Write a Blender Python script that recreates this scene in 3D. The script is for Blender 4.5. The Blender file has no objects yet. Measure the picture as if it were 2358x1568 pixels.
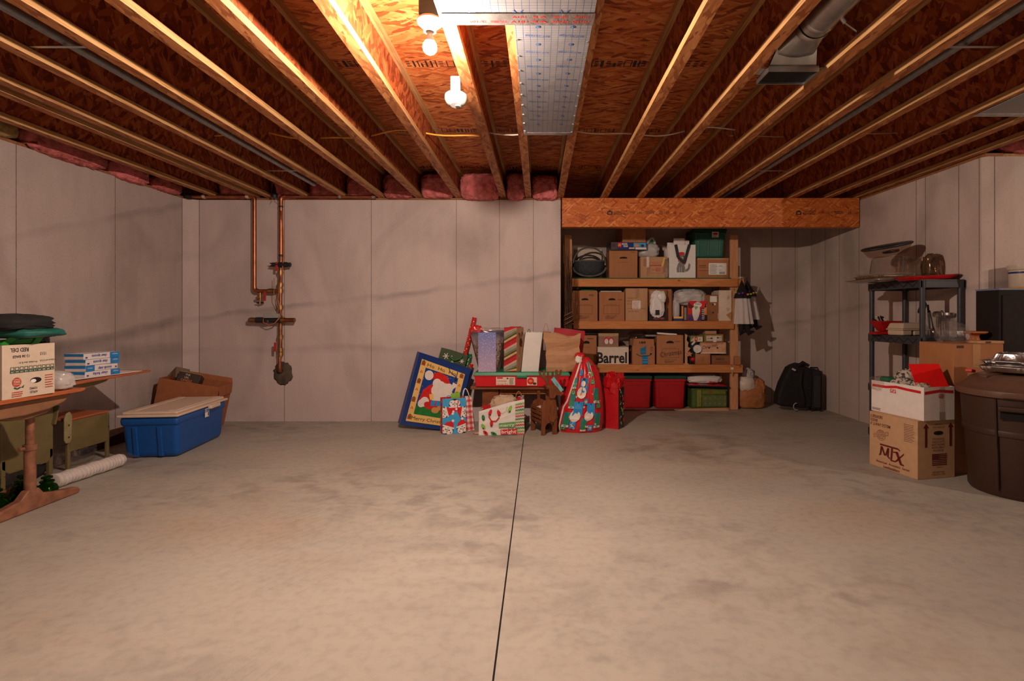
import bpy, bmesh, math, random
from mathutils import Vector, Matrix, noise

# ---------------------------------------------------------------- camera, world, exposure
S = bpy.context.scene
C = S.collection
FPX, VX, VY, CH = 1230.0, 1242.0, 722.0, 1.19      # focal length in px, vanishing point, eye height
cam_data = bpy.data.cameras.new('camera')
cam = bpy.data.objects.new('camera', cam_data)
C.objects.link(cam)
cam.location = (0, 0, CH)
cam.rotation_euler = (math.radians(90), 0, 0)
cam_data.sensor_width = 36
cam_data.sensor_fit = 'HORIZONTAL'
cam_data.lens = 36 * FPX / 2358
cam_data.shift_x = (1179 - VX) / 2358
cam_data.shift_y = -(784 - VY) / 2358
cam_data.clip_start = 0.02
S.camera = cam
S.view_settings.view_transform = 'Standard'
S.view_settings.look = 'None'
S.view_settings.gamma = 1
S.view_settings.exposure = 0.0
S.view_settings.use_curve_mapping = False
world = bpy.data.worlds.new('world')
S.world = world
world.use_nodes = True
world.node_tree.nodes['Background'].inputs[0].default_value = (0.9, 0.75, 0.65, 1)
world.node_tree.nodes['Background'].inputs[1].default_value = 0.01
BULB_MAIN, BULB_SIDE, FILL_REAR = 6900, 4200, 350   # radiance of the visible and side-bay bulbs and the added rear fill
BULB_TINT = (1.0, 0.78, 0.64)

# ---------------------------------------------------------------- helpers
R = math.radians
V = Vector
def XP(px, Y): return (px - VX) / FPX * Y
def ZP(py, Y): return CH - (py - VY) / FPX * Y
def W(px, py, Y): return V((XP(px, Y), Y, ZP(py, Y)))
def FY(py, z=0.0): return FPX * (CH - z) / (py - VY)
def lin(c): return c / 12.92 if c <= .04045 else ((c + .055) / 1.055) ** 2.4
def H(h): return tuple(lin(int(h[i:i+2], 16) / 255) for i in (0, 2, 4))

MATS = {}
def new_mat(name):
    m = bpy.data.materials.new(name)
    m.use_nodes = True
    nt = m.node_tree
    return m, nt, nt.nodes['Principled BSDF']
def node(nt, t, **kw):
    n = nt.nodes.new(t)
    for k, v in kw.items():
        if k in n.inputs: n.inputs[k].default_value = v
        else: setattr(n, k, v)
    return n
def ramp(nt, stops, interp='LINEAR'):
    r = nt.nodes.new('ShaderNodeValToRGB')
    r.color_ramp.interpolation = interp
    el = r.color_ramp.elements
    while len(el) < len(stops): el.new(.5)
    for e, (p, c) in zip(el, stops):
        e.position = p
        e.color = (c[0], c[1], c[2], 1) if hasattr(c, '__len__') else (c, c, c, 1)
    return r
def M(name, col=None, rough=.6, metal=0.0, var=.12, scale=25, bump=0.0, bscale=60, stretch=(1, 1, 1), spec=.4, emit=None, coat=0.0, bdist=.004):
    """plain procedural material: base colour broken up with noise"""
    if name in MATS: return MATS[name]
    if isinstance(col, str): col = H(col)
    m, nt, b = new_mat(name)
    tc = node(nt, 'ShaderNodeTexCoord')
    mp = node(nt, 'ShaderNodeMapping')
    mp.inputs['Scale'].default_value = stretch
    nt.links.new(tc.outputs['Object'], mp.inputs['Vector'])
    nz = node(nt, 'ShaderNodeTexNoise', Scale=scale, Detail=4.0)
    nt.links.new(mp.outputs[0], nz.inputs['Vector'])
    r = ramp(nt, [(.3, [c * (1 - var) for c in col]), (.7, [min(1, c * (1 + var)) for c in col])])
    nt.links.new(nz.outputs['Fac'], r.inputs[0])
    nt.links.new(r.outputs[0], b.inputs['Base Color'])
    b.inputs['Roughness'].default_value = rough
    b.inputs['Metallic'].default_value = metal
    b.inputs['Specular IOR Level'].default_value = spec
    b.inputs['Coat Weight'].default_value = coat
    if bump:
        nb = node(nt, 'ShaderNodeTexNoise', Scale=bscale, Detail=4.0)
        nt.links.new(mp.outputs[0], nb.inputs['Vector'])
        bp = node(nt, 'ShaderNodeBump', Strength=bump, Distance=bdist)
        nt.links.new(nb.outputs['Fac'], bp.inputs['Height'])
        nt.links.new(bp.outputs[0], b.inputs['Normal'])
    if emit:
        b.inputs['Emission Color'].default_value = (*emit[0], 1)
        b.inputs['Emission Strength'].default_value = emit[1]
    MATS[name] = m
    return m
def clear(name, tint=(1, 1, 1), gloss=.18, rough=.12):
    """thin clear film or glass: mostly see-through with a surface sheen"""
    if name in MATS: return MATS[name]
    m, nt, b = new_mat(name)
    tr = node(nt, 'ShaderNodeBsdfTransparent'); tr.inputs[0].default_value = (*tint, 1)
    b.inputs['Base Color'].default_value = (tint[0] * .75, tint[1] * .75, tint[2] * .75, 1)
    b.inputs['Roughness'].default_value = rough
    b.inputs['Specular IOR Level'].default_value = .8
    b.inputs['Metallic'].default_value = .8
    nz = node(nt, 'ShaderNodeTexNoise', Scale=30.0, Detail=3.0)
    rr = ramp(nt, [(.35, gloss * .6), (.75, min(1, gloss * 1.9))])
    mx = node(nt, 'ShaderNodeMixShader')
    nt.links.new(nz.outputs['Fac'], rr.inputs[0])
    nt.links.new(rr.outputs[0], mx.inputs[0])
    nt.links.new(tr.outputs[0], mx.inputs[1]); nt.links.new(b.outputs[0], mx.inputs[2])
    nt.links.new(mx.outputs[0], nt.nodes['Material Output'].inputs[0])
    MATS[name] = m
    return m
def osb(name, cols, sc, rot, rough=.65, bump=.25, spread=(.25, -.8, 1.5)):
    """pressed wood strands: three overlapping layers of stretched cells, each laid at its own angle"""
    m, nt, b = new_mat(name)
    tc = node(nt, 'ShaderNodeTexCoord')
    val = None
    for k, ang in enumerate(spread):
        mr = node(nt, 'ShaderNodeMapping')
        mr.inputs['Rotation'].default_value = tuple(a * ang for a in rot)
        nt.links.new(tc.outputs['Object'], mr.inputs['Vector'])
        mp = node(nt, 'ShaderNodeMapping')
        mp.inputs['Scale'].default_value = sc
        mp.inputs['Location'].default_value = (k * 3.7, k * 1.3, k * 2.1)
        nt.links.new(mr.outputs[0], mp.inputs['Vector'])
        nz = node(nt, 'ShaderNodeTexNoise', Scale=1.3, Detail=2.0)
        nt.links.new(mp.outputs[0], nz.inputs['Vector'])
        mixv = node(nt, 'ShaderNodeMixRGB', blend_type='LINEAR_LIGHT'); mixv.inputs[0].default_value = .35
        nt.links.new(mp.outputs[0], mixv.inputs[1]); nt.links.new(nz.outputs['Color'], mixv.inputs[2])
        vo = node(nt, 'ShaderNodeTexVoronoi', Scale=1.0)
        nt.links.new(mixv.outputs[0], vo.inputs['Vector'])
        sp = node(nt, 'ShaderNodeSeparateColor')
        nt.links.new(vo.outputs['Color'], sp.inputs[0])
        if val is None: val = sp.outputs[0]
        else:
            gt = node(nt, 'ShaderNodeMath', operation='GREATER_THAN'); gt.inputs[1].default_value = (.5, .62)[k - 1]
            nt.links.new(sp.outputs[1], gt.inputs[0])
            mx = node(nt, 'ShaderNodeMix'); mx.data_type = 'FLOAT'
            nt.links.new(gt.outputs[0], mx.inputs[0]); nt.links.new(val, mx.inputs[2]); nt.links.new(sp.outputs[0], mx.inputs[3])
            val = mx.outputs[0]
    n = len(cols)
    r = ramp(nt, [(.04 + .92 * i / (n - 1), c) for i, c in enumerate(cols)])
    nt.links.new(val, r.inputs[0])
    nt.links.new(r.outputs[0], b.inputs['Base Color'])
    b.inputs['Roughness'].default_value = rough
    b.inputs['Specular IOR Level'].default_value = .3
    bp = node(nt, 'ShaderNodeBump', Strength=bump, Distance=.002)
    nt.links.new(val, bp.inputs['Height'])
    nt.links.new(bp.outputs[0], b.inputs['Normal'])
    MATS[name] = m
    return m
def lumber(name, c0, c1, axis='X', rough=.6, sc=6):
    """sawn wood with grain along one axis and a few knots"""
    m, nt, b = new_mat(name)
    tc = node(nt, 'ShaderNodeTexCoord')
    mp = node(nt, 'ShaderNodeMapping')
    mp.inputs['Scale'].default_value = tuple(.12 if a == axis else 1.0 for a in 'XYZ')
    nt.links.new(tc.outputs['Object'], mp.inputs['Vector'])
    nz = node(nt, 'ShaderNodeTexNoise', Scale=sc * 9.0, Detail=6.0, Distortion=.6)
    nt.links.new(mp.outputs[0], nz.inputs['Vector'])
    mp2 = node(nt, 'ShaderNodeMapping')
    mp2.inputs['Scale'].default_value = tuple(.5 if a == axis else 1.0 for a in 'XYZ')
    nt.links.new(tc.outputs['Object'], mp2.inputs['Vector'])
    vo = node(nt, 'ShaderNodeTexVoronoi', Scale=7.0)
    nt.links.new(mp2.outputs[0], vo.inputs['Vector'])
    kr = ramp(nt, [(.03, .25), (.09, 1.0)])
    nt.links.new(vo.outputs['Distance'], kr.inputs[0])
    r = ramp(nt, [(.3, c0), (.7, c1)])
    nt.links.new(nz.outputs['Fac'], r.inputs[0])
    mu = node(nt, 'ShaderNodeMixRGB', blend_type='MULTIPLY'); mu.inputs[0].default_value = 1
    nt.links.new(r.outputs[0], mu.inputs[1]); nt.links.new(kr.outputs[0], mu.inputs[2])
    nt.links.new(mu.outputs[0], b.inputs['Base Color'])
    b.inputs['Roughness'].default_value = rough
    b.inputs['Specular IOR Level'].default_value = .3
    MATS[name] = m
    return m
def concrete(name, base, stain, pour=None, floor=False):
    """poured concrete: mottling, pores, damp smears and an optional slanting pour line"""
    m, nt, b = new_mat(name)
    L = nt.links
    tc = node(nt, 'ShaderNodeTexCoord')
    def noise_ramp(scale, stops, stretch=(1, 1, 1), detail=6.0, dist=0.0, loc=(0, 0, 0)):
        mp = node(nt, 'ShaderNodeMapping')
        mp.inputs['Scale'].default_value = stretch
        mp.inputs['Location'].default_value = loc
        L.new(tc.outputs['Object'], mp.inputs['Vector'])
        nz = node(nt, 'ShaderNodeTexNoise', Scale=scale, Detail=detail, Distortion=dist)
        L.new(mp.outputs[0], nz.inputs['Vector'])
        r = ramp(nt, stops)
        L.new(nz.outputs['Fac'], r.inputs[0])
        return r.outputs[0], nz
    def mult(a, bb, fac=1.0):
        mu = node(nt, 'ShaderNodeMixRGB', blend_type='MULTIPLY'); mu.inputs[0].default_value = fac
        L.new(a, mu.inputs[1]); L.new(bb, mu.inputs[2])
        return mu.outputs[0]
    tint = [s / bb for s, bb in zip(stain, base)]
    if floor:
        col, _ = noise_ramp(.5, [(.35, [c * .95 for c in base]), (.65, [c * 1.04 for c in base])])
        a, _ = noise_ramp(1.5, [(.34, tint), (.52, (1, 1, 1))], stretch=(.8, 1.1, 1), dist=.5)
        col = mult(col, a, .35)
        a, _ = noise_ramp(.75, [(.54, (1, 1, 1)), (.72, (1.0, .84, .72))], stretch=(.8, 1, 1), loc=(3.3, 1.2, 0), detail=3.0)
        col = mult(col, a, .75)
        a, _ = noise_ramp(6.5, [(.36, (.66, .64, .66)), (.56, (1, 1, 1))], stretch=(.8, 1.1, 1), dist=.4, loc=(9, 4, 0), detail=9.0)
        msk, _ = noise_ramp(.85, [(.44, 0.0), (.66, .85)], loc=(7, 3, 0), detail=3.0, dist=.4)
        mm = node(nt, 'ShaderNodeMixRGB', blend_type='MULTIPLY')
        L.new(msk, mm.inputs[0]); L.new(col, mm.inputs[1]); L.new(a, mm.inputs[2]); col = mm.outputs[0]
        a, _ = noise_ramp(22, [(.32, .84), (.55, 1.0)], detail=8.0)
        col = mult(col, a, .75)
        # trowel sweeps
        wv = node(nt, 'ShaderNodeTexWave', wave_type='RINGS', rings_direction='Z')
        mpw = node(nt, 'ShaderNodeMapping'); mpw.inputs['Location'].default_value = (-2.2, -.6, 0)
        L.new(tc.outputs['Object'], mpw.inputs['Vector']); L.new(mpw.outputs[0], wv.inputs['Vector'])
        wv.inputs['Scale'].default_value = 7.0; wv.inputs['Distortion'].default_value = 1.2; wv.inputs['Detail'].default_value = 2.0
        wr = ramp(nt, [(.0, .84), (.05, 1.0)]); L.new(wv.outputs['Fac'], wr.inputs[0])
        msk, _ = noise_ramp(.9, [(.58, 0.0), (.68, .9)], loc=(5, 2, 0), detail=2.0)
        mm = node(nt, 'ShaderNodeMixRGB', blend_type='MULTIPLY')
        L.new(msk, mm.inputs[0]); L.new(col, mm.inputs[1]); L.new(wr.outputs[0], mm.inputs[2])
        col = mm.outputs[0]
    else:
        col, _ = noise_ramp(.9, [(.35, [c * .93 for c in base]), (.65, [c * 1.05 for c in base])])
        a, _ = noise_ramp(1.1, [(.3, tint), (.5, (1, 1, 1))], stretch=(1, 1, .8), dist=.8)
        col = mult(col, a, .8)
        a, _ = noise_ramp(9, [(.3, .9), (.6, 1.0)], stretch=(1, 1, .25), detail=8)
        col = mult(col, a, .7)
        vo = node(nt, 'ShaderNodeTexVoronoi', Scale=14.0); L.new(tc.outputs['Object'], vo.inputs['Vector'])
        vr = ramp(nt, [(.0, .3), (.07, 1.0)]); L.new(vo.outputs['Distance'], vr.inputs[0])
        msk, _ = noise_ramp(2.5, [(.38, 0.0), (.6, .9)], loc=(2, 7, 4))
        mm = node(nt, 'ShaderNodeMixRGB', blend_type='MULTIPLY')
        L.new(msk, mm.inputs[0]); L.new(col, mm.inputs[1]); L.new(vr.outputs[0], mm.inputs[2])
        col = mm.outputs[0]
        a, _ = noise_ramp(60, [(.3, .85), (.5, 1.0)], detail=4)
        col = mult(col, a, .5)
        for (ax, o, s, z0, w, k) in (pour or []):        # smear left where two pours met: z = z0 + s * (axis - o)
            sep = node(nt, 'ShaderNodeSeparateXYZ'); L.new(tc.outputs['Object'], sep.inputs[0])
            ma = node(nt, 'ShaderNodeMath', operation='MULTIPLY_ADD')
            L.new(sep.outputs[ax], ma.inputs[0]); ma.inputs[1].default_value = s; ma.inputs[2].default_value = z0 - s * o
            nz = node(nt, 'ShaderNodeTexNoise', Scale=1.7, Detail=4.0); L.new(tc.outputs['Object'], nz.inputs['Vector'])
            mz = node(nt, 'ShaderNodeMath', operation='MULTIPLY_ADD'); L.new(nz.outputs['Fac'], mz.inputs[0]); mz.inputs[1].default_value = .16; L.new(ma.outputs[0], mz.inputs[2])
            df = node(nt, 'ShaderNodeMath', operation='SUBTRACT'); L.new(sep.outputs[2], df.inputs[0]); L.new(mz.outputs[0], df.inputs[1])
            ad = node(nt, 'ShaderNodeMath', operation='ADD'); L.new(df.outputs[0], ad.inputs[0]); ad.inputs[1].default_value = .5 + .08
            rr = ramp(nt, [(.5 - w, 1.0), (.5 - w * .2, 1 - k), (.5 + w * .15, 1 - k * .8), (.5 + w * .5, 1.0)])
            L.new(ad.outputs[0], rr.inputs[0])
            mk, _ = noise_ramp(1.3, [(.35, 0.2), (.6, 1.0)], loc=(1, 1, 8))
            mm = node(nt, 'ShaderNodeMixRGB', blend_type='MULTIPLY')
            L.new(mk, mm.inputs[0]); L.new(col, mm.inputs[1]); L.new(rr.outputs[0], mm.inputs[2])
            col = mm.outputs[0]
    L.new(col, b.inputs['Base Color'])
    b.inputs['Roughness'].default_value = .6 if floor else .8
    b.inputs['Specular IOR Level'].default_value = .35 if floor else .2
    nb = node(nt, 'ShaderNodeTexNoise', Scale=70.0, Detail=5.0); L.new(tc.outputs['Object'], nb.inputs['Vector'])
    bp = node(nt, 'ShaderNodeBump', Strength=.18, Distance=.003); L.new(nb.outputs['Fac'], bp.inputs['Height'])
    L.new(bp.outputs[0], b.inputs['Normal'])
    MATS[name] = m
    return m

# ---- mesh building
class MB:
    def __init__(s): s.v = []; s.f = []; s.m = []
    def add(s, vs, fs, mi=0):
        o = len(s.v); s.v += [tuple(v) for v in vs]
        s.f += [tuple(i + o for i in f) for f in fs]; s.m += [mi] * len(fs)
        return s
    def hexa(s, p, mi=0):        # p: 4 bottom (ccw) + 4 top
        return s.add(p, [(3, 2, 1, 0), (4, 5, 6, 7), (0, 1, 5, 4), (1, 2, 6, 5), (2, 3, 7, 6), (3, 0, 4, 7)], mi)
    def box(s, x0, x1, y0, y1, z0, z1, mi=0):
        return s.hexa([(x0, y0, z0), (x1, y0, z0), (x1, y1, z0), (x0, y1, z0), (x0, y0, z1), (x1, y0, z1), (x1, y1, z1), (x0, y1, z1)], mi)
    def obox(s, mat, x0, x1, y0, y1, z0, z1, mi=0):
        return s.hexa([mat @ V(p) for p in [(x0, y0, z0), (x1, y0, z0), (x1, y1, z0), (x0, y1, z0), (x0, y0, z1), (x1, y0, z1), (x1, y1, z1), (x0, y1, z1)]], mi)
    def bar(s, a, b, w, t, up=(0, 0, 1), mi=0):      # plank from a to b, w along up-ish, t across
        a, b = V(a), V(b); d = (b - a).normalized(); u = V(up)
        side = d.cross(u).normalized(); u2 = side.cross(d).normalized()
        ps = []
        for q in (a, b):
            ps.append([q + side * t / 2 * i + u2 * w / 2 * j for i, j in ((-1, -1), (1, -1), (1, 1), (-1, 1))])
        return s.add(ps[0] + ps[1], [(3, 2, 1, 0), (4, 5, 6, 7), (0, 1, 5, 4), (1, 2, 6, 5), (2, 3, 7, 6), (3, 0, 4, 7)], mi)
    def tube(s, pts, r, seg=8, mi=0, caps=True):
        pts = [V(p) for p in pts]; n = len(pts)
        rad = r if hasattr(r, '__len__') else [r] * n
        prev = None; rings = []
        for i, p in enumerate(pts):
            d = (pts[min(i + 1, n - 1)] - pts[max(i - 1, 0)])
            d = d.normalized() if d.length > 1e-9 else V((0, 0, 1))
            if prev is None:
                a = V((0, 0, 1)) if abs(d.z) < .9 else V((1, 0, 0))
                prev = d.cross(a).normalized()
            prev = (prev - d * prev.dot(d)).normalized()
            q = d.cross(prev)
            rings.append([p + (prev * math.cos(2 * math.pi * k / seg) + q * math.sin(2 * math.pi * k / seg)) * rad[i] for k in range(seg)])
        vs = [v for rg in rings for v in rg]; fs = []
        for i in range(n - 1):
            for k in range(seg):
                k2 = (k + 1) % seg
                fs.append((i * seg + k, i * seg + k2, (i + 1) * seg + k2, (i + 1) * seg + k))
        if caps:
            fs.append(tuple(range(seg - 1, -1, -1))); fs.append(tuple((n - 1) * seg + k for k in range(seg)))
        return s.add(vs, fs, mi)
    def lathe(s, prof, seg=24, c=(0, 0, 0), mi=0, mat=None, sx=1, sy=1):
        vs = []; fs = []; n = len(prof)
        for r, z in prof:
            for k in range(seg):
                a = 2 * math.pi * k / seg
                p = V((r * math.cos(a) * sx, r * math.sin(a) * sy, z))
                if mat is not None: p = mat @ p
                vs.append(p + V(c))
        for i in range(n - 1):
            for k in range(seg):
                k2 = (k + 1) % seg
                fs.append((i * seg + k, i * seg + k2, (i + 1) * seg + k2, (i + 1) * seg + k))
        if prof[0][0] > 1e-6: fs.append(tuple(range(seg - 1, -1, -1)))
        if prof[-1][0] > 1e-6: fs.append(tuple((n - 1) * seg + k for k in range(seg)))
        return s.add(vs, fs, mi)
    def prism(s, pts, mat, t, mi=0):       # outline in local xy, pushed along local z by t
        n = len(pts)
        vs = [mat @ V((x, y, 0)) for x, y in pts] + [mat @ V((x, y, t)) for x, y in pts]
        fs = [tuple(range(n - 1, -1, -1)), tuple(range(n, 2 * n))] + [(i, (i + 1) % n, n + (i + 1) % n, n + i) for i in range(n)]
        return s.add(vs, fs, mi)
    def build(s, name, mats, parent=None, smooth=None, bevel=0, bseg=2, sub=0, solid=0):
        me = bpy.data.meshes.new(name)
        me.from_pydata(s.v, [], s.f)
        for mm in (mats if isinstance(mats, (list, tuple)) else [mats]): me.materials.append(mm)
        if any(s.m): me.polygons.foreach_set('material_index', s.m)
        o = bpy.data.objects.new(name, me)
        C.objects.link(o)
        if parent is not None: o.parent = parent
        bm = bmesh.new(); bm.from_mesh(me)
        bmesh.ops.remove_doubles(bm, verts=bm.verts, dist=1e-6)
        bmesh.ops.recalc_face_normals(bm, faces=bm.faces)
        bm.to_mesh(me); bm.free()
        if smooth is not None or sub:
            me.polygons.foreach_set('use_smooth', [True] * len(me.polygons))
            if smooth and smooth < 179: me.set_sharp_from_angle(angle=R(smooth))
        if solid:
            md = o.modifiers.new('thickness', 'SOLIDIFY'); md.thickness = solid; md.offset = -1
        if bevel:
            md = o.modifiers.new('bevel', 'BEVEL'); md.width = bevel; md.segments = bseg; md.limit_method = 'ANGLE'; md.angle_limit = R(40)
        if sub:
            md = o.modifiers.new('sub', 'SUBSURF'); md.levels = sub; md.render_levels = sub
        me.update()
        return o

def tag(o, label=None, cat=None, group=None, kind=None):
    if label: o['label'] = label
    if cat: o['category'] = cat
    if group: o['group'] = group
    if kind: o['kind'] = kind
    return o
def thing(name, label, cat, loc=(0, 0, 0), rz=0, group=None, rot=None):
    o = bpy.data.objects.new(name, None)
    o.empty_display_size = .05
    C.objects.link(o)
    o.location = loc
    o.rotation_euler = rot if rot else (0, 0, rz)
    return tag(o, label, cat, group)
def frame(o, x, y):
    """matrix with origin o, local x along x, local y along y"""
    x = V(x).normalized(); y = V(y); z = x.cross(y).normalized(); y = z.cross(x)
    m = Matrix((x, y, z)).transposed().to_4x4(); m.translation = V(o)
    return m
def ridge(p, f, seed):
    return 1 - 2 * abs(noise.noise(V(p) * f + V((seed * 7.3, seed * 3.1, seed * 5.7))))
def blob(name, c, half, mat, parent=None, e=.7, amp=.12, freq=4.0, seed=1, nu=32, nv=20, floor=None, smooth=45, top=None, twist=0):
    """soft lump (bag, cloth, batt): superellipsoid with folded noise"""
    b = MB(); vs = []; fs = []
    def pw(x, k): return math.copysign(abs(x) ** k, x)
    for j in range(nv + 1):
        t = -math.pi / 2 + math.pi * j / nv
        for i in range(nu):
            a = 2 * math.pi * i / nu
            d = V((pw(math.cos(t), e) * pw(math.cos(a), e), pw(math.cos(t), e) * pw(math.sin(a), e), pw(math.sin(t), e)))
            k = 1 + amp * ridge(d, freq * .5, seed) + amp * .5 * ridge(d, freq * 1.3, seed + 2)
            p = V((d.x * half[0], d.y * half[1], d.z * half[2])) * k
            if top:
                h = (d.z + 1) / 2
                p.x *= 1 + (top - 1) * h; p.y *= 1 + (top - 1) * h
            p += V(c)
            if floor is not None: p.z = max(p.z, floor)
            vs.append(p)
    for j in range(nv):
        for i in range(nu):
            i2 = (i + 1) % nu
            fs.append((j * nu + i, j * nu + i2, (j + 1) * nu + i2, (j + 1) * nu + i))
    b.add(vs, fs)
    return b.build(name, mat, parent, smooth=smooth)

# ---- flat print on a surface patch: u, v run 0..1 over a quad (or any mapping function)
class Print:
    def __init__(s, p00=None, p10=None, p11=None, p01=None, off=.0015, fn=None, su=None, sv=None):
        s.v = []; s.f = []; s.m = []; s.mats = []; s.off = off; s.k = 0
        if fn is None:
            p00, p10, p11, p01 = V(p00), V(p10), V(p11), V(p01)
            n = (p10 - p00).cross(p01 - p00).normalized()
            s.su = ((p10 - p00).length + (p11 - p01).length) / 2; s.sv = ((p01 - p00).length + (p11 - p10).length) / 2
            s.fn = lambda u, v, l: (p00 * (1 - u) + p10 * u) * (1 - v) + (p01 * (1 - u) + p11 * u) * v + n * l
        else:
            s.fn = fn; s.su = su; s.sv = sv
    def _mi(s, mat):
        if mat not in s.mats: s.mats.append(mat)
        return s.mats.index(mat)
    def poly(s, pts, mat, lift=0):
        o = len(s.v); s.k += 1
        l = s.off + lift * .0006
        s.v += [tuple(s.fn(u, v, l)) for u, v in pts]
        s.f.append(tuple(range(o, o + len(pts)))); s.m.append(s._mi(mat))
        return s
    def rect(s, u0, v0, u1, v1, mat, lift=0, n=1):
        for i in range(n):
            a = u0 + (u1 - u0) * i / n; b = u0 + (u1 - u0) * (i + 1) / n
            s.poly([(a, v0), (b, v0), (b, v1), (a, v1)], mat, lift)
        return s
    def outline(s, u0, v0, u1, v1, w, mat, lift=0):
        wu = w / s.su; wv = w / s.sv
        s.rect(u0, v0, u1, v0 + wv, mat, lift); s.rect(u0, v1 - wv, u1, v1, mat, lift)
        s.rect(u0, v0, u0 + wu, v1, mat, lift); return s.rect(u1 - wu, v0, u1, v1, mat, lift)
    def ell(s, cu, cv, ru, rv, mat, lift=0, n=16, a0=0, a1=360, rot=0):
        pts = []
        full = a1 - a0 >= 360
        for i in range(n if full else n + 1):
            a = R(a0 + (a1 - a0) * i / n)
            x, y = ru * s.su * math.cos(a), rv * s.sv * math.sin(a)
            c, q = math.cos(R(rot)), math.sin(R(rot))
            pts.append((cu + (x * c - y * q) / s.su, cv + (x * q + y * c) / s.sv))
        return s.poly(pts, mat, lift)
    def disc(s, cu, cv, r, mat, lift=0, n=12):          # r in metres
        return s.ell(cu, cv, r / s.su, r / s.sv, mat, lift, n)
    def star(s, cu, cv, r, mat, lift=0, n=5, inner=.45, rot=90):
        pts = []
        for i in range(2 * n):
            a = R(rot + 180 * i / n); rr = r if i % 2 == 0 else r * inner
            pts.append((cu + rr * math.cos(a) / s.su, cv + rr * math.sin(a) / s.sv))
        return s.poly(pts, mat, lift)
    def flake(s, cu, cv, r, mat, lift=0, w=.12, n=6):
        for i in range(n):
            a = R(180 * i / (n / 2)) + .3
            c, q = math.cos(a), math.sin(a); t = r * w
            s.poly([(cu + x / s.su, cv + y / s.sv) for x, y in ((-q * t, c * t), (c * r - q * t, q * r + c * t), (c * r + q * t, q * r - c * t), (q * t, -c * t))], mat, lift)
        return s
    def line(s, pts, w, mat, lift=0):
        for (a, b), (c, d) in zip(pts[:-1], pts[1:]):
            dx, dy = (c - a) * s.su, (d - b) * s.sv; l = math.hypot(dx, dy) or 1e-9
            nx, ny = -dy / l * w / 2, dx / l * w / 2
            s.poly([(a + nx / s.su, b + ny / s.sv), (a - nx / s.su, b - ny / s.sv), (c - nx / s.su, d - ny / s.sv), (c + nx / s.su, d + ny / s.sv)], mat, lift)
        return s
    def text(s, body, u, v, h, mat, w=None, lift=0, bold=0.0, rot=0, align='C', shear=0):
        """lettering centred (or left aligned) at u, v; h = cap height in v units, w = width in u units"""
        c = bpy.data.curves.new('t', 'FONT'); c.body = body; c.size = 1; c.resolution_u = 2; c.offset = bold; c.shear = shear
        o = bpy.data.objects.new('t', c); me = o.to_mesh()
        vs = [V(x.co) for x in me.vertices]; fs = [tuple(p.vertices) for p in me.polygons]
        o.to_mesh_clear(); bpy.data.objects.remove(o); bpy.data.curves.remove(c)
        if not vs: return s
        x0 = min(p.x for p in vs); x1 = max(p.x for p in vs)
        k = h * s.sv / .72
        kx = k if w is None else w * s.su / max(x1 - x0, 1e-6)
        cr, sr = math.cos(R(rot)), math.sin(R(rot))
        o0 = len(s.v); l = s.off + lift * .0006 + .0004; mi = s._mi(mat)
        for p in vs:
            x = (p.x - (x0 + x1) / 2 if align == 'C' else p.x - x0) * kx; y = (p.y - .36) * k
            s.v.append(tuple(s.fn(u + (x * cr - y * sr) / s.su, v + (x * sr + y * cr) / s.sv, l)))
        for f in fs: s.f.append(tuple(i + o0 for i in f)); s.m.append(mi)
        return s
    def scribble(s, u0, v0, u1, v1, rows, mat, lift=0, seed=0, fill=.7):
        """rows of tiny unreadable type"""
        rnd = random.Random(seed)
        dv = (v1 - v0) / rows
        for r in range(rows):
            u = u0; end = u1 - (u1 - u0) * rnd.random() * .25
            while u < end:
                w = (u1 - u0) * rnd.uniform(.03, .12)
                s.rect(u, v0 + r * dv + dv * .2, min(u + w, end), v0 + r * dv + dv * (.2 + fill * .8), mat, lift)
                u += w + (u1 - u0) * .025
        return s
    def build(s, name, parent):
        if not s.f: return None
        me = bpy.data.meshes.new(name)
        me.from_pydata(s.v, [], s.f)
        for mm in s.mats: me.materials.append(mm)
        me.polygons.foreach_set('material_index', s.m)
        me.update()
        o = bpy.data.objects.new(name, me); C.objects.link(o); o.parent = parent
        if name in ('lettering', 'antler_print', 'printed_front', 'labels', 'floral_print', 'snowflake_print', 'tape', 'mark'): o['kind'] = 'stuff'     # many tiny printed marks kept as one part
        return o
def front(w, d, h, off=.0015): return Print((-w/2, -d/2, 0), (w/2, -d/2, 0), (w/2, -d/2, h), (-w/2, -d/2, h), off)
def right(w, d, h, off=.0015): return Print((w/2, -d/2, 0), (w/2, d/2, 0), (w/2, d/2, h), (w/2, -d/2, h), off)
def left(w, d, h, off=.0015): return Print((-w/2, d/2, 0), (-w/2, -d/2, 0), (-w/2, -d/2, h), (-w/2, d/2, h), off)

# ---------------------------------------------------------------- materials used in many places
KRAFT = M('kraft_cardboard', (.42, .175, .072), .75, var=.07, bump=.1, stretch=(1, 1, .2))
KRAFT2 = M('pale_kraft_cardboard', (.52, .29, .15), .75, var=.06, bump=.1, stretch=(1, 1, .2))
KRAFT3 = M('dark_kraft_cardboard', (.30, .125, .05), .8, var=.1, bump=.1)
WHITE = M('white_print', (.78, .75, .70), .55, var=.04)
WCARD = M('white_cardboard', (.80, .73, .68), .6, var=.04)
CREAM = M('cream_card', (.74, .62, .50), .65, var=.05)
BLACK = M('black_ink', (.018, .014, .013), .6, var=.1)
DARK = M('joint_and_shade_black', (.010, .007, .006), .9, var=.1)  # near-black for joints, and for shade painted over openings
INK = M('brown_ink', (.085, .035, .02), .7, var=.1)
MAROON = M('maroon_ink', (.13, .012, .012), .6, var=.1)
REDP = M('red_print', (.62, .015, .018), .45, var=.1)
RED = M('glossy_red', (.66, .012, .015), .25, var=.08, spec=.5)
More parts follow.
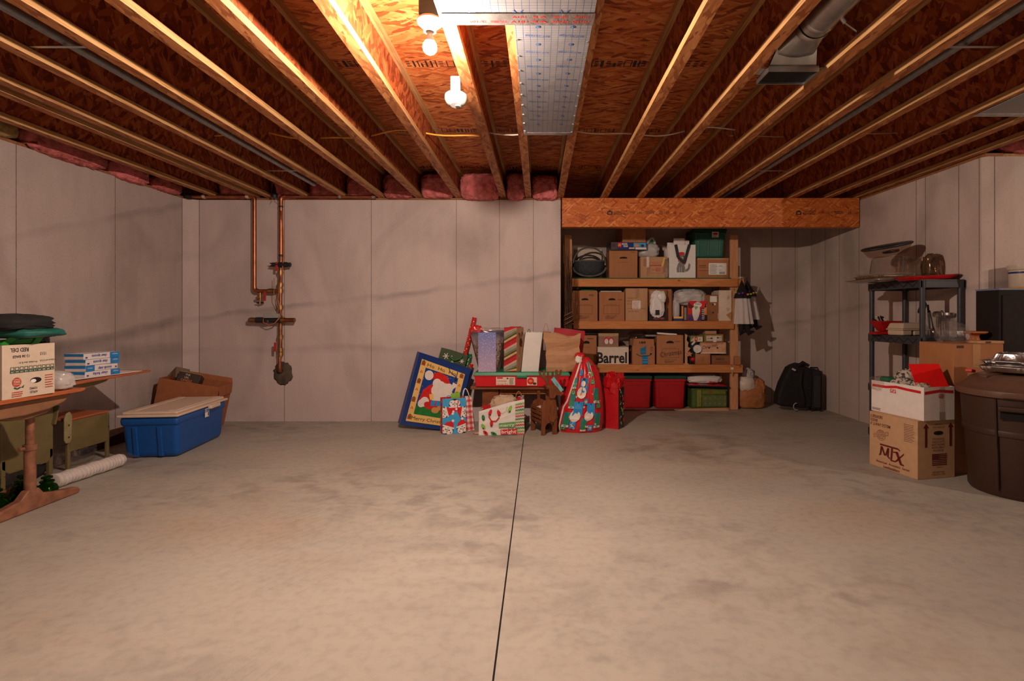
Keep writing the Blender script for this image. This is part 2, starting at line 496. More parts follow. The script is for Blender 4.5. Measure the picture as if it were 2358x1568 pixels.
GREENP = M('green_print', (.03, .22, .06), .5, var=.1)
LIME = M('lime_print', (.24, .52, .06), .45, var=.08)
BLUEP = M('blue_print', (.02, .25, .60), .45, var=.08)
NAVY = M('navy_print', (.01, .03, .16), .4, var=.1)
SKYB = M('sky_blue_print', (.05, .36, .68), .45, var=.08)
YELL = M('yellow_print', (.82, .52, .13), .5, var=.06)
ORANGE = M('orange_print', (.80, .24, .05), .5, var=.08)
TAPE = M('packing_tape', (.50, .27, .12), .18, var=.08, spec=.6)
CLEARTAPE = clear('clear_tape', (1, .96, .92), .22, .1)
FILM = clear('clear_plastic_film', (1, .97, .95), .16, .1)
GLASS = clear('clear_glass', (.97, .97, .97), .14, .04)
WBAG = M('white_plastic_bag', (.78, .74, .72), .32, var=.06, spec=.5)
GBAG = M('grey_plastic_bag', (.50, .47, .46), .30, var=.08, spec=.5)
BLK = M('black_plastic', (.018, .018, .02), .45, var=.2)
CHAR = M('charcoal_plastic', (.040, .043, .050), .42, var=.12)
STEEL = M('galvanised_steel', (.55, .55, .54), .35, 1.0, var=.15, scale=12)
FOILM = M('aluminium_foil', (.78, .77, .76), .22, 1.0, var=.08, bump=.5, bscale=40)
COPPER = M('copper_pipe', (.44, .165, .08), .4, 1.0, var=.25, scale=14)
BRASS = M('brass_fitting', (.42, .24, .10), .4, 1.0, var=.25)
# ---------------------------------------------------------------- room shell
XL, XR, YB, YA, YJ, XF, YN = -3.88, 3.55, 5.9, 7.1, 4.26, 7.4, -2.6   # left, right, back, alcove back, jog, far right, behind camera
ZW, JB = 2.444, 2.47                                                  # wall top, joist bottom
CONC = (.60, .50, .475)
M_FLOOR = concrete('floor_concrete', (.43, .396, .335), (.31, .285, .255), floor=True)
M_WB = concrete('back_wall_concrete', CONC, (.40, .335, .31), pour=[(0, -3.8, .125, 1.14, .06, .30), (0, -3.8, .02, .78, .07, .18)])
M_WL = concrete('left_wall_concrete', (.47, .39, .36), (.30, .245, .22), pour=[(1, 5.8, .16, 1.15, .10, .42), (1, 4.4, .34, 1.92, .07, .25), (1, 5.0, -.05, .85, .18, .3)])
M_WR = concrete('right_wall_concrete', (.60, .49, .44), (.38, .31, .27), pour=[(1, 7.0, -.1, 1.15, .06, .22)])
M_WA = concrete('alcove_wall_concrete', (.60, .49, .44), (.38, .31, .27), pour=[(0, 3.5, .12, 1.1, .06, .25)])
M_WJ = concrete('jog_wall_concrete', (.60, .52, .46), (.4, .34, .30))
SEAM = M('form_seam', (.20, .15, .125), .9, var=.3, scale=18)

fb = MB()
px_ = [(-4.1, 0), (-.1535, 0), (-.151, -.014), (-.149, -.014), (-.1465, 0), (XF + .2, 0)]
n_ = len(px_)
fb.add([(x, YN - .2, z) for x, z in px_] + [(x, YA + .3, z) for x, z in px_] + [(-4.1, YN - .2, -.2), (XF + .2, YN - .2, -.2), (-4.1, YA + .3, -.2), (XF + .2, YA + .3, -.2)],
       [(i, i + 1, n_ + i + 1, n_ + i) for i in range(n_ - 1)] + [(2 * n_, 2 * n_ + 2, 2 * n_ + 3, 2 * n_ + 1)])
floor = tag(fb.build('floor', M_FLOOR), 'bare grey concrete basement floor with a saw-cut joint', None, kind='structure')
jb = MB()
rnd = random.Random(4)
pts = []
y = YN
while y < YB - .02:
    pts.append((-.15 + rnd.uniform(-.0012, .0012), y, -.004)); y += .13
jb.tube(pts, .0027, 6)
jb.build('control_joint', DARK, floor)

def wall(name, label, pts, mat, z1=ZW, z0=-.1):
    b = MB()
    b.prism(pts, Matrix.Translation((0, 0, z0)), z1 - z0)
    return tag(b.build(name, mat), label, None, kind='structure')
def seams(w, pts, nrm):
    b = MB(); b.box(-.0022, .0022, -.0022, .0022, 0, ZW)
    proto = None
    for x, y in pts:
        if proto is None:
            o = b.build('form_seam', SEAM, w); proto = o
        else:
            o = proto.copy(); C.objects.link(o); o.parent = w
        o.location = (x, y, 0)
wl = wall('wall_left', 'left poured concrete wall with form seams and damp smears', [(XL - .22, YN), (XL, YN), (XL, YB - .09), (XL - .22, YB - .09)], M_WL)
seams(wl, [(XL, y) for y in (5.80, 4.885, 3.96, 3.04, 2.12, 1.2)], 'x')
wb = wall('wall_back', 'back poured concrete wall with form seams and a slanting pour line', [(XL - .22, YB - .09), (XL, YB - .09), (-3.76, YB), (.235, YB), (.235, YB + .24), (XL - .22, YB + .24)], M_WB)
seams(wb, [(-3.755, YB), (XP(655, YB), YB), (XP(855, YB), YB), (XP(1051, YB), YB), (XP(1150, YB), YB), (XP(1228, YB), YB)], 'y')
wall('wall_alcove_left', 'short concrete return wall at the left of the shelf alcove', [(-.02, YB + .24), (.235, YB + .24), (.235, YA), (-.02, YA)], M_WA)
wa = wall('wall_alcove_back', 'concrete wall at the back of the shelf alcove', [(-.02, YA), (3.44, YA), (XR, YA - .11), (XR + .22, YA - .11), (XR + .22, YA + .24), (-.02, YA + .24)], M_WA)
seams(wa, [(3.09, YA), (3.40, YA), (2.3, YA), (1.4, YA)], 'y')
wr = wall('wall_right', 'right poured concrete wall behind the black shelving', [(XR, YJ + .03), (XR + .03, YJ), (XR + .24, YJ), (XR + .24, YA - .11), (XR, YA - .11)], M_WR)
seams(wr, [(XR, y) for y in (6.63, 6.32, 5.93, 5.03, 4.91, 4.52, 4.31)], 'x')
wj = wall('wall_right_return', 'brighter concrete wall stepping out at the far right', [(XR + .24, YJ), (XF, YJ), (XF, YJ + .22), (XR + .24, YJ + .22)], M_WJ)
seams(wj, [(XP(2290, YJ), YJ), (4.5, YJ)], 'y')
wall('wall_far_right', 'concrete end wall of the side bay', [(XF, YN), (XF + .2, YN), (XF + .2, YJ + .22), (XF, YJ + .22)], M_WJ)
wall('wall_front', 'concrete wall behind the viewpoint', [(XL - .22, YN - .2), (XF + .2, YN - .2), (XF + .2, YN), (XL - .22, YN)], M_WL)

# ---- ceiling: strand board deck on I-joists
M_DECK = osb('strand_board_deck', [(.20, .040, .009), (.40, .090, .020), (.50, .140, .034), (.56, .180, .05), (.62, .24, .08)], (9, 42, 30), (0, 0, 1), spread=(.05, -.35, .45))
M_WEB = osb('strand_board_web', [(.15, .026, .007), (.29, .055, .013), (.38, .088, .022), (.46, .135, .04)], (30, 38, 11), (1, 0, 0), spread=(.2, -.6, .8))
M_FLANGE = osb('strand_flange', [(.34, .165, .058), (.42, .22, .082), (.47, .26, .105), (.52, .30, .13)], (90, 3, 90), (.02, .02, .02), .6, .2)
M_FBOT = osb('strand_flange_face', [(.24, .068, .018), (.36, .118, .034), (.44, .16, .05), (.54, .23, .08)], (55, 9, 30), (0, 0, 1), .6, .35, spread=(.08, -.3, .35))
M_BEAM = osb('strand_beam', [(.34, .070, .012), (.50, .115, .020), (.53, .130, .024), (.56, .142, .027), (.58, .155, .030), (.70, .26, .07)], (13, 30, 75), (0, 1, 0), .5, .15, spread=(.06, -.5, .7))
M_SILL = lumber('sill_wood', (.22, .085, .03), (.36, .16, .06), 'X')
ZD = JB + .302
cb = MB(); cb.box(XL - .22, XF + .2, YN - .2, YA + .26, ZD + .022, ZD + .12)
ceil = tag(cb.build('ceiling', M_DECK), 'open joist ceiling of orange strand board', None, kind='structure')
proto = None
y0 = 3.68 - 1.22 * 6
row = 0
while y0 < YA + .2:
    for i in range(-2, 4):
        x0 = i * 2.44 + (1.22 if row % 2 else 0) - .4
        if proto is None:
            b = MB(); b.box(.0015, 2.4385, .002, 1.218, 0, .02)
            o = b.build('deck_panel', M_DECK, ceil); proto = o
        else:
            o = proto.copy(); C.objects.link(o); o.parent = ceil
        o.location = (x0, y0, ZD)
    y0 += 1.22; row += 1
JX = [-3.55, -3.13, -2.98, -2.56, -2.15, -1.745, -1.335, -.893, -.40, -.12, .235, .72, 1.12, 1.535, 1.94, 2.31, 2.80, 3.19, 3.52, 4.0, 4.41, 4.82, 5.22, 5.63, 6.04, 6.44, 6.85, 7.25]
def joist_meshes(y1):
    web = MB(); web.box(-.005, .005, YN, y1, .036, .268)
    bot = MB(); bot.box(-.032, .032, YN, y1, 0, .038); bot.m[0] = 1
    top = MB(); top.box(-.032, .032, YN, y1, .264, .301)
    return web, bot, top
jp = {}
for x in JX:
    y1 = YB + .16 if x < .2 else (YA + .2 if x < 3.6 else YJ + .2)
    if y1 not in jp:
        w_, b_, t_ = joist_meshes(y1)
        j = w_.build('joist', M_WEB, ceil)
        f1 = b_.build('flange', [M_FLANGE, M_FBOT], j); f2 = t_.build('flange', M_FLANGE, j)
        jp[y1] = (j, f1, f2)
    else:
        j0, a, c = jp[y1]
        j = j0.copy(); C.objects.link(j); j.parent = ceil
        for q in (a, c):
            q2 = q.copy(); C.objects.link(q2); q2.parent = j
    j.location = (x, 0, JB)
# grade stamps on the deck boards
random.seed(11)
sp = Print((-4, 0, ZD), (4, 0, ZD), (4, 8, ZD), (-4, 8, ZD), off=-.0012)
for ys in (3.34, 4.57, 5.72):
    for x0, x1 in zip(JX[5:13], JX[6:14]):
        if x0 > -.2 and x1 < .3 and ys < 3.8: continue
        x = x0 + .05
        while x < x1 - .06:
            w = random.choice((.012, .03, .05, .008, .02))
            u0, u1, v0, v1 = (x + 4) / 8, (x + w + 4) / 8, ys / 8, (ys + .085) / 8
            if w > .04: sp.outline(u0, v0, u1, v1, .006, BLACK)
            elif w > .025: sp.scribble(u0, v0, u1, v1, 3, BLACK, seed=int(x * 100))
            else: sp.rect(u0, v0 + (.0 if random.random() < .5 else .004), u1, v1, BLACK)
            x += w + random.uniform(.008, .02)
sp.build('grade_stamp', ceil)

# sill plates and rim boards
def slab(name, label, cat, x0, x1, y0, y1, z0, z1, mat, kind=None):
    b = MB(); b.box(x0, x1, y0, y1, z0, z1)
    return tag(b.build(name, mat, bevel=.002, bseg=1), label, cat, kind=kind)
slab('trim_1', 'brown wooden sill plate on the back wall', None, XL - .05, .235, YB + .012, YB + .16, ZW, JB, M_SILL, 'structure')
slab('trim_2', 'wooden sill plate on the left wall', None, XL - .17, XL - .008, YN, YB - .02, ZW, JB, M_SILL, 'structure')
slab('trim_3', 'wooden sill plate on the right wall', None, XR + .01, XR + .15, YJ, YA, ZW, JB, M_SILL, 'structure')
slab('trim_4', 'pale wooden sill plate on the stepped right wall', None, XR + .03, XF, YJ + .01, YJ + .15, ZW, JB, M_FLANGE, 'structure')
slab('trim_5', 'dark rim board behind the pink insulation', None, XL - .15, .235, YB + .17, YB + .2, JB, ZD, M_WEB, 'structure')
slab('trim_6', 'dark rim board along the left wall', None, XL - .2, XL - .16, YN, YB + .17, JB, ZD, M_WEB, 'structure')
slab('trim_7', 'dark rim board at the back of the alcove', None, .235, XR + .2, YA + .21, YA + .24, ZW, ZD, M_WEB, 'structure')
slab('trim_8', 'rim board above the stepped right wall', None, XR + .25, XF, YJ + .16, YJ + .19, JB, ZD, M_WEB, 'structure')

# engineered beam over the alcove
bm_ = thing('wooden_beam', 'orange strand-lumber beam spanning the top of the shelf alcove', 'beam', (1.88, YB + .06, 2.147))
b = MB(); b.box(XP(1294, YB) - 1.88, XR - .012 - 1.88, -.058, .06, 0, JB - 2.147 - .002)
b.build('beam_body', M_BEAM, bm_, bevel=.004)
pr = Print((-1.62, -.058, 0), (1.64, -.058, 0), (1.64, -.058, .32), (-1.62, -.058, .32), off=.001)
def grade(u):
    pr.poly([(u, .42), (u + .018, .42), (u + .018, .52), (u + .009, .58), (u, .52)], BLACK); pr.rect(u + .004, .45, u + .014, .51, M_BEAM, 1)
    pr.text('TimberStrand', u + .045, .55, .05, BLACK, w=.045); pr.scribble(u + .023, .42, u + .066, .5, 2, BLACK, seed=3)
    pr.text('1.7E LSL', u + .098, .5, .075, BLACK, w=.04); pr.scribble(u + .13, .45, u + .165, .56, 3, BLACK, seed=5)
    for k in range(3): pr.text('@', u + .182 + k * .024, .5, .085, BLACK, w=.013)
    pr.text('06', u + .25, .47, .06, BLACK, w=.012)
grade(.15); grade(.79)
pr.build('grade_stamp', bm_)

# ---- pink insulation
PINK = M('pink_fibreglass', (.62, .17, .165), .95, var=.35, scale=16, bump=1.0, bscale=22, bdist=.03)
PINKD = M('deeper_pink_fibreglass', (.46, .12, .11), .95, var=.4, scale=16, bump=1.0, bscale=22, bdist=.03)  # darker pink used for most of the outlying batts
names = ['first', 'second', 'third', 'fourth', 'fifth', 'sixth', 'seventh', 'eighth', 'ninth', 'tenth']
spans = [(-3.50, -3.18), (-2.93, -2.61), (-2.51, -2.20), (-2.10, -1.80), (-1.70, -1.385), (-1.285, -.945), (-.845, -.45), (-.35, -.165), (-.07, .19)]
for i, (a, c) in enumerate(spans):
    z1 = ZD - .075 - (.02 if i not in (6, 7) else 0)
    h = (z1 - JB + .03) / 2
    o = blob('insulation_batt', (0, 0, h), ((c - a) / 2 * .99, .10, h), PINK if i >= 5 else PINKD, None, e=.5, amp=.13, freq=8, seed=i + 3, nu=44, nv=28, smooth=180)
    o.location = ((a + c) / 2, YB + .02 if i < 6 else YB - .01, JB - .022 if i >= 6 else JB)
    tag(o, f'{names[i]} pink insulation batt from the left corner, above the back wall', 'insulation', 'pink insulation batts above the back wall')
for k, (y0, y1, zt, m) in enumerate([(4.05, 4.70, .20, PINKD), (4.86, 5.22, .15, PINK), (5.38, 5.70, .12, PINKD)]):
    o = blob('insulation_batt', (0, 0, zt / 2), (.10, (y1 - y0) / 2, zt / 2), m, None, e=.5, amp=.16, freq=6, seed=20 + k, smooth=180)
    o.location = (XL - .03, (y0 + y1) / 2, JB - .02 - .01 * (k == 1))
    tag(o, ['long pink insulation strip sagging over the left wall', 'torn pink insulation tuft hanging over the left wall', 'short pink insulation strip on the left wall by the corner'][k], 'insulation', 'insulation on top of the left wall')
o = blob('insulation_batt', (0, 0, .07), (.10, .3, .07), M('yellow_fibreglass', (.30, .20, .07), .95, var=.3, bump=.8, bscale=14), None, e=.6, amp=.14, seed=31, smooth=180)
o.location = (XL - .03, 3.62, JB - .005)
tag(o, 'yellow-brown insulation scrap at the left end of the left wall top', 'insulation')
o = blob('insulation_batt', (0, 0, .08), (.33, .10, .08), PINKD, None, e=.6, amp=.16, seed=33, smooth=180)
o.location = (4.05, YJ + .04, JB + .005)
tag(o, 'dark pink insulation above the stepped right wall', 'insulation')

# ---- foil-faced sheet closing a joist bay
def foil_mat():
    m, nt, b = new_mat('foil_bubble_sheet')
    tc = node(nt, 'ShaderNodeTexCoord')
    br = node(nt, 'ShaderNodeTexBrick', Scale=1.0); br.offset = 0; br.squash = 1
    br.inputs['Color1'].default_value = (.27, .26, .25, 1); br.inputs['Color2'].default_value = (.29, .275, .265, 1)
    br.inputs['Mortar'].default_value = (.05, .10, .24, 1)
    br.inputs['Mortar Size'].default_value = .0011; br.inputs['Brick Width'].default_value = .032; br.inputs['Row Height'].default_value = .02
    nt.links.new(tc.outputs['Object'], br.inputs['Vector'])
    nt.links.new(br.outputs['Color'], b.inputs['Base Color'])
    b.inputs['Roughness'].default_value = .42; b.inputs['Metallic'].default_value = .35
    nb = node(nt, 'ShaderNodeTexNoise', Scale=7.0, Detail=2.0); nt.links.new(tc.outputs['Object'], nb.inputs['Vector'])
    bp = node(nt, 'ShaderNodeBump', Strength=.3, Distance=.01); nt.links.new(nb.outputs['Fac'], bp.inputs['Height']); nt.links.new(bp.outputs[0], b.inputs['Normal'])
    return m
FOILS = foil_mat()
BLUEINK = M('blue_ink', (.05, .11, .30), .5)
fs = thing('foil_duct_sheet', 'silver foil sheet with blue grid print closing the joist bay by the bulb', 'foil sheet', (.055, 3.0, JB - .006))
b = MB(); b.box(-.165, .178, -.72, .80, -.002, .002)
b.build('lower_sheet', FOILS, fs)
b = MB(); b.box(-.47, .178, -2.2, -.66, -.005, -.002)
b.build('upper_sheet', FOILS, fs)
TAPEF = M('foil_tape', (.34, .31, .29), .28, .75, var=.25, scale=20, bump=.4)
t = MB(); t.box(-.475, .182, -.745, -.655, -.008, -.0055); t.build('foil_tape', TAPEF, fs)
t = MB(); t.box(-.165, .182, .755, .803, -.004, .0025); t.build('foil_tape', TAPEF, fs)
p = Print((-.475, -.745, -.008), (.182, -.745, -.008), (.182, -.655, -.008), (-.475, -.655, -.008), off=-.001)
for k, wrd in enumerate(['SHURTAPE', 'SF-100', '181A-P/181B-FX', '181A', 'AF', '05/05', 'LISTED']):
    p.text(wrd, .1 + k * .135, .68, .2, REDP, w=.11, rot=180)
    if k > 2: p.text(wrd, .1 + k * .135, .28, .18, REDP, w=.09, rot=180)
p.build('lettering', fs)
p = Print((-.165, -.72, -.002), (.178, -.72, -.002), (.178, .80, -.002), (-.165, .80, -.002), off=-.001)
for r in range(9):
    for cx in (.3, .75):
        p.ell(cx, .06 + r * .1, .03, .007, BLUEINK); p.ell(cx, .06 + r * .1, .012, .003, FOILS, -1)
        if r < 8: p.text('REFLECTIX', cx, .11 + r * .1, .012, BLUEINK, w=.33, rot=6)
p.build('lettering', fs)
p = Print((-.47, -2.2, -.005), (.178, -2.2, -.005), (.178, -.66, -.005), (-.47, -.66, -.005), off=-.001)
for cx in (.2, .5, .8):
    for k in range(3): p.line([(cx - .03, .93 + k * .012), (cx, .955 + k * .012), (cx + .03, .93 + k * .012)], .005, BLUEINK)
p.build('lettering', fs)
st = None
for k in range(9):
    for sx in (-.158, .171):
        if st is None:
            b = MB(); b.box(-.006, .006, -.002, .002, -.0055, -.002); b.box(-.003, .003, -.006, .006, -.0045, -.002)
            st = o = b.build('staple', STEEL, fs)
        else:
            o = st.copy(); C.objects.link(o); o.parent = fs
        o.location = (sx, -.52 + k * .155 + (.02 if sx > 0 else 0), 0)

fs2 = thing('foil_duct_sheet', 'grey foil sheet closing a joist bay at the right edge of the ceiling', 'foil sheet', (3.0, 2.4, JB - .006))
b = MB(); b.box(-.20, .185, -2.4, 1.04, -.002, .002); b.build('sheet', FOILS, fs2)
b = MB(); b.box(-.205, .19, 1.0, 1.045, -.0045, -.0015); b.build('foil_tape', TAPEF, fs2)
# ---- round duct with register boot
dt = thing('metal_duct', 'round galvanised duct ending in a rectangular register boot', 'duct', (1.325, 2.86, JB))
b = MB(); b.tube([(0, -3.2, .12), (0, -.30, .12)], .078, 24); b.build('duct_pipe', STEEL, dt, smooth=60)
b = MB(); b.tube([(0, -.36, .12), (0, -.345, .12), (0, -.33, .12)], [.079, .084, .079], 24); b.tube([(0, -.29, .12), (0, -.27, .12), (0, -.25, .12)], [.08, .086, .08], 24)
b.build('crimp_ring', STEEL, dt, smooth=60)
b = MB()
n = 24; ring = []; low = []
for k in range(n):
    a = 2 * math.pi * k / n
    ring.append(V((.079 * math.cos(a), -.26 + 0, .12 + .079 * math.sin(a))))
    c, q = math.cos(a), math.sin(a)
    k2 = 1 / max(abs(c), abs(q))
    low.append(V((.128 * c * k2, .0 - .055 * q * k2, -.005)))
mid = [r.lerp(l, .5) + V((0, .02, .03)) for r, l in zip(ring, low)]
b.add(ring + mid + low, [(i, (i + 1) % n, n + (i + 1) % n, n + i) for i in range(n)] + [(n + i, n + (i + 1) % n, 2 * n + (i + 1) % n, 2 * n + i) for i in range(n)])
b.build('boot', STEEL, dt, smooth=40)
b = MB()
b.box(-.132, .132, -.079, -.075, -.02, .01); b.box(-.132, .132, .075, .079, -.02, .01); b.box(-.132, -.128, -.075, .075, -.02, .01); b.box(.128, .132, -.075, .075, -.02, .01)
b.build('boot_collar', STEEL, dt)
b = MB(); b.box(-.126, .126, -.073, .073, -.006, -.002); b.build('boot_shade_sheet', DARK, dt)  # dark sheet standing in for the shade inside the duct
for sx in (-1, 1):
    b = MB(); b.obox(Matrix.Rotation(sx * R(-8), 4, 'Y'), sx * .13 if sx > 0 else -.205, .205 if sx > 0 else -.13, -.045, .03, -.008, -.005)
    b.build('mounting_tab', STEEL, dt)
b = MB(); b.tube([(.06, -.42, .06), (.075, -.42, .045), (.135, -.40, .02)], .004, 6); b.tube([(.055, -.42, .075), (.075, -.42, .05)], .012, 8)
b.build('damper_handle', STEEL, dt, smooth=50)
b = MB(); b.bar((.0, -3.1, .041), (.0, -.4, .041), .003, .012, up=(0, 0, 1)); b.build('duct_seam', STEEL, dt)

# ---- small conduits running between joists
CONDUIT = M('grey_conduit', (.30, .32, .33), .4, .6, var=.15)
for x, lab in ((-2.36, 'grey metal conduit running between joists on the left'), (2.12, 'grey metal conduit running between joists on the right')):
    c = thing('metal_conduit', lab, 'conduit', (x, 3.2, JB + .075), group='grey conduits in the joist bays')
    b = MB(); b.tube([(0, -4, 0), (0, 2.4 if x < 0 else 3.6, 0)], .022, 12); b.build('conduit_pipe', CONDUIT, c, smooth=60)
    for yy in (-.55, 1.75):
        b = MB(); b.bar((-.17 if x < 0 else -.13, yy, -.032), (.18 if x < 0 else .16, yy, -.032), .003, .02); b.build('hanger_strap', STEEL, c)

# ---- electric cables threaded through the joists
YCAB = M('yellow_cable_sheath', (.72, .36, .04), .45); WCAB = M('white_cable_sheath', (.70, .60, .52), .45); GCAB = M('tan_cable_sheath', (.42, .24, .12), .5)
def cable(name, label, x0, x1, y, z, mat, group, ph=0, r=.006):
    pts = []; n = int((x1 - x0) / .06)
    for i in range(n + 1):
        x = x0 + (x1 - x0) * i / n
        pts.append((x, y + .03 * math.sin(x * 3.1 + ph), z + .022 * math.sin(x * 5.3 + ph) + .012 * math.sin(x * 11 + ph)))
    b = MB(); b.tube(pts, r, 6)
    o = b.build(name, mat, smooth=180)
    return tag(o, label, 'cable', group)
cable('electric_cable', 'yellow electric cable threaded through the joists left of the foil sheet', -2.6, -.39, 4.22, JB + .13, YCAB, 'ceiling cables', 1.0, .007)
cable('electric_cable', 'white electric cable crossing the joists behind the foil sheet', -.39, 1.5, 4.12, JB + .12, WCAB, 'ceiling cables', .4, .006)
cable('electric_cable', 'tan electric cable crossing the dark joists at right', 1.5, 4.3, 4.2, JB + .14, GCAB, 'ceiling cables', 2.1, .006)

# ---- bare bulbs in porcelain holders, the rear one added as fill
def bulb_mat(name, s): return M(name, (1, .9, .75), .4, var=0, emit=(BULB_TINT, s))
PORC = M('white_porcelain', (.82, .80, .76), .3, var=.03)
SDWB = M('white_shielding_neck', (.6, .59, .57), .4, var=.02)
BOXB = M('dark_blue_box', (.03, .06, .08), .4, var=.2)
def lamp(label, loc, s, nm):
    t = thing('ceiling_lamp', label, 'lamp', loc)
    b = MB(); b.box(-.042, .042, -.045, .045, .125, .20); b.build('junction_box', BOXB, t, bevel=.006)
    b = MB(); b.lathe([(0, .128), (.052, .126), (.058, .118), (.056, .108), (.038, .092), (.03, .086), (.027, .07), (0, .07)], 28); b.build('lampholder', PORC, t, smooth=40)
    b = MB(); b.lathe([(.013, .074), (.0135, .052), (.020, .036), (.0285, .0155)], 20); b.build('shielding_neck', SDWB, t, smooth=180)  # neck and upper bulb left unlit to hold light off the deck
    b = MB(); b.lathe([(.0285, .0155), (.0315, 0), (.029, -.013), (.020, -.024), (.009, -.0305), (0, -.032)], 20); b.build('light_bulb', bulb_mat(nm, s), t, smooth=180)
    return t
lamp('lit bare bulb in a white porcelain holder hanging between joists', (-.492, 2.4, 2.385), BULB_MAIN, 'lit_bulb')
lamp('second bare bulb in a porcelain holder in the side bay at right', (5.43, .8, 2.385), BULB_SIDE, 'lit_side_bulb')
lamp('unseen fill bulb added behind the viewpoint in a porcelain holder', (-.65, -1.6, 2.385), FILL_REAR, 'rear_fill_bulb')

# ---- smoke detector
sd = thing('smoke_detector', 'round white smoke detector on a bracket below the lamp', 'smoke detector', (-.475, 3.04, 2.385))
SDW = M('white_plastic', (.36, .35, .335), .4, var=.03)
b = MB(); b.lathe([(0, -.012), (.030, -.012), (.034, -.006), (.048, -.002), (.058, .010), (.064, .026), (.064, .045), (.052, .05), (0, .05)], 32, mat=Matrix.Rotation(R(-9), 4, 'X')); b.build('detector_body', SDW, sd, smooth=35)
b = MB(); b.tube([(.01, 0, -.017), (.01, 0, -.006)], .013, 12); b.build('test_button', M('grey_button', (.45, .43, .41), .4), sd, smooth=40)
b = MB(); b.box(-.028, .028, -.02, .02, .048, .15); b.build('mounting_box', SDW, sd, bevel=.004)
# ---------------------------------------------------------------- copper water service on the back wall
PY = YB - .075
wp = thing('water_pipe_assembly', 'copper water pipes with red valves and a meter on the back wall', 'pipes', (XP(647, PY), PY, ZP(856, PY)))
O_ = V(wp.location)
def Q(px, py, dy=0.0): return W(px, py, PY) + V((0, dy, 0)) - O_
REDH = M('red_handle', (.42, .02, .025), .4)
def pipe(pts, r, mat, name, parent=wp, seg=12):
    b = MB(); b.tube(pts, r, seg); return b.build(name, mat, parent, smooth=50)
def fitting(p, d, r, l, name='fitting', mat=BRASS):
    p = V(p); d = V(d).normalized()
    b = MB(); b.tube([p - d * l / 2, p - d * l * .3, p - d * l * .28, p + d * l * .28, p + d * l * .3, p + d * l / 2], [r * .86, r * .86, r, r, r * .86, r * .86], 12)
    return b.build(name, mat, wp, smooth=40)
def elbow(p, d1, d2, r, mat=COPPER):
    p = V(p); d1 = V(d1); d2 = V(d2); k = r * 2.1
    pts = [p + d1 * k]
    for i in range(1, 6):
        a = i / 6
        pts.append((p + d1 * k) * (1 - a) ** 2 + p * 2 * a * (1 - a) + (p + d2 * k) * a * a)
    pts.append(p + d2 * k)
    b = MB(); b.tube(pts, r * 1.12, 12); return b.build('elbow', mat, wp, smooth=60)
r1 = .021
UP, DN, LF, RT = V((0, 0, 1)), V((0, 0, -1)), V((-1, 0, 0)), V((1, 0, 0))
pipe([Q(440, 452), Q(580, 452)], r1, COPPER, 'supply_pipe')
elbow(Q(586, 452), LF, DN, r1)
pipe([Q(586, 458), Q(586, 664)], r1, COPPER, 'supply_pipe')
elbow(Q(586, 670), UP, RT, r1)
pipe([Q(592, 670), Q(647, 670)], r1 * .9, COPPER, 'supply_pipe')
fitting(Q(436, 452), RT, .034, .07, 'pipe_cap', M('dark_iron', (.05, .035, .03), .5, .6))
fitting(Q(626, 670), RT, r1 * 1.35, .09)
elbow(Q(647, 452), RT, DN, r1)
pipe([Q(653, 452), Q(866, 453)], r1 * .75, COPPER, 'supply_pipe')
pipe([Q(647, 458), Q(647, 590)], r1, COPPER, 'supply_pipe')
pipe([Q(647, 590), Q(645, 730)], r1 * .95, M('aged_copper', (.34, .15, .08), .45, 1.0, var=.35), 'supply_pipe')
pipe([Q(646, 730), Q(645, 812)], r1, MATS['aged_copper'], 'supply_pipe')
pipe([Q(644, 812), Q(644, 848)], r1 * .9, COPPER, 'supply_pipe')
elbow(Q(644, 855), UP, V((0, 1, 0)), r1 * .9)
for py in (476, 588): fitting(Q(647, py), UP, r1 * 1.15, .03, 'black_band', BLK)
for py in (628, 656, 670, 708, 776, 806, 815): fitting(Q(646, py), UP, r1 * 1.45, .05)
for px in (470, 570): fitting(Q(px, 452), RT, r1 * 1.25, .035, 'pipe_clip', M('beige_clip', (.55, .43, .32), .6))
fitting(Q(783, 452), RT, r1 * 1.05, .03, 'pipe_clip', STEEL); fitting(Q(860, 453), RT, r1 * 1.0, .03, 'pipe_clip', STEEL)
# valves with red levers
def lever(px, p0, p1):
    b = MB(); b.bar(Q(px, p0, -.045), Q(px, p1, -.05), .012, .024, up=(0, 1, 0)); return b.build('valve_lever', REDH, wp, bevel=.003)
lever(642, 604, 625); lever(615, 672, 693); lever(638.5, 788, 809)
# pressure regulator, meter, drain cock
b = MB(); b.tube([Q(630, 610, -.03), Q(672, 610, -.03)], .024, 14); b.tube([Q(648, 610, -.03), Q(664, 610, -.03)], .029, 14); b.build('regulator_body', BLK, wp, smooth=40)
b = MB(); b.box(-.035, -.0, -.002, .002, .008, .02); b.box(-.035, 0, -.002, .002, -.02, -.008); b.build('regulator_fork', BLK, wp).location = Q(632, 610, -.03)
fitting(Q(584, 737, -.02), RT, .03, .07)
b = MB(); b.tube([Q(592, 737, -.02), Q(650, 737, -.02)], .032, 16); b.tube([Q(575, 737, -.02), Q(594, 737, -.02)], .018, 12); b.build('meter_body', BLK, wp, smooth=40)
b = MB(); c = Q(631, 727, -.03); b.box(c.x - .08, c.x + .08, c.y - .05, c.y + .05, c.z - .025, c.z + .025); b.build('meter_register', M('grey_meter_box', (.30, .30, .28), .5), wp, bevel=.006)
b = MB(); b.tube([Q(618, 737, -.02), Q(618, 743, -.02)], .04, 16); b.build('meter_bowl', BLK, wp, smooth=40)
fitting(Q(653, 737, -.02), RT, .034, .05)
pipe([Q(656, 737, -.02), Q(681, 737, -.02)], .024, COPPER, 'pipe_stub')
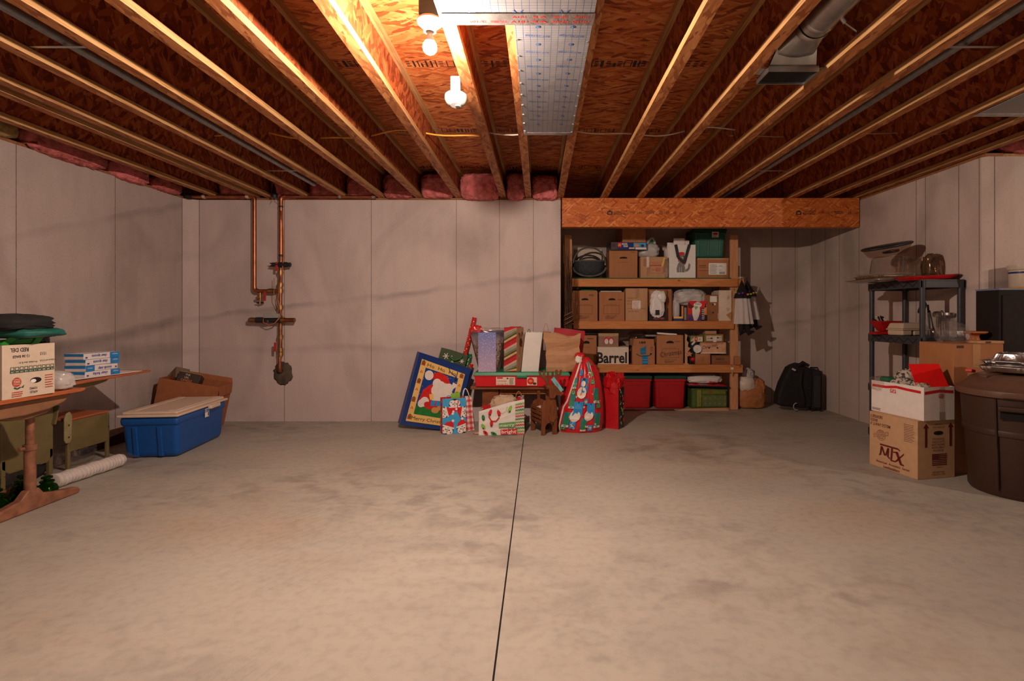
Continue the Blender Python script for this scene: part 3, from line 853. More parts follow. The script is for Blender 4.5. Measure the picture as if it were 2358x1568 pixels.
b = MB(); b.tube([Q(599, 674), Q(599, 690)], .015, 10); b.tube([Q(592, 688, -.01), Q(599, 684, -.01)], .018, 10); b.build('drain_cock', BRASS, wp, smooth=40)
b = MB(); b.tube([Q(599, 692), Q(599, 700)], .01, 8); b.build('drain_stem', BRASS, wp)
b = MB(); b.tube([Q(591, 697), Q(607, 697)], .008, 8); b.build('drain_knob', BLK, wp)
WIREC = M('orange_ground_wire', (.48, .14, .05), .5)
b = MB()
b.tube([Q(650, 486, -.03), Q(656, 530, -.04), Q(659, 578, -.05), Q(655, 630, -.05), Q(649, 660, -.05), Q(645, 690, -.05), Q(650, 715, -.05), Q(657, 732, -.05)], .005, 6)
b.build('ground_wire', WIREC, wp, smooth=180)
b = MB(); b.tube([Q(612, 733, -.05), Q(614, 742, -.07), Q(627, 748, -.07), Q(640, 744, -.07), Q(651, 730, -.06)], .005, 6); b.build('signal_wire', WIREC, wp, smooth=180)
b = MB(); b.tube([Q(633, 640, -.02), Q(634, 690, -.03), Q(645, 712, -.03), Q(641, 724, -.03)], .003, 6); b.build('signal_wire', GCAB, wp, smooth=180)
# mortar patch where the pipe enters
MORTAR = M('dark_mortar', (.085, .065, .05), .95, var=.4, scale=14, bump=1, bscale=20)
o = blob('mortar_patch', (0, 0, 0), (.088, .022, .105), MORTAR, None, e=.9, amp=.2, freq=6, seed=9, nu=24, nv=14, smooth=180)
o.location = W(652, 860, YB) + V((0, 0, 0)); tag(o, 'rough dark mortar patch around the pipe entry in the wall', 'mortar')
# black hanging device above the main
bd = thing('leak_sensor', 'small black device with loose wires hanging above the copper pipe', 'sensor', W(632, 456, PY))
b = MB(); b.tube([(0, 0, 0), (0, 0, .05), (0, 0, .052), (0, 0, .11), (0, 0, .15)], [.034, .034, .027, .022, .016], 14); b.build('sensor_body', BLK, bd, smooth=40)
b = MB(); b.tube([(-.02, -.01, 0), (-.012, -.012, -.03), (-.035, -.012, -.06)], .0025, 5); b.tube([(.01, -.01, 0), (.03, -.012, -.03), (.06, -.012, -.05)], .0025, 5); b.build('loose_wire', GCAB, bd, smooth=180)

# ---------------------------------------------------------------- wooden storage shelf in the alcove
YS = 6.60
PINE = lumber('pine_rail', (.52, .185, .055), (.66, .27, .09), 'X')
PINEV = lumber('pine_post', (.56, .26, .12), (.70, .36, .18), 'Z')
Z1, Z2, Z3 = ZP(640, YS), ZP(739, YS), ZP(839, YS)
sh = thing('storage_shelf', 'wooden three-tier shelf of pine studs filling the alcove', 'shelf', (1.4, YS + .2, 0))
def sl(x): return x - 1.4
for px0, px1 in ((1300, 1317), (1682, 1700)):
    for k in range(2):
        b = MB(); b.box(sl(XP(px0, YS)), sl(XP(px1, YS)), -.2 + k * .42, -.162 + k * .42, 0.001, 2.162); b.build('post', PINEV, sh, bevel=.003, bseg=1)
for zt, xa, xb in ((Z1 - .012, 1317, 1697), (Z2, 1320, 1688), (Z3, 1322, 1708)):
    b = MB(); b.box(sl(XP(xa, YS)), sl(XP(xb, YS)), -.24, -.201, zt - .098, zt); b.build('rail', PINE, sh, bevel=.003, bseg=1)
GPLY = M('green_painted_edge', (.02, .12, .04), .6)
for zt, m in ((Z1, GPLY), (Z2, PINE), (Z3, PINE)):
    b = MB(); b.box(sl(XP(1318, YS)), sl(XP(1681, YS)), -.2405 if m is GPLY else -.2, .27, zt - .012, zt - .0005); b.build('deck_board', m, sh)
b = MB(); b.box(sl(XP(1697, YS)), sl(XP(1712, YS)), -.22, -.19, Z1 - .12, Z1 - .01); b.build('peg_block', PINE, sh, bevel=.003)

# ---- builders for cartons
def sbox(px0, px1, py0, py1, Y): return XP((px0 + px1) / 2, Y), abs(XP(px1, Y) - XP(px0, Y)), ZP(py0, Y) - ZP(py1, Y)
def carton(label, cx, yf, z0, w, d, h, mat=None, rz=0, open_=False, tape=False, hole=None, group=None, name='cardboard_box', cat='box', flaps=True):
    mat = mat or KRAFT
    t = thing(name, label, cat, (cx + 0, yf + d / 2, z0 + .0005), rz, group)
    b = MB()
    if not open_:
        b.box(-w/2, w/2, -d/2, d/2, 0, h - (.004 if flaps else 0)); b.build('box_body', mat, t, bevel=.003)
        if flaps:
            for s in (-1, 1):
                f = MB(); f.box(-w/2 + .001, w/2 - .001, min(s * .001, s * d/2), max(s * .001, s * d/2), h - .004, h); f.build('flap', mat, t, bevel=.001, bseg=1)
    else:
        k = .004
        b.box(-w/2, w/2, -d/2, d/2, 0, k); b.box(-w/2, w/2, -d/2, -d/2 + k, k, h); b.box(-w/2, w/2, d/2 - k, d/2, k, h)
        b.box(-w/2, -w/2 + k, -d/2 + k, d/2 - k, k, h); b.box(w/2 - k, w/2, -d/2 + k, d/2 - k, k, h); b.build('box_body', mat, t)
    if tape:
        f = MB(); f.box(-.028, .028, -d/2 - .0012, -d/2, h * .72, h); f.build('tape', TAPE, t)
    if hole:
        p = front(w, d, h, .002); p.ell(hole[0], hole[1], hole[2], hole[3], DARK, n=18, a0=0 if len(hole) < 5 else -20, a1=360 if len(hole) < 5 else 200); p.build('hand_hole_shade', t)  # flat dark shape painting the shade inside a hand hole
    return t
def flap(t, a, b_, d, l, mat, name='flap'):
    """open flap hinged on edge a-b, pointing along d with length l"""
    a, b_, d = V(a), V(b_), V(d).normalized() * l
    n = (b_ - a).cross(d).normalized() * .003
    m = MB(); ins = (b_ - a) * .03
    m.hexa([a, b_, b_ + n, a + n, a + d + ins, b_ + d - ins, b_ + d - ins + n, a + d + ins + n]); return m.build(name, mat, t)
YF = 6.635      # front of the things on the shelf

# ---------------------------------------------------------------- top shelf
cx, w, h = sbox(1332, 1386, 568, 639, 7.0)
bd = MB(); bd.box(-w/2, w/2, 0, .012, 0, h); o = bd.build('white_board', CREAM, bevel=.002); o.location = (cx, 7.0, Z1); o.rotation_euler = (R(-4), 0, 0)
tag(o, 'cream board standing behind the dark basket on the top shelf', 'board')
cx, w, h = sbox(1320, 1396, 600, 637, YF)
bk = thing('wicker_basket', 'dark blue-grey woven basket with two hoop handles on the top shelf', 'basket', (cx, YF + .16, Z1 + .02))
WICK = M('dark_wicker', (.028, .034, .042), .7, var=.5, scale=80, stretch=(1, 1, .25), bump=.8, bscale=90); RIMW = M('wicker_rim', (.10, .095, .075), .7, var=.3)
b = MB(); n = 40; prof = [(.55, 0), (.82, .03), (.95, .08), (1.0, .14), (.985, .2), (.93, .2), (.9, .12), (.5, .03)]
b.lathe([(r * w / 2, z) for r, z in prof], n, sy=.62); b.build('basket_body', WICK, bk, smooth=50)
b = MB(); pts = [V((math.cos(R(a)) * w / 2, math.sin(R(a)) * w * .31 - .0, .2)) for a in range(0, 361, 12)]; b.tube(pts, .012, 8); b.build('basket_rim', RIMW, bk, smooth=180)
for (yy, hh, sx, mt) in ((-.1, .20, .98, RIMW), (.08, .12, .86, WICK)):
    b = MB(); b.tube([V((math.cos(R(a)) * w / 2 * sx, yy, .17 + math.sin(R(a)) * hh)) for a in range(0, 181, 12)], .011, 8); b.build('hoop_handle', mt, bk, smooth=180)
b = MB(); b.tube([V((math.cos(R(a)) * w / 2 * 1.0, -.125, .12 + math.sin(R(a)) * .115)) for a in range(180, 361, 12)], .014, 8); b.build('lower_band', RIMW, bk, smooth=180)

cx, w, h = sbox(1403, 1468, 575, 639, YF)
t = carton('tall brown carton with one hand hole under the toy box on the top shelf', cx, YF, Z1, w, .34, h, hole=(.5, .72, .14, .045, 1))
p = front(w, .34, h); p.text('10 WASTER 93383', .48, .57, .022, INK, w=.38); p.rect(.78, .925, .9, .94, INK); p.build('lettering', t)
zt = Z1 + h
# building-toy set box lying on it
cx, w, h2 = sbox(1404, 1487, 558, 575, YF - .05)
t = carton('flat blue construction toy box lying under a brown carton, printed MODEL TEAM', XP(1446, YF - .05), YF - .06, zt, w, .3, h2, NAVY, rz=R(4), name='toy_box', flaps=False)
p = front(w, .3, h2)
p.rect(.0, .0, .18, 1, M('dim_grey_print', (.06, .07, .08), .4)); p.rect(.19, .3, .29, .98, REDP, 1); p.text('LEGO', .24, .64, .3, YELL, w=.085, lift=2, bold=.03)
p.text('MODEL', .385, .78, .25, WHITE, w=.16, bold=.03); p.text('TEAM', .40, .48, .25, WHITE, w=.13, bold=.03)
p.rect(.63, .35, .98, .95, SKYB, 1); p.ell(.72, .6, .06, .22, ORANGE, 2); p.ell(.88, .55, .05, .2, CHAR, 2); p.rect(.5, .12, .66, .3, CREAM, 1); p.rect(.68, .05, .99, .32, WHITE, 2); p.rect(.02, .4, .12, .8, MAROON, 1)
p.build('printed_panel', t)
p = left(w, .3, h2); p.rect(.02, .05, .98, .95, M('deep_navy', (.006, .008, .03), .4)); p.build('printed_panel', t)
zt2 = zt + h2 + .004
cx, w, h = sbox(1431, 1485, 500, 557, YF)
t = carton('brown carton touching the beam above the toy box', XP(1458, YF), YF - .02, zt2, w, .42, .30, rz=R(2))
p = front(w, .42, .30); p.rect(.38, .12, .58, .4, TAPE); p.build('tape', t)

cx, w, h = sbox(1475, 1538, 591, 640, YF)
t = carton('taped brown parcel with red shipping print on the top shelf', cx, YF, Z1, w, .3, h, KRAFT2)
p = front(w, .3, h); RINK = M('faded_red_ink', (.50, .09, .06), .6)
p.outline(.34, .22, .82, .76, .004, RINK); p.rect(.34, .56, .82, .62, RINK); p.text('FRAGILE', .58, .68, .07, RINK, w=.3); p.text('SKS', .5, .4, .1, RINK, w=.2); p.scribble(.55, .3, .78, .5, 3, RINK)
p.rect(.22, .5, .31, 1.0, CREAM, 1); p.poly([(.84, .95), (.9, .95), (.82, .55), (.76, .55)], YELL, 1)
p.rect(.1, .55, .22, .9, CLEARTAPE); p.poly([(.22, .1), (.3, .1), (.34, .55), (.24, .55)], CLEARTAPE, 1); p.build('lettering', t)
o = blob('tape_wad', (w/2 - .02, -.153, h * .45), (.026, .012, h * .36), clear('crumpled_tape', (1, 1, 1), .35, .06), t, e=.8, amp=.3, freq=4, seed=4, nu=12, nv=10, smooth=5)
zt3 = Z1 + h
pb = thing('plastic_bag', 'white plastic carrier bag slumped on the taped parcel', 'bag', (XP(1496, YF), YF + .14, zt3 + .002))
blob('bag_body', (0, 0, .09), (.125, .09, .085), GBAG, pb, e=.75, amp=.16, freq=5, seed=6, floor=0)
b = MB(); b.tube([(-.05, -.03, .12), (-.01, -.03, .2), (.03, -.03, .24), (.07, -.02, .25), (.085, -.02, .2), (.08, -.03, .1)], [.03, .028, .02, .016, .02, .03], 8); b.build('bag_handle', GBAG, pb, smooth=60)
blob('green_contents', (.055, 0, .175), (.035, .03, .05), GREENP, pb, amp=.2, seed=3, nu=16, nv=10)

def soft_bag(t, w, d, h, mat, tw=None, td=None, crumple=.004, seed=1, name='bag_body', nz=7, thick=.0018, sidefold=.25, lean=(0, 0)):
    """open-topped paper bag: front at -d/2, thin walls, gusset folds at the sides"""
    tw = tw or w; td = td or d
    per = [(-1, -1), (-.33, -1), (.33, -1), (1, -1), (1, 0), (1, 1), (.33, 1), (-.33, 1), (-1, 1), (-1, 0)]
    vs = []; n = len(per)
    for j in range(nz + 1):
        k = j / nz; ww = w + (tw - w) * k; dd = d + (td - d) * k
        for i, (a, c) in enumerate(per):
            x = a * ww / 2; y = c * dd / 2
            if c == 0: x -= a * sidefold * dd * k * .6
            x += crumple * noise.noise(V((x * 9, y * 9, k * 4 + seed * 3))); y += crumple * noise.noise(V((x * 9 + 7, y * 9, k * 4 + seed * 5)))
            vs.append((x + lean[0] * k, y + lean[1] * k, h * k + (crumple * 2 * noise.noise(V((x * 12, y * 12, seed))) if j == nz else 0)))
    fs = [tuple(range(n - 1, -1, -1))]
    for j in range(nz):
        for i in range(n): fs.append((j * n + i, j * n + (i + 1) % n, (j + 1) * n + (i + 1) % n, (j + 1) * n + i))
    b = MB(); b.add(vs, fs); return b.build(name, mat, t, solid=thick)
def loop(t, x0, x1, y, z, hgt, mat, r=.0025, name='handle', drop=False):
    s = -1 if drop else 1
    b = MB(); b.tube([V((x0 + (x1 - x0) * k / 10, y, z + s * hgt * math.sin(math.pi * k / 10) ** .7)) for k in range(11)], r, 6); return b.build(name, mat, t, smooth=180)

cx, w, h = sbox(1541, 1602, 563, 640, YF)
tb = thing('tote_bag', 'white tote bag with a grey cat in a red beret and black straps', 'bag', (cx, YF + .07, Z1 + .001))
soft_bag(tb, w, .13, h, WHITE, seed=2, crumple=.002)
p = front(w, .13, h, .004); GREYC = M('grey_cat_print', (.22, .21, .20), .6)
p.poly([(.29, .17), (.58, .17), (.6, .3), (.55, .44), (.5, .5), (.4, .5), (.33, .42), (.28, .3)], GREYC)
p.ell(.45, .6, .13, .085, GREYC, 1); p.poly([(.33, .64), (.35, .74), (.42, .66)], GREYC, 1); p.poly([(.5, .66), (.58, .74), (.58, .62)], GREYC, 1)
p.poly([(.6, .19), (.7, .2), (.78, .28), (.8, .4), (.75, .45), (.72, .38), (.7, .3), (.6, .25)], GREYC)
p.ell(.42, .72, .16, .055, REDP, 2, rot=12); p.rect(.34, .49, .58, .55, REDP, 2); p.ell(.57, .44, .05, .045, REDP, 2); p.star(.4, .52, .01, YELL, 3)
p.disc(.41, .61, .006, WHITE, 3); p.disc(.5, .61, .006, WHITE, 3)
for x in (.38, .46): p.rect(x, .17, x + .012, .33, WHITE, 1)
p.poly([(0, 0), (1, 0), (.9, .08), (.5, .13), (.1, .08)], WHITE, 0)
p.build('cat_print', tb)
b = MB(); b.bar((-.085, -.075, h), (-.055, -.078, h * .62), .004, .035, up=(0, 1, 0)); b.bar((-.055, -.078, h * .62), (.02, -.079, h * .45), .004, .035, up=(0, 1, 0)); b.bar((.02, -.079, h * .45), (.085, -.076, h), .004, .035, up=(0, 1, 0)); b.build('strap', BLK, tb)
for k, (x, hh) in enumerate(((-.03, .085), (.03, .06), (-.1, .035))):
    b = MB(); b.box(x - .07, x + .07, -.03 + k * .02, -.026 + k * .02, h * .4, h + hh); b.build('paper_sheet', WCARD, tb)
t2 = thing('paper_bag', 'plain white paper bag behind the cat tote', 'bag', (XP(1545, YF + .2), YF + .2, Z1 + .001)); soft_bag(t2, .16, .1, .38, WCARD, seed=8)

cx, w, h = sbox(1606, 1678, 594, 640, YF)
t = carton('wide brown carton with a large white shipping label under the green tote', cx, YF, Z1, w, .34, h)
p = front(w, .34, h); p.rect(.36, .17, .93, .75, WHITE); p.scribble(.4, .2, .65, .7, 7, BLACK, 1, fill=.4)
for k in range(9): p.rect(.7 + k * .02, .2, .71 + k * .02, .32, BLACK, 1)
p.text('MIR', .74, .6, .06, BLACK, w=.1, lift=1); p.text('W13', .74, .4, .05, BLACK, w=.1, lift=1); p.rect(.06, .36, .33, .38, INK); p.rect(.06, .52, .3, .54, INK); p.scribble(.06, .58, .33, .66, 1, INK); p.rect(0, .92, 1, 1, TAPE); p.build('shipping_label', t)
GRTUB = M('green_tub_plastic', (.012, .11, .07), .38, var=.08); GRLID = M('dark_green_lid', (.008, .05, .032), .4, var=.08)
def tub(label, cx, yf, z0, w, d, h, mat, lidmat, ribs=True, group=None, cat='tote', lidh=.03, taper=.86, rz=0, name='storage_tote', inset=None):
    t = thing(name, label, cat, (cx, yf + d / 2, z0 + .001), rz, group)
    b = MB(); k = taper
    b.hexa([(-w/2*k, -d/2*k, 0), (w/2*k, -d/2*k, 0), (w/2*k, d/2*k, 0), (-w/2*k, d/2*k, 0), (-w/2*.97, -d/2*.97, h - lidh), (w/2*.97, -d/2*.97, h - lidh), (w/2*.97, d/2*.97, h - lidh), (-w/2*.97, d/2*.97, h - lidh)])
    b.build('tub_body', mat, t, bevel=.03, bseg=4)
    b = MB(); b.box(-w/2*.985, w/2*.985, -d/2*.985, d/2*.985, h - lidh - .035, h - lidh); b.build('tub_rim', mat, t, bevel=.012, bseg=3)
    b = MB(); b.box(-w/2, w/2, -d/2, d/2, h - lidh, h - .008); b.box(-w/2*.86, w/2*.86, -d/2*.86, d/2*.86, h - .012, h); b.build('lid', lidmat, t, bevel=.008, bseg=3)
    if ribs:
        for x in ribs if ribs is not True else (-.25, .25):
            b = MB(); f = lambda z: -d/2 * (k + (.97 - k) * z / (h - lidh))
            b.hexa([(x * w - .01, f(.03) - .008, .03), (x * w + .01, f(.03) - .008, .03), (x * w + .01, f(.03) + .01, .03), (x * w - .01, f(.03) + .01, .03), (x * w - .01, f(h*.8) - .008, h*.8), (x * w + .01, f(h*.8) - .008, h*.8), (x * w + .01, f(h*.8) + .01, h*.8), (x * w - .01, f(h*.8) + .01, h*.8)])
            b.build('rib', mat, t, bevel=.004)
    return t
cx, w, h0 = sbox(1598, 1674, 523, 593, YF)
t = tub('green plastic tote stacked on the labelled carton at top right of the shelf', cx, YF, Z1 + h + .001, w, .38, h0, GRTUB, GRLID, ribs=(-.05, .3, -.35), lidh=.05)
p = front(w, .38 * .97, h0, .004); p.rect(.55, .68, .75, .86, WHITE); p.ell(.65, .8, .08, .04, REDP, 1); p.scribble(.58, .69, .72, .75, 2, INK, 1); p.build('sticker', t)

# ---------------------------------------------------------------- second shelf
GRP = 'matching moving cartons on the middle shelf'
def movebox(label, px0, px1, py0, rz=0, hole=True, extra=None, base=738, zs=Z2, d=.34):
    cx, w, h = sbox(px0, px1, py0, base, YF)
    t = carton(label, cx, YF, zs, w, d, h, rz=rz, open_=True, hole=(.5, .74, .14, .05, 1) if hole else None, group=GRP)
    p = front(w, d, h); p.text('10 WASTER 93383', .5, .57, .022, INK, w=.38); p.outline(.18, .24, .8, .54, .003, INK); p.text('KIMBLE GLASS', .46, .17, .032, INK, w=.44, bold=.01); p.scribble(.24, .07, .66, .13, 2, INK, seed=px0)
    if extra: extra(p)
    p.build('lettering', t)
    return t, w, h, cx
t, w, h, cx = movebox('brown carton with oval hand hole and green tissue at left of middle shelf', 1318, 1376, 672, extra=lambda p: p.scribble(.66, .86, .88, .93, 2, INK, seed=9))
for k in range(2): flap(t, (-w/2, -.17 + .33 * k, h), (w/2, -.17 + .33 * k, h), (0, (-1, 1)[k] * .1, 1), .02, KRAFT)
blob('green_tissue', (.03, 0, h - .005), (.11, .09, .045), M('green_tissue', (.02, .20, .07), .35, var=.2), t, amp=.28, freq=8, seed=12)
t, w, h, cx = movebox('brown carton stuffed with folded papers, second from left on middle shelf', 1380, 1438, 672, extra=lambda p: p.scribble(.74, .72, .96, .76, 1, MAROON, seed=2))
for k in range(4):
    b = MB(); b.box(-w/2 + .02, w/2 - .01 - k * .008, -.14, .12, h - .012 + k * .008, h - .007 + k * .008); b.build('folded_paper', WCARD, t)
cx, w, h = sbox(1440, 1491, 663, 738, YF)
t = carton('tall pale carton with a red-printed white label in the middle of the shelf', cx, YF, Z2, w, .33, h, KRAFT2, rz=R(1))
p = front(w, .33, h); p.rect(.3, .36, .68, .62, WHITE); p.scribble(.33, .38, .64, .6, 6, RINK, 1, fill=.5); p.text('CONTENTS: TASK', .3, .70, .03, INK, w=.42); p.text('PART NO.', .2, .61, .03, INK, w=.25); p.text('FOR ETF', .18, .52, .03, INK, w=.2); p.text('K MADE IN CHINA', .5, .38, .035, INK, w=.8); p.text('BOX IN CHINA', .35, .29, .03, INK, w=.45)
p.rect(.45, .72, .62, 1.0, CLEARTAPE, 1); p.build('lettering', t)
# open carton with bag and dark box
cx, w, h = sbox(1493, 1549, 664, 738, YF)
t = carton('open brown carton standing on its side in the middle shelf, flaps out', cx, YF + .06, Z2, w, .26, h)
p = front(w, .26, h); p.rect(.03, .03, .75, .97, KRAFT3); p.rect(.1, .55, .72, .95, KRAFT2, 1); p.build('painted_inside_shade', t)  # shaded inside of the carton painted flat on its front
flap(t, (w/2, -.13, 0), (w/2, -.13, h * .97), (-.15, -1, 0), .07, KRAFT, 'side_flap'); flap(t, (w/2 - .085, -.13, h * .45), (w/2 - .085, -.13, h), (.3, -1, 0), .05, KRAFT, 'side_flap')
cx, w, h = sbox(1495, 1535, 704, 738, YF - .03)
t = carton('small black box with a moon and red lettering in front of the open carton', cx, YF - .03, Z2, w, .07, h, M('black_gloss_card', (.02, .02, .024), .3), name='black_box', flaps=False)
p = front(w, .07, h); p.text('HALLOWEEN', .55, .17, .12, M('pink_red_print', (.7, .12, .10), .4), w=.6, bold=.02); p.ell(.86, .68, .06, .07, M('violet_print', (.07, .06, .13), .4)); p.build('lettering', t)
pb = thing('plastic_bag', 'white grocery bag hanging from the open carton on the middle shelf', 'bag', (XP(1513, YF - .06), YF - .065, Z2 + .06))
blob('bag_body', (.0, -.0, .15), (.082, .03, .135), WBAG, pb, e=.75, amp=.20, freq=3.2, seed=15, top=.75, nu=44, nv=30, smooth=70)
blob('bag_knot', (.05, -.01, .23), (.045, .03, .06), WBAG, pb, e=.9, amp=.25, freq=6, seed=16)
b = MB(); b.box(-.03, .02, -.042, -.038, .015, .075); b.build('bag_print', BLACK, pb)
# grey film bag, small boxes, ghost box, tall cartons
pb = thing('plastic_bag', 'grey translucent plastic bag bulging above the ghost box', 'bag', (XP(1590, YF), YF + .06, Z2 + .001))
blob('bag_body', (.0, 0, .295), (.165, .09, .085), GBAG, pb, e=.75, amp=.19, freq=3.4, seed=21, nu=52, nv=32, smooth=70)
blob('bag_tail', (-.17, -.0, .14), (.04, .05, .14), GBAG, pb, e=.8, amp=.2, freq=6, seed=23)
cx, w, h = sbox(1551, 1572, 728, 738, YF - .02)
t = carton('small blue and yellow box at the front of the middle shelf', cx, YF - .02, Z2, w, .1, h, NAVY, name='small_box', flaps=False)
p = front(w, .1, h); p.rect(0, .55, 1, 1, YELL); p.build('yellow_band', t)
cx, w, h = sbox(1568, 1586, 700, 738, YF + .02)
t = carton('dark narrow box with coloured spines left of the ghost box', cx, YF + .02, Z2, w, .14, h, BLK, name='narrow_box', flaps=False)
p = front(w, .14, h); p.rect(.08, .1, .3, .9, ORANGE); p.rect(.42, .05, .7, .8, M('grey_strip', (.3, .3, .3), .5)); p.rect(.78, .1, .95, .9, GREENP); p.build('spine_print', t)
cx, w, h = sbox(1585, 1628, 692, 738, YF - .03)
t = carton('red and purple party box with a hanging white ghost print', cx, YF - .03, Z2, w, .12, h, RED, name='party_box', flaps=False)
PURP = M('purple_print', (.10, .04, .18), .4)
p = front(w, .12, h); p.rect(0, 0, 1, .3, PURP); p.rect(.68, 0, 1, .62, M('dark_side_panel', (.02, .018, .03), .4), 1); p.rect(.85, .3, 1, .8, ORANGE, 2); p.ell(.12, .2, .16, .14, PURP, 1)
p.ell(.5, .8, .22, .13, WHITE, 1); p.poly([(.2, .62), (.35, .75), (.6, .75), (.62, .5), (.55, .2), (.45, .02), (.3, .02), (.22, .3)], WHITE, 2); p.text('Hanging', .5, .86, .07, BLACK, w=.3, lift=3); p.ell(.42, .68, .1, .06, LIME, 3); p.ell(.4, .6, .02, .03, BLACK, 4)
p.poly([(0, .95), (.3, .7), (.1, .6), (0, .7)], MAROON, 1); p.poly([(.9, .9), (.98, .7), (.85, .65)], BLACK, 3); p.scribble(.72, .06, .9, .6, 6, WHITE, 3); p.build('ghost_print', t)
cx, w, h = sbox(1628, 1655, 678, 738, YF - .02)
t = carton('narrow brown shipping box with two dark spots left of the cream box', XP(1641, YF), YF - .03, Z2, w * 1.25, .2, h, KRAFT3, rz=R(-8))
p = front(w * 1.25, .2, h); p.rect(.35, .72, .8, .95, WHITE); p.disc(.55, .62, .011, BLACK, 1); p.disc(.55, .32, .011, BLACK, 1); p.disc(.66, .64, .015, CREAM); p.scribble(.85, .08, .95, .3, 4, WHITE); p.build('label', t)
cx, w, h = sbox(1652, 1681, 668, 738, YF)
t = carton('cream cardboard box with shiny tape patches at the right end of the middle shelf', cx, YF - .06, Z2, w, .3, h, CREAM, flaps=False)
p = front(w, .3, h); p.ell(.72, .76, .12, .07, CLEARTAPE); p.ell(.7, .38, .14, .06, CLEARTAPE); p.poly([(.55, .2), (.98, 0), (.98, .3)], TAPE); p.build('tape', t)

# ---------------------------------------------------------------- third shelf
cx, w, h = sbox(1338, 1374, 772, 838, YF)
t = carton('brown carton with hand hole at the left of the lower shelf behind the bags', cx, YF, Z3, w * 1.0, .34, h, hole=(.35, .74, .2, .07, 1))
p = front(w, .34, h); p.text('WASTER 93383', .4, .58, .022, INK, w=.5); p.scribble(.4, .86, .9, .92, 1, INK); p.build('lettering', t)
ro = thing('wrap_roll', 'red and black roll lying across the lower shelf cartons', 'roll', (XP(1345, YF), YF + .1, Z3 + h + .0185))
b = MB(); b.tube([(-.1, 0, 0), (.02, 0, 0)], .018, 12); b.build('red_end', REDP, ro, smooth=40)
b = MB(); b.tube([(.02, 0, 0), (.2, .02, -.0)], .018, 12); b.build('black_end', BLK, ro, smooth=40)
cx, w, h = sbox(1376, 1447, 798, 838, YF - .02)
t = carton('white carton printed Barrel in heavy black letters on the lower shelf', cx, YF - .04, Z3, w, .33, h, CREAM)
p = front(w, .33, h); p.text('Barrel', .46, .40, .62, BLACK, w=.97, bold=.028); p.build('lettering', t)
zb = Z3 + h
cx, w, h = sbox(1378, 1424, 767, 798, YF)
t = carton('brown gift box with two red and white round motifs on the Barrel carton', cx, YF - .01, zb, w, .26, h, M('mauve_brown_card', (.30, .16, .11), .6), name='gift_box', flaps=False)
p = front(w, .26, h); p.rect(0, .78, 1, 1, M('gold_lid', (.45, .30, .14), .5)); 
for c_ in (.4, .63): p.ell(c_, .45, .13, .27, REDP); p.ell(c_, .4, .1, .2, WHITE, 1); p.ell(c_, .45, .05, .1, CREAM, 2)
p.build('roundels', t)
cx, w, h = sbox(1457, 1508, 795, 838, YF)
t = carton('open shipping carton with blue tape and a smile arrow, marked 1B9', cx, YF - .04, Z3, w, .32, h, KRAFT, rz=R(-4), open_=True)
p = front(w, .32, h); p.text('1B9', .5, 1.2, .2, BLACK, w=.3); p.build('lettering', t)
f1 = flap(t, (-w/2 + .012, -.162, h), (w/2 - .008, -.162, h), (0, -.05, 1), .082, KRAFT)
flap(t, (-w/2, .14, h), (-w/2, -.14, h), (-1, .0, .45), .09, KRAFT); flap(t, (-w/2, .15, h), (w/2, .15, h), (0, .5, 1), .08, KRAFT)
p = Print((-w/2, -.17, h), (w/2, -.17, h), (w/2, -.175, h + .08), (-w/2, -.175, h + .08), .003); p.text('1B9', .45, .5, .35, BLACK, w=.28, bold=.02); p.build('flap_lettering', t)
p = front(w, .32, h); BT = M('blue_tape', (.015, .17, .36), .3)
p.poly([(.44, 0), (.7, 0), (.7, .5), (.44, .5)], BT); p.poly([(.36, .52), (.62, .55), (.62, 1.0), (.52, .92), (.36, .85)], BT); p.text('prime', .5, .7, .09, SKYB, w=.18, lift=1); 
for k in range(3): p.rect(.45, .1 + k * .14, .69, .15 + k * .14, SKYB, 1)
p.line([(.18, .56), (.28, .48), (.44, .42), (.6, .42), (.74, .47), (.86, .54)], .008, BLACK, 2); p.poly([(.8, .5), (.9, .6), (.78, .6)], BLACK, 2)
for k in (.82, .88): p.rect(k, .74, k + .012, .9, INK); p.poly([(k - .015, .88), (k + .027, .88), (k + .006, .95)], INK)
p.rect(.8, .72, .92, .735, INK); p.build('tape_and_arrow', t)
pb = blob('plastic_bag', (0, 0, .05), (.10, .08, .05), FILM, None, e=.8, amp=.3, freq=7, seed=44, nu=28, nv=18); pb.location = (XP(1472, 6.9), 6.97, Z3 + .29); tag(pb, 'crumpled clear plastic bag at the back of the lower shelf', 'bag')
st = MB(); st.box(-.12, .12, -.08, .08, 0, .28); o = st.build('brown_carton', KRAFT3); o.location = (XP(1472, 6.95), 6.975, Z3 + .001); tag(o, 'brown carton behind the shipping carton holding a clear bag', 'box')
cx, w, h = sbox(1512, 1573, 771, 838, YF)
t = carton('brown carton with Christmas written by hand, right of the shipping carton', cx, YF - .02, Z3, w, .34, h, hole=(.5, .74, .14, .06, 1), rz=R(-1))
p = front(w, .34, h); p.text('10 WASTER 93383', .5, .56, .022, INK, w=.4); p.outline(.2, .22, .84, .53, .003, INK); p.text('Christmas', .53, .38, .17, BLACK, w=.8, rot=9, shear=.2); p.text('KIMBLE GLASS', .52, .15, .03, INK, w=.46); p.scribble(.3, .05, .7, .11, 2, INK); p.scribble(.68, .76, .94, .8, 1, INK); p.build('lettering', t)
zb2 = Z3 + h
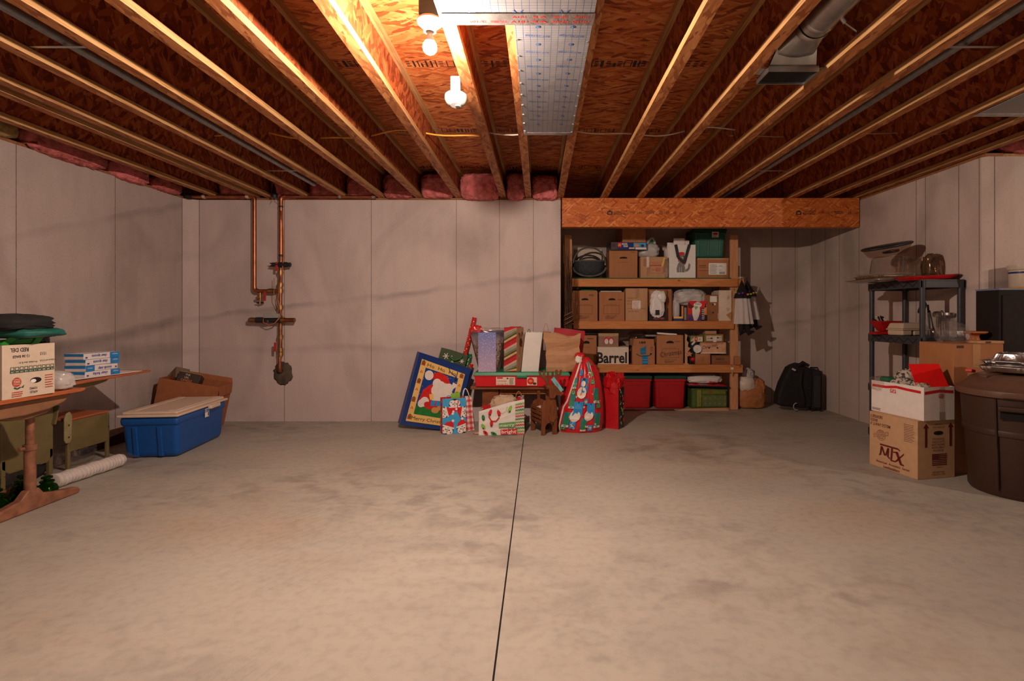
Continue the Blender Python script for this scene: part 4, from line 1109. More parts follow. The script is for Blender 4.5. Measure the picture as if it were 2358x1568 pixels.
for k, (a, b_, lab) in enumerate(((1515, 1560, 'white flat paper packet lying on the Christmas carton'), (1488, 1520, 'grey flat packet under the middle shelf rail'))):
    cx, w, hh = sbox(a, b_, 762, 768, YF + .05)
    m = MB(); m.box(-w/2, w/2, -.1, .1, 0, .022); o = m.build('paper_packet', [WCARD, M('grey_card', (.28, .25, .23), .6)][k], bevel=.004); o.location = (cx, YF + .14, (zb2 + .001) if k == 0 else Z3 + .34); o.rotation_euler = (0, R(4) * (k == 0), R(-6)); tag(o, lab, 'packet')
# star cut-out, dark clutter, jar
sc = thing('wooden_star', 'cut-out wooden star on a strip standing beside the Christmas carton', 'decoration', (XP(1580, YF - .05), YF - .06, Z3 + .001))
b = MB(); b.prism([(-.02, 0), (.012, 0), (.01, .1), (.04, .13), (.018, .16), (.05, .2), (.015, .22), (.025, .27), (.0, .3), (.012, .36), (-.018, .38)], frame((0, 0, 0), (1, 0, 0), (0, 0, 1)), .008); b.build('star_strip', KRAFT2, sc)
b = MB(); b.prism([(.04 * math.cos(R(90 + 36 * i)) * (1 if i % 2 == 0 else .45) + .035, .04 * math.sin(R(90 + 36 * i)) * (1 if i % 2 == 0 else .45) + .13) for i in range(10)], frame((0, -.012, 0), (1, 0, 0), (0, 0, 1)), .006); b.build('star', M('salmon_paint', (.6, .22, .12), .5), sc)
b = MB(); b.box(-.03, .03, -.002, .06, 0, .012); b.build('star_base', KRAFT2, sc)
bl = thing('ornament_bundle', 'dark bundle of tinsel and red ornaments between star and jar lid', 'ornaments', (XP(1594, YF + .04), YF + .06, Z3 + .001))
blob('tinsel', (0, 0, .16), (.055, .05, .16), M('dark_tinsel', (.02, .02, .018), .4, var=.5), bl, amp=.35, freq=9, seed=51, floor=0)
b = MB(); b.lathe([(0, 0), (.02, .006), (.028, .03), (.02, .054), (0, .06)], 14, c=(-.005, -.05, .03)); b.build('red_bauble', RED, bl, smooth=180)
b = MB(); b.bar((.02, -.06, .08), (.045, -.06, .16), .006, .012, up=(0, 1, 0)); b.bar((-.02, -.06, .24), (.02, -.06, .28), .02, .02, up=(0, 1, 0)); b.build('white_clip', WHITE, bl)
jl = thing('round_tin', 'round tin standing on edge with its white lid facing out', 'tin', (XP(1604, YF), YF - .02, ZP(803, YF) - .052))
b = MB(); b.tube([(0, -.02, .052), (0, .0, .052)], .05, 24); b.build('tin_lid', M('white_tin_lid', (.68, .65, .62), .3), jl, smooth=40)
b = MB(); b.tube([(0, .0, .052), (0, .1, .052)], .047, 24); b.build('tin_body', STEEL, jl, smooth=40)
cx, w, h = sbox(1600, 1634, 814, 838, YF)
t = carton('small plain brown carton below the white tin lid', cx, YF - .03, Z3, w, .2, h, KRAFT); p = front(w, .2, h); p.line([(.5, .3), (.52, .5), (.48, .75)], .003, INK); p.build('scratch', t)
zs = Z3 + h + .001
cx, w, h = sbox(1638, 1680, 818, 838, YF)
t = carton('long flat brown carton printed NOCO at the right end of the lower shelf', cx, YF - .03, Z3, w, .16, h, KRAFT3, name='battery_charger_box')
p = front(w, .16, h); p.text('NOCO', .42, .6, .24, BLACK, w=.46, bold=.02); p.text('BOOST PLUS', .5, .25, .15, INK, w=.68); p.text('GENIUS', .22, .85, .08, INK, w=.2); p.build('lettering', t)
t = carton('small brown carton leaning past the post at the end of the lower shelf', XP(1692, YF) + .0, YF - .10, Z3, .07, .055, .1, KRAFT, flaps=False)
cx, w, h = sbox(1613, 1672, 787, 813, YF)
t = carton('pale ornament box with Christmas handwritten above red print', cx, YF - .0, zs + .001, w, .22, h, M('peach_card', (.62, .34, .20), .6), name='ornament_box')
p = front(w, .22, h); p.text('Shatterproof Christmas', .5, .88, .1, REDP, w=.75); p.text('Christ mas', .36, .66, .3, BLACK, w=.58, rot=12, shear=.2); p.ell(.34, .5, .035, .07, DARK); p.ell(.66, .5, .035, .07, DARK, rot=-20); p.rect(.0, 0, 1, .07, WHITE); p.build('lettering', t)
zs2 = zs + h + .002
OLIVE = M('olive_card', (.26, .22, .06), .6)
cx, w, h = sbox(1620, 1664, 768, 786, YF)
t = carton('flat olive ornament box with a green line design on the pale box', cx, YF - .02, zs2, w, .2, h, OLIVE, name='ornament_box', flaps=False, rz=R(3))
p = front(w, .2, h); p.rect(.08, .15, .92, .85, CREAM); p.outline(.08, .15, .92, .85, .003, ORANGE, 1); p.line([(.15, .45), (.9, .6)], .005, GREENP, 1); p.ell(.36, .5, .05, .1, BLACK, 2); p.ell(.7, .57, .04, .1, BLACK, 2); p.rect(.45, 0, .62, .6, WHITE, 3); p.build('printed_design', t)
cx, w, h1 = sbox(1590, 1619, 770, 785, YF)
t = carton('small olive pointed box with a red ring print beside the flat olive box', cx, YF - .01, zs2, w, .18, h1, OLIVE, name='ornament_box', flaps=False, rz=R(-3))
p = front(w, .18, h1); p.poly([(.0, .2), (.35, .85), (.35, .1)], CREAM); p.rect(.55, .1, .98, .8, CREAM); p.ell(.46, .5, .12, .38, REDP, 1); p.ell(.46, .5, .06, .2, CREAM, 2); p.disc(.75, .45, .007, GREENP, 2); p.build('printed_design', t)
cx, w, h3 = sbox(1624, 1650, 761, 767, YF)
t = carton('small topmost box under the middle rail at right', cx, YF, zs2 + h + .002, w, .12, .04, KRAFT2, name='small_box', flaps=False)
# cloth ghosts / witch legs hanging at the end of the rail
def witch(label, px, yy, dx, scale, seed):
    t = thing('hanging_decoration', label, 'decoration', (XP(px, yy), yy, ZP(645, yy)), group='hanging black and white party decorations')
    BF = M('black_felt', (.012, .011, .012), .9); WF = M('white_felt', (.62, .56, .54), .85, var=.06)
    b = MB(); prof = []
    seg = 54
    def cone(z0, z1, ra, rb, waves, amp, ph):
        vs = []; fs = []; nz = 6
        for j in range(nz + 1):
            k = j / nz
            for i in range(seg):
                a = 2 * math.pi * i / seg
                r = (ra + (rb - ra) * k) * (1 + amp * (.4 + .6 * k) * math.sin(a * waves + ph))
                vs.append((r * math.cos(a) + dx * (z0 + (z1 - z0) * k), r * .55 * math.sin(a), z0 + (z1 - z0) * k))
        for j in range(nz):
            for i in range(seg): fs.append((j * seg + i, j * seg + (i + 1) % seg, (j + 1) * seg + (i + 1) % seg, (j + 1) * seg + i))
        return vs, fs
    b = MB(); b.add(*cone(0, -.19 * scale, .004, .085 * scale, 5, .1, seed)); b.build('black_bodice', BF, t, smooth=180)
    b = MB(); b.add(*cone(-.17 * scale, -.53 * scale, .075 * scale, .105 * scale, 9, .2, seed)); b.build('white_skirt', WF, t, smooth=180)
    b = MB(); b.add(*cone(-.14 * scale, -.22 * scale, .075 * scale, .098 * scale, 9, .14, seed)); b.build('black_ruffle', BF, t, smooth=180)
    for s in (-1, 1):
        b = MB(); b.tube([(dx * -.52 * scale + s * .03, 0, -.5 * scale), (dx * -.6 * scale + s * .035, -.01, -.6 * scale), (dx * -.62 * scale + s * .05, -.02, -.64 * scale), (dx * -.62 * scale + s * .05 + .06 * scale, -.03, -.62 * scale)], [.035 * scale, .032 * scale, .035 * scale, .008], 10); b.build('black_boot', BF, t, smooth=60)
    for k, (c, m) in enumerate((((-.06, -.06, -.165), M('purple_foil', (.22, .03, .32), .25)), ((-.02, -.065, -.16), MATS['purple_foil']), ((.045, -.055, -.175), ORANGE), ((.09, -.03, -.17), LIME), ((-.09, -.03, -.15), LIME))):
        b = MB(); b.lathe([(0, -.014), (.014, -.006), (.016, .004), (.008, .012), (0, .014)], 10, c=(c[0] * scale + dx * c[2], c[1] * scale, c[2] * scale)); b.build('pompom', m, t, smooth=180)
    b = MB(); b.tube([(0, 0, -.005), (0, .0, .03)], .003, 6); b.build('hanging_cord', BF, t)
witch('front black and white felt decoration hanging at the end of the shelf rail', 1708, 6.46, -.05, 1.0, 0)
witch('rear black and white felt decoration hanging behind the other on the rail end', 1720, 6.60, -.12, .92, 2)
mh = thing('white_lid_cap', 'small white round lid cap resting on the block at the shelf rail end', 'disc', (XP(1706, YS), YS + .0, Z1 - .0095)); b = MB(); b.tube([(0, 0, 0), (0, 0, .018)], .04, 20); b.build('lid_disc', SDW, mh, smooth=40); b = MB(); b.tube([(0, 0, .018), (0, 0, .021)], .03, 20); b.build('lid_top', PORC, mh, smooth=40)  # white lid cap sitting on the rail-end peg block
tg = thing('price_tag', 'small white tag on a string at the right end of the lower rail', 'tag', (XP(1686, 6.556), 6.557, ZP(848, 6.556))); b = MB(); b.box(-.017, .017, 0, .002, -.015, .012); b.build('tag_card', WHITE, tg); b = MB(); b.tube([(0, 0, .012), (-.004, 0, .03), (-.008, .002, .05)], .0015, 5); b.build('tag_string', BLACK, tg); b = MB(); b.tube([(-.002, 0, -.015), (.004, 0, -.05), (.0, 0, -.09)], [.006, .009, .004], 6); b.build('tag_fringe', KRAFT2, tg)

# ---- under the lowest shelf
REDT = M('red_tub_plastic', (.40, .008, .014), .42, var=.08)
for px0, px1, lab in ((1427, 1502, 'red storage tote with green lid on the floor, left of the pair'), (1507, 1581, 'red storage tote with green lid on the floor, right of the pair')):
    Yt = 6.64; cx, w, h = sbox(px0, px1, 864, 942, Yt)
    t = tub(lab, cx, Yt, 0, w, .42, h, REDT, GRLID, ribs=False, group='red totes under the shelf', lidh=.045, taper=.88)
    b = MB(); d = .42; f = lambda z: -d/2 * (.88 + .09 * z / (h - .045))
    for (x0, x1, z0, z1) in ((-.14, .14, .30, .312), (-.14, -.128, .06, .30), (.128, .14, .06, .30)):
        b.hexa([(x0, f(z0) - .006, z0), (x1, f(z0) - .006, z0), (x1, f(z0) + .01, z0), (x0, f(z0) + .01, z0), (x0, f(z1) - .006, z1), (x1, f(z1) - .006, z1), (x1, f(z1) + .01, z1), (x0, f(z1) + .01, z1)])
    o = b.build('moulded_panel', REDT, t, bevel=.002); tag(o, kind='stuff')
GT2 = M('olive_green_tote', (.08, .13, .03), .45, var=.15)
Yt = 6.62; cx, w, h = sbox(1592, 1678, 892, 944, Yt)
t = tub('translucent green tote with yellow-green side panel at the right under the shelf', cx, Yt + .01, 0, w, .36, h, GT2, M('black_tote_lid', (.02, .02, .02), .5), ribs=False, lidh=.02, taper=.94)
p = front(w, .36 * .93, h, .012); p.rect(.16, .12, .27, .86, M('khaki_panel', (.26, .26, .04), .5)); p.rect(.3, .12, .95, .62, M('sage_panel', (.13, .17, .06), .5)); p.rect(.3, .68, .92, .84, M('olive_panel', (.16, .19, .03), .5)); p.ell(.52, .77, .06, .04, M('rust_print', (.3, .06, .02), .5), 1); p.text('ORNAMENT', .215, .4, .06, GREENP, w=.3, rot=90, lift=1)
for i in range(5):
    for j in range(2): p.star(.38 + i * .13, .25 + j * .24, .022, OLIVE, 1, n=3, inner=.3)
p.build('panel_print', t)
zt = h + .002
ty = thing('paper_tray', 'red and black printed cardboard tray lying tilted on the green tote', 'tray', (cx - .01, Yt + .16, zt))
b = MB(); b.hexa([(-.27, -.20, .012), (.235, -.23, 0), (.235, .15, 0), (-.25, .15, .01), (-.27, -.20, .026), (.235, -.23, .012), (.235, .15, .012), (-.25, .15, .024)]); b.build('tray_board', BLK, ty)
b = MB(); b.hexa([(-.27, -.205, .027), (.20, -.225, .016), (.20, .10, .016), (-.25, .10, .025), (-.27, -.205, .032), (.20, -.225, .021), (.20, .10, .021), (-.25, .10, .03)]); b.build('red_sheet', REDP, ty)
pp = Print((-.27, -.205, .033), (.20, -.225, .022), (.20, .10, .022), (-.25, .10, .031), .001); pp.flake(.12, .3, .035, WHITE); pp.flake(.8, .25, .025, WHITE); pp.flake(.6, .2, .02, WHITE); pp.rect(.3, .1, .55, .4, GBAG); pp.build('snowflake_print', ty)
pb = thing('plastic_bundle', 'white plastic bundle tied with red ribbon on the tray under the shelf', 'bundle', (cx - .04, Yt + .13, zt + .036))
blob('bundle_body', (0, 0, .048), (.20, .10, .05), WBAG, pb, e=.75, amp=.13, freq=7, seed=61, floor=0, nu=40, nv=22)
b = MB(); b.tube([(.03, -.11, .005), (.06, -.10, .03), (.10, -.09, .055)], .007, 6); b.tube([(.05, -.11, .02), (.11, -.11, .01)], .007, 6); b.build('red_ribbon', REDP, pb, smooth=180)
m = MB(); m.hexa([(-.33, -.02, 0), (.3, -.04, 0), (.3, .02, 0), (-.33, .02, 0), (-.25, -.02, .022), (.25, -.03, .034), (.3, .0, .034), (-.25, .0, .022)]); o = m.build('cardboard_scrap', KRAFT2); o.location = (XP(1625, 6.5), 6.57, .0005); tag(o, 'strip of scrap cardboard on the floor before the green tote', 'cardboard')
m = MB(); m.box(-.32, .3, -.05, .05, 0, .004); o = m.build('red_floor_mat', M('dark_red_mat', (.12, .012, .012), .7)); o.location = (XP(1500, 6.5), 6.58, .0005); tag(o, 'thin dark red sheet on the floor before the red totes', 'sheet')

# ---- twig bundle, paper bag, luggage in the alcove
tw = thing('twig_bundle', 'tied bundle of thin brown twigs standing in the alcove left corner', 'twigs', (XP(1309, 6.15), 6.15, .001))
TWIG = M('twig_bark', (.075, .035, .018), .9, var=.4); rnd = random.Random(8); b = MB()
for k in range(46):
    a = rnd.uniform(0, 6.28); r0 = rnd.uniform(0, .05); r1_ = rnd.uniform(.015, .05); hgt = rnd.uniform(1.45, 1.93); a2 = a + rnd.uniform(-1, 1)
    pts = [(r0 * math.cos(a), r0 * math.sin(a), 0), (.6 * r0 * math.cos(a), .6 * r0 * math.sin(a), .9), (r1_ * math.cos(a2) + rnd.uniform(-.01, .01), r1_ * math.sin(a2), hgt * .75), (r1_ * 1.15 * math.cos(a2) + rnd.uniform(-.015, .015), r1_ * 1.15 * math.sin(a2), hgt)]
    b.tube(pts, [.006, .005, .0035, .0015], 5)
tag(b.build('twigs', TWIG, tw, smooth=180), kind='stuff')
b = MB(); b.tube([V((.052 * math.cos(R(a)), .052 * math.sin(R(a)), 1.05 + .05 * a / 360 + .02 * math.cos(R(a)))) for a in range(0, 1081, 20)], .006, 6); b.build('twine_tie', M('twine', (.22, .11, .06), .9), tw, smooth=180)

Yp = 6.6
pg = thing('paper_bag', 'crumpled brown paper bag holding a white plastic bag right of the shelf post', 'bag', (XP(1733, Yp) + .02, Yp + .18, .001))
BAGP = M('brown_bag_paper', (.42, .16, .055), .6, var=.15, bump=.4, bscale=20)
blob('paper_body', (0, 0, .135), (.165, .13, .14), BAGP, pg, e=.62, amp=.14, freq=5, seed=71, floor=0)
blob('paper_fold', (.10, 0, .25), (.07, .10, .10), BAGP, pg, e=.6, amp=.2, freq=6, seed=72)
blob('white_bag', (-.06, -.03, .30), (.105, .10, .10), M('warm_white_plastic', (.70, .60, .50), .4, var=.05), pg, e=.8, amp=.12, freq=4, seed=73)
blob('bag_knot', (-.02, .0, .40), (.07, .06, .08), GBAG, pg, e=.9, amp=.25, freq=6, seed=74)
BLKF = M('black_nylon', (.013, .012, .013), .75, var=.3, bump=.3, bscale=200)
Yl = 6.42
gb = thing('garment_bag', 'slumped black garment bag leaning in the alcove corner', 'luggage', (XP(1840, Yl), Yl + .05, .001))
b = MB()
out = [(1796, 935), (1797, 915), (1806, 885), (1824, 848), (1834, 842), (1846, 838), (1858, 840), (1866, 846), (1877, 852), (1879, 880), (1876, 940), (1858, 943), (1810, 938)]
b.prism([(XP(x, Yl) - gb.location.x, max(.012, ZP(y, Yl))) for x, y in out], frame((0, .16, 0), (1, 0, 0), (0, 0, 1)), .16); b.build('bag_body', BLKF, gb, bevel=.03, bseg=3)
b = MB(); b.tube([W(1838, 842, Yl) - V(gb.location), W(1848, 834, Yl) - V(gb.location), W(1862, 842, Yl) - V(gb.location)], .018, 8); b.build('top_fold', BLKF, gb, smooth=60)
b = MB(); b.tube([W(1846, 845, Yl - .01) - V(gb.location), W(1842, 880, Yl - .02) - V(gb.location), W(1850, 920, Yl - .02) - V(gb.location), W(1846, 940, Yl - .02) - V(gb.location)], .006, 6); b.build('zip', M('dark_zip', (.03, .03, .03), .4, .4), gb, smooth=180)
b = MB(); b.bar(W(1824, 849, Yl - .005) - V(gb.location), W(1832, 853, Yl - .005) - V(gb.location), .02, .008, up=(0, 0, 1)); b.build('zip_pull', GBAG, gb)
b = MB(); b.tube([V((XP(1836 + 7 * math.cos(R(a)), Yl) - gb.location.x, -.03, max(.004, ZP(937 + 8 * math.sin(R(a)), Yl)))) for a in range(60, 290, 20)], .006, 6); b.build('hanger_hook', SDW, gb, smooth=180)
sc_ = thing('suitcase', 'upright black suitcase beside the garment bag at the right wall', 'luggage', (XP(1894, Yl) - .015, Yl + .17, .002), R(-12))
w = XP(1906, Yl) - XP(1880, Yl)
b = MB(); b.box(-w/2, w/2, -.13, .15, .012, .50); b.build('case_body', BLKF, sc_, bevel=.045, bseg=4)
b = MB(); b.box(-w/2 + .03, w/2 - .03, -.145, -.125, .05, .44); b.build('front_pocket', M('charcoal_nylon', (.03, .026, .025), .7), sc_, bevel=.02, bseg=3)
b = MB(); b.tube([(-.05, 0, .49), (-.04, 0, .52), (.04, 0, .52), (.05, 0, .49)], .01, 8); b.build('carry_handle', BLK, sc_, smooth=60)
for x in (-.05, .05):
    b = MB(); b.tube([(x - .012, -.1, .014), (x + .012, -.1, .014)], .0135, 12); b.build('wheel', BLK, sc_, smooth=40)
# ---------------------------------------------------------------- holiday pile in front of the back wall
BENCHW = lumber('bench_wood', (.16, .045, .018), (.28, .085, .03), 'X', .45)
be = thing('wooden_bench', 'low dark-stained wooden bench under the red and green storage box', 'bench', (-.235, 5.67, 0))
zb_ = ZP(890, 5.5)
b = MB(); b.box(-.475, .46, -.17, .17, zb_ - .03, zb_); b.build('bench_top', BENCHW, be, bevel=.004)
for x in (-.36, .30):
    b = MB(); b.box(x, x + .17 if x < 0 else x + .035, -.11, .11, .001, zb_ - .031); b.build('bench_leg', BENCHW, be, bevel=.003)
b = MB(); b.box(-.18, .30, -.09, -.065, zb_ - .09, zb_ - .031); b.build('apron', lumber('bench_rail', (.30, .10, .03), (.42, .16, .055), 'X', .45), be, bevel=.002)
GLID = M('bright_green_plastic', (.006, .24, .115), .35, var=.05); RBOX = M('bright_red_plastic', (.60, .010, .018), .35, var=.05)
ZL = ZP(857, 5.47)
x0, x1 = XP(1092, 5.47), XP(1311, 5.47); w = x1 - x0; h = ZL - zb_ - .001
sb = thing('storage_box', 'long red wrap storage box with a green lid on the bench', 'storage box', ((x0 + x1) / 2, 5.66, zb_ + .0008))
b = MB(); k = .97; b.hexa([(-w/2*k, -.18, 0), (w/2*k, -.18, 0), (w/2*k, .17, 0), (-w/2*k, .17, 0), (-w/2, -.19, h - .03), (w/2, -.19, h - .03), (w/2, .18, h - .03), (-w/2, .18, h - .03)]); b.build('box_body', RBOX, sb, bevel=.006)
b = MB(); b.box(-w/2 - .006, w/2 + .006, -.197, .187, h - .045, h - .03); b.build('box_rim', RBOX, sb, bevel=.004)
b = MB(); b.hexa([(-w/2 - .012, -.203, h - .034), (w/2 + .012, -.203, h - .034), (w/2 + .012, .19, h - .034), (-w/2 - .012, .19, h - .034), (-w/2 + .006, -.188, h), (w/2 - .006, -.188, h), (w/2 - .006, .178, h), (-w/2 + .006, .178, h)]); b.build('lid', GLID, sb, bevel=.005)
b = MB(); b.box(-.05, .055, -.214, -.2, h - .055, h - .03); b.build('latch', GLID, sb, bevel=.004)
p = Print((-w/2, -.187, 0), (w/2, -.187, 0), (w/2, -.192, h), (-w/2, -.192, h), .004)
p.rect(.23, .12, .43, .68, CREAM); p.text('Christmas', .29, .42, .16, REDP, w=.1, lift=1); p.text('Storage Box', .30, .2, .14, REDP, w=.12, lift=1); p.rect(.24, .56, .3, .66, REDP, 1); p.scribble(.37, .15, .42, .62, 6, INK, 1); p.ell(.35, .58, .012, .05, INK, 1)
p.rect(.555, .1, .66, .66, CREAM); p.ell(.593, .4, .035, .24, REDP, 1); p.ell(.593, .4, .02, .08, ORANGE, 2); p.ell(.635, .22, .02, .09, INK, 1); p.build('labels', sb)

# village bag seen on its gusset
vb = thing('gift_bag', 'winter village gift bag with a snowy lavender gusset, left on the green lid', 'gift bag', (XP(1122, 5.50), 5.49, ZL + .001))
hb = .405; w = .182
ring0 = [(-w/2, -.0, 0), (w/2, 0, 0), (w/2 + .03, .18, 0), (-w/2 - .005, .18, 0)]; ring1 = [(-w/2, -.0, hb), (w/2, 0, hb), (w/2 + .085, .2, hb + .02), (-w/2 - .115, .2, hb + .005)]
b = MB(); b.add(ring0 + ring1, [(3, 2, 1, 0), (0, 1, 5, 4), (1, 2, 6, 5), (2, 3, 7, 6), (3, 0, 4, 7)])
def vmat():
    m, nt, bs = new_mat('winter_village_paper')
    tc = node(nt, 'ShaderNodeTexCoord'); sp_ = node(nt, 'ShaderNodeSeparateXYZ'); nt.links.new(tc.outputs['Object'], sp_.inputs[0])
    nz = node(nt, 'ShaderNodeTexNoise', Scale=26.0, Detail=5.0, Distortion=1.5); nt.links.new(tc.outputs['Object'], nz.inputs['Vector'])
    r1 = ramp(nt, [(.36, (.07, .03, .02)), (.46, (.30, .12, .05)), (.5, (.22, .19, .18)), (.58, (.70, .62, .60)), (.7, (.35, .40, .55))]); nt.links.new(nz.outputs['Fac'], r1.inputs[0])
    r2 = ramp(nt, [(.28, 0.0), (.36, 1.0)]); nt.links.new(sp_.outputs[2], r2.inputs[0])
    r3 = ramp(nt, [(.3, (.55, .45, .48)), (.42, (.03, .05, .16))]); nt.links.new(sp_.outputs[2], r3.inputs[0])
    mx = node(nt, 'ShaderNodeMixRGB'); nt.links.new(r2.outputs[0], mx.inputs[0]); nt.links.new(r1.outputs[0], mx.inputs[1]); nt.links.new(r3.outputs[0], mx.inputs[2])
    nt.links.new(mx.outputs[0], bs.inputs['Base Color']); bs.inputs['Roughness'].default_value = .35
    return m
b.build('bag_body', vmat(), vb, solid=.002)
def lav():
    m, nt, bs = new_mat('snowy_lavender_paper')
    tc = node(nt, 'ShaderNodeTexCoord'); sp_ = node(nt, 'ShaderNodeSeparateXYZ'); nt.links.new(tc.outputs['Object'], sp_.inputs[0])
    r3 = ramp(nt, [(.05, (.42, .33, .48)), (.4, (.15, .19, .46))]); nt.links.new(sp_.outputs[2], r3.inputs[0])
    vo = node(nt, 'ShaderNodeTexVoronoi', Scale=75.0); nt.links.new(tc.outputs['Object'], vo.inputs['Vector'])
    vr = ramp(nt, [(.16, 1.0), (.24, 0.0)]); nt.links.new(vo.outputs['Distance'], vr.inputs[0])
    mx = node(nt, 'ShaderNodeMixRGB'); nt.links.new(vr.outputs[0], mx.inputs[0]); nt.links.new(r3.outputs[0], mx.inputs[1]); mx.inputs[2].default_value = (.75, .72, .78, 1)
    nt.links.new(mx.outputs[0], bs.inputs['Base Color']); bs.inputs['Roughness'].default_value = .4
    return m
p = Print((-w/2, 0, 0), (w/2, 0, 0), (w/2, 0, hb), (-w/2, 0, hb), .003); p.rect(0, 0, 1, 1, lav()); p.build('gusset_panel', vb)
blob('clear_wrap', (.02, .1, hb + .01), (.15, .07, .03), FILM, vb, amp=.25, freq=8, seed=81, nu=28, nv=14)
# striped bag
w, d, h = .142, .19, .455
sbg = thing('gift_bag', 'tall gift bag with diagonal red, green and cream stripes on the green lid', 'gift bag', (XP(1176, 5.53) + .03, 5.61, ZL + .001), R(-20))
soft_bag(sbg, w, d, h, KRAFT2, crumple=.001, seed=5, sidefold=.05)
p = front(w, d, h, .003)
STR = [M('stripe_red', (.50, .02, .025), .45), M('stripe_wine', (.26, .02, .03), .5), M('stripe_tan', (.62, .38, .12), .5), M('stripe_teal', (.035, .075, .07), .5), M('stripe_olive', (.22, .17, .06), .5), M('stripe_grey', (.26, .30, .24), .5), M('stripe_blush', (.60, .36, .26), .5)]
seqs = [(0, .09), (1, .05), (2, .05), (3, .035), (4, .05), (5, .07), (6, .045)]
v = -.28; i = 0
while v < 1.0:
    mi_, wd = seqs[i % 7]
    a0, a1 = v, v + wd
    q = [(0, a0), (1, a0 + .17), (1, a1 + .17), (0, a1)]
    q = [(u, min(1, max(0, vv))) for u, vv in q]
    if a1 > 0 or a1 + .17 > 0: p.poly(q, STR[mi_])
    v += wd; i += 1
p.build('striped_panel', sbg)
p = right(w, d, h, .004); p.poly([(.35, .6), (.7, .55), (.8, .66), (.6, .76), (.4, .72)], INK); p.line([(.4, .76), (.25, .88), (.45, .84)], .01, INK); p.line([(.6, .78), (.75, .9), (.85, .82)], .01, INK); p.ell(.72, .6, .09, .035, REDP, 1); p.flake(.3, .35, .018, WHITE); p.flake(.65, .2, .014, WHITE); p.build('antler_print', sbg)
b = MB(); b.box(-w/2 + .03, w/2 - .01, -.02, .06, h - .05, h + .008); b.build('red_tissue', REDP, sbg)
# white bag
w, d, h = .185, .15, .405
wb_ = thing('gift_bag', 'plain glossy white paper bag with dark edges, between striped and brown bags', 'gift bag', (XP(1219, 5.53), 5.60, ZL + .001), R(4))
soft_bag(wb_, w, d, h, M('glossy_white_paper', (.72, .69, .64), .16, var=.03, spec=.6), tw=.185, crumple=.006, seed=7, lean=(.045, .02))
for x0_ in (-w/2, w/2):
    b = MB(); b.tube([(x0_, -d/2 - .002, .0), (x0_ + .02, -d/2 + .008, h * .5), (x0_ + .045, -d/2 + .018, h)], .0035, 6); b.build('black_edge', BLACK, wb_, smooth=180)
loop(wb_, -.02, .01, .02, h - .01, .04, BLACK, .003)
# brown grocery bag with red bag behind
w, d, h = .30, .2, .385
gb_ = thing('paper_bag', 'rumpled brown paper grocery bag at the right end of the green lid', 'paper bag', (XP(1296, 5.53) - .005, 5.62, ZL + .001), R(-3))
GROC = M('grocery_paper', (.44, .235, .115), .65, var=.06, bump=.3, bscale=8)
o = soft_bag(gb_, w, d, h, GROC, tw=.385, td=.22, crumple=.03, seed=9, nz=9)
b = MB(); b.hexa([(-.195, -.02, h - .17), (-.105, -.085, h - .17), (-.10, -.08, h - .17), (-.19, -.01, h - .17), (-.20, -.02, h + .03), (-.115, -.08, h + .025), (-.11, -.075, h + .025), (-.195, -.01, h + .03)]); b.build('side_fold', GROC, gb_)
loop(gb_, -.195, -.14, -.0, h + .01, .10, GCAB, .003)
b = MB(); b.box(-.185, -.17, -.05, -.046, h * .6, h * .78); b.build('blue_label', M('dull_blue_print', (.12, .15, .3), .5), gb_)
rb_ = thing('gift_bag', 'red paper bag standing behind the brown grocery bag', 'gift bag', (XP(1302, 5.76), 5.80, ZL + .001), 0, rot=(0, R(6), 0))
soft_bag(rb_, .33, .09, .43, M('crimson_paper', (.42, .012, .02), .45), crumple=.006, seed=10)
# rolls of wrapping paper
FOILR = M('red_foil_wrap', (.58, .02, .02), .22, var=.35, scale=30); 
def roll(label, a, b_, r, mat, endm, seed):
    a, b_ = V(a), V(b_)
    t = thing('wrapping_roll', label, 'wrapping paper', a, group='wrapping paper rolls behind the pile')
    d = b_ - a
    m = MB(); m.tube([V((0, 0, 0)), d], r, 14); m.build('paper_roll', mat, t, smooth=40)
    m = MB(); m.tube([d * .998, d * 1.003], r * .72, 12); m.build('roll_end', endm, t)
    u = d.normalized().cross(V((0, 1, 0))).normalized()
    p = Print(fn=lambda uu, vv, l: d * vv + V((0, -1, 0)) * (r * math.sin(math.pi * uu) + l) - u * r * math.cos(math.pi * uu), su=r * 2.6, sv=d.length, off=.002)
    rn = random.Random(seed)
    for k in range(26):
        p.disc(.2 + .6 * rn.random(), .5 + .48 * k / 26, .006, [GREENP, CREAM, YELL][k % 3], n=8)
    p.build('dot_print', t)
roll('long red patterned wrapping roll sticking up behind the bags', W(1030, 975, 5.77), W(1093, 731, 5.85), .024, FOILR, CREAM, 1)
roll('short glossy red wrapping roll leaning lower beside the long one', W(1044, 975, 5.74), W(1086, 838, 5.79), .022, RED, CREAM, 2)
roll('green wrapping roll between the red ones', W(1052, 974, 5.80), W(1083, 815, 5.84), .02, M('green_foil_wrap', (.01, .18, .07), .25), CREAM, 3)
o = blob('ribbon_bow', (0, 0, 0), (.055, .04, .04), RED, None, e=.8, amp=.3, freq=6, seed=90, nu=22, nv=14); o.location = W(1096, 760, 5.68); tag(o, 'crumpled red cellophane bow by the top of the wrapping roll', 'bow')
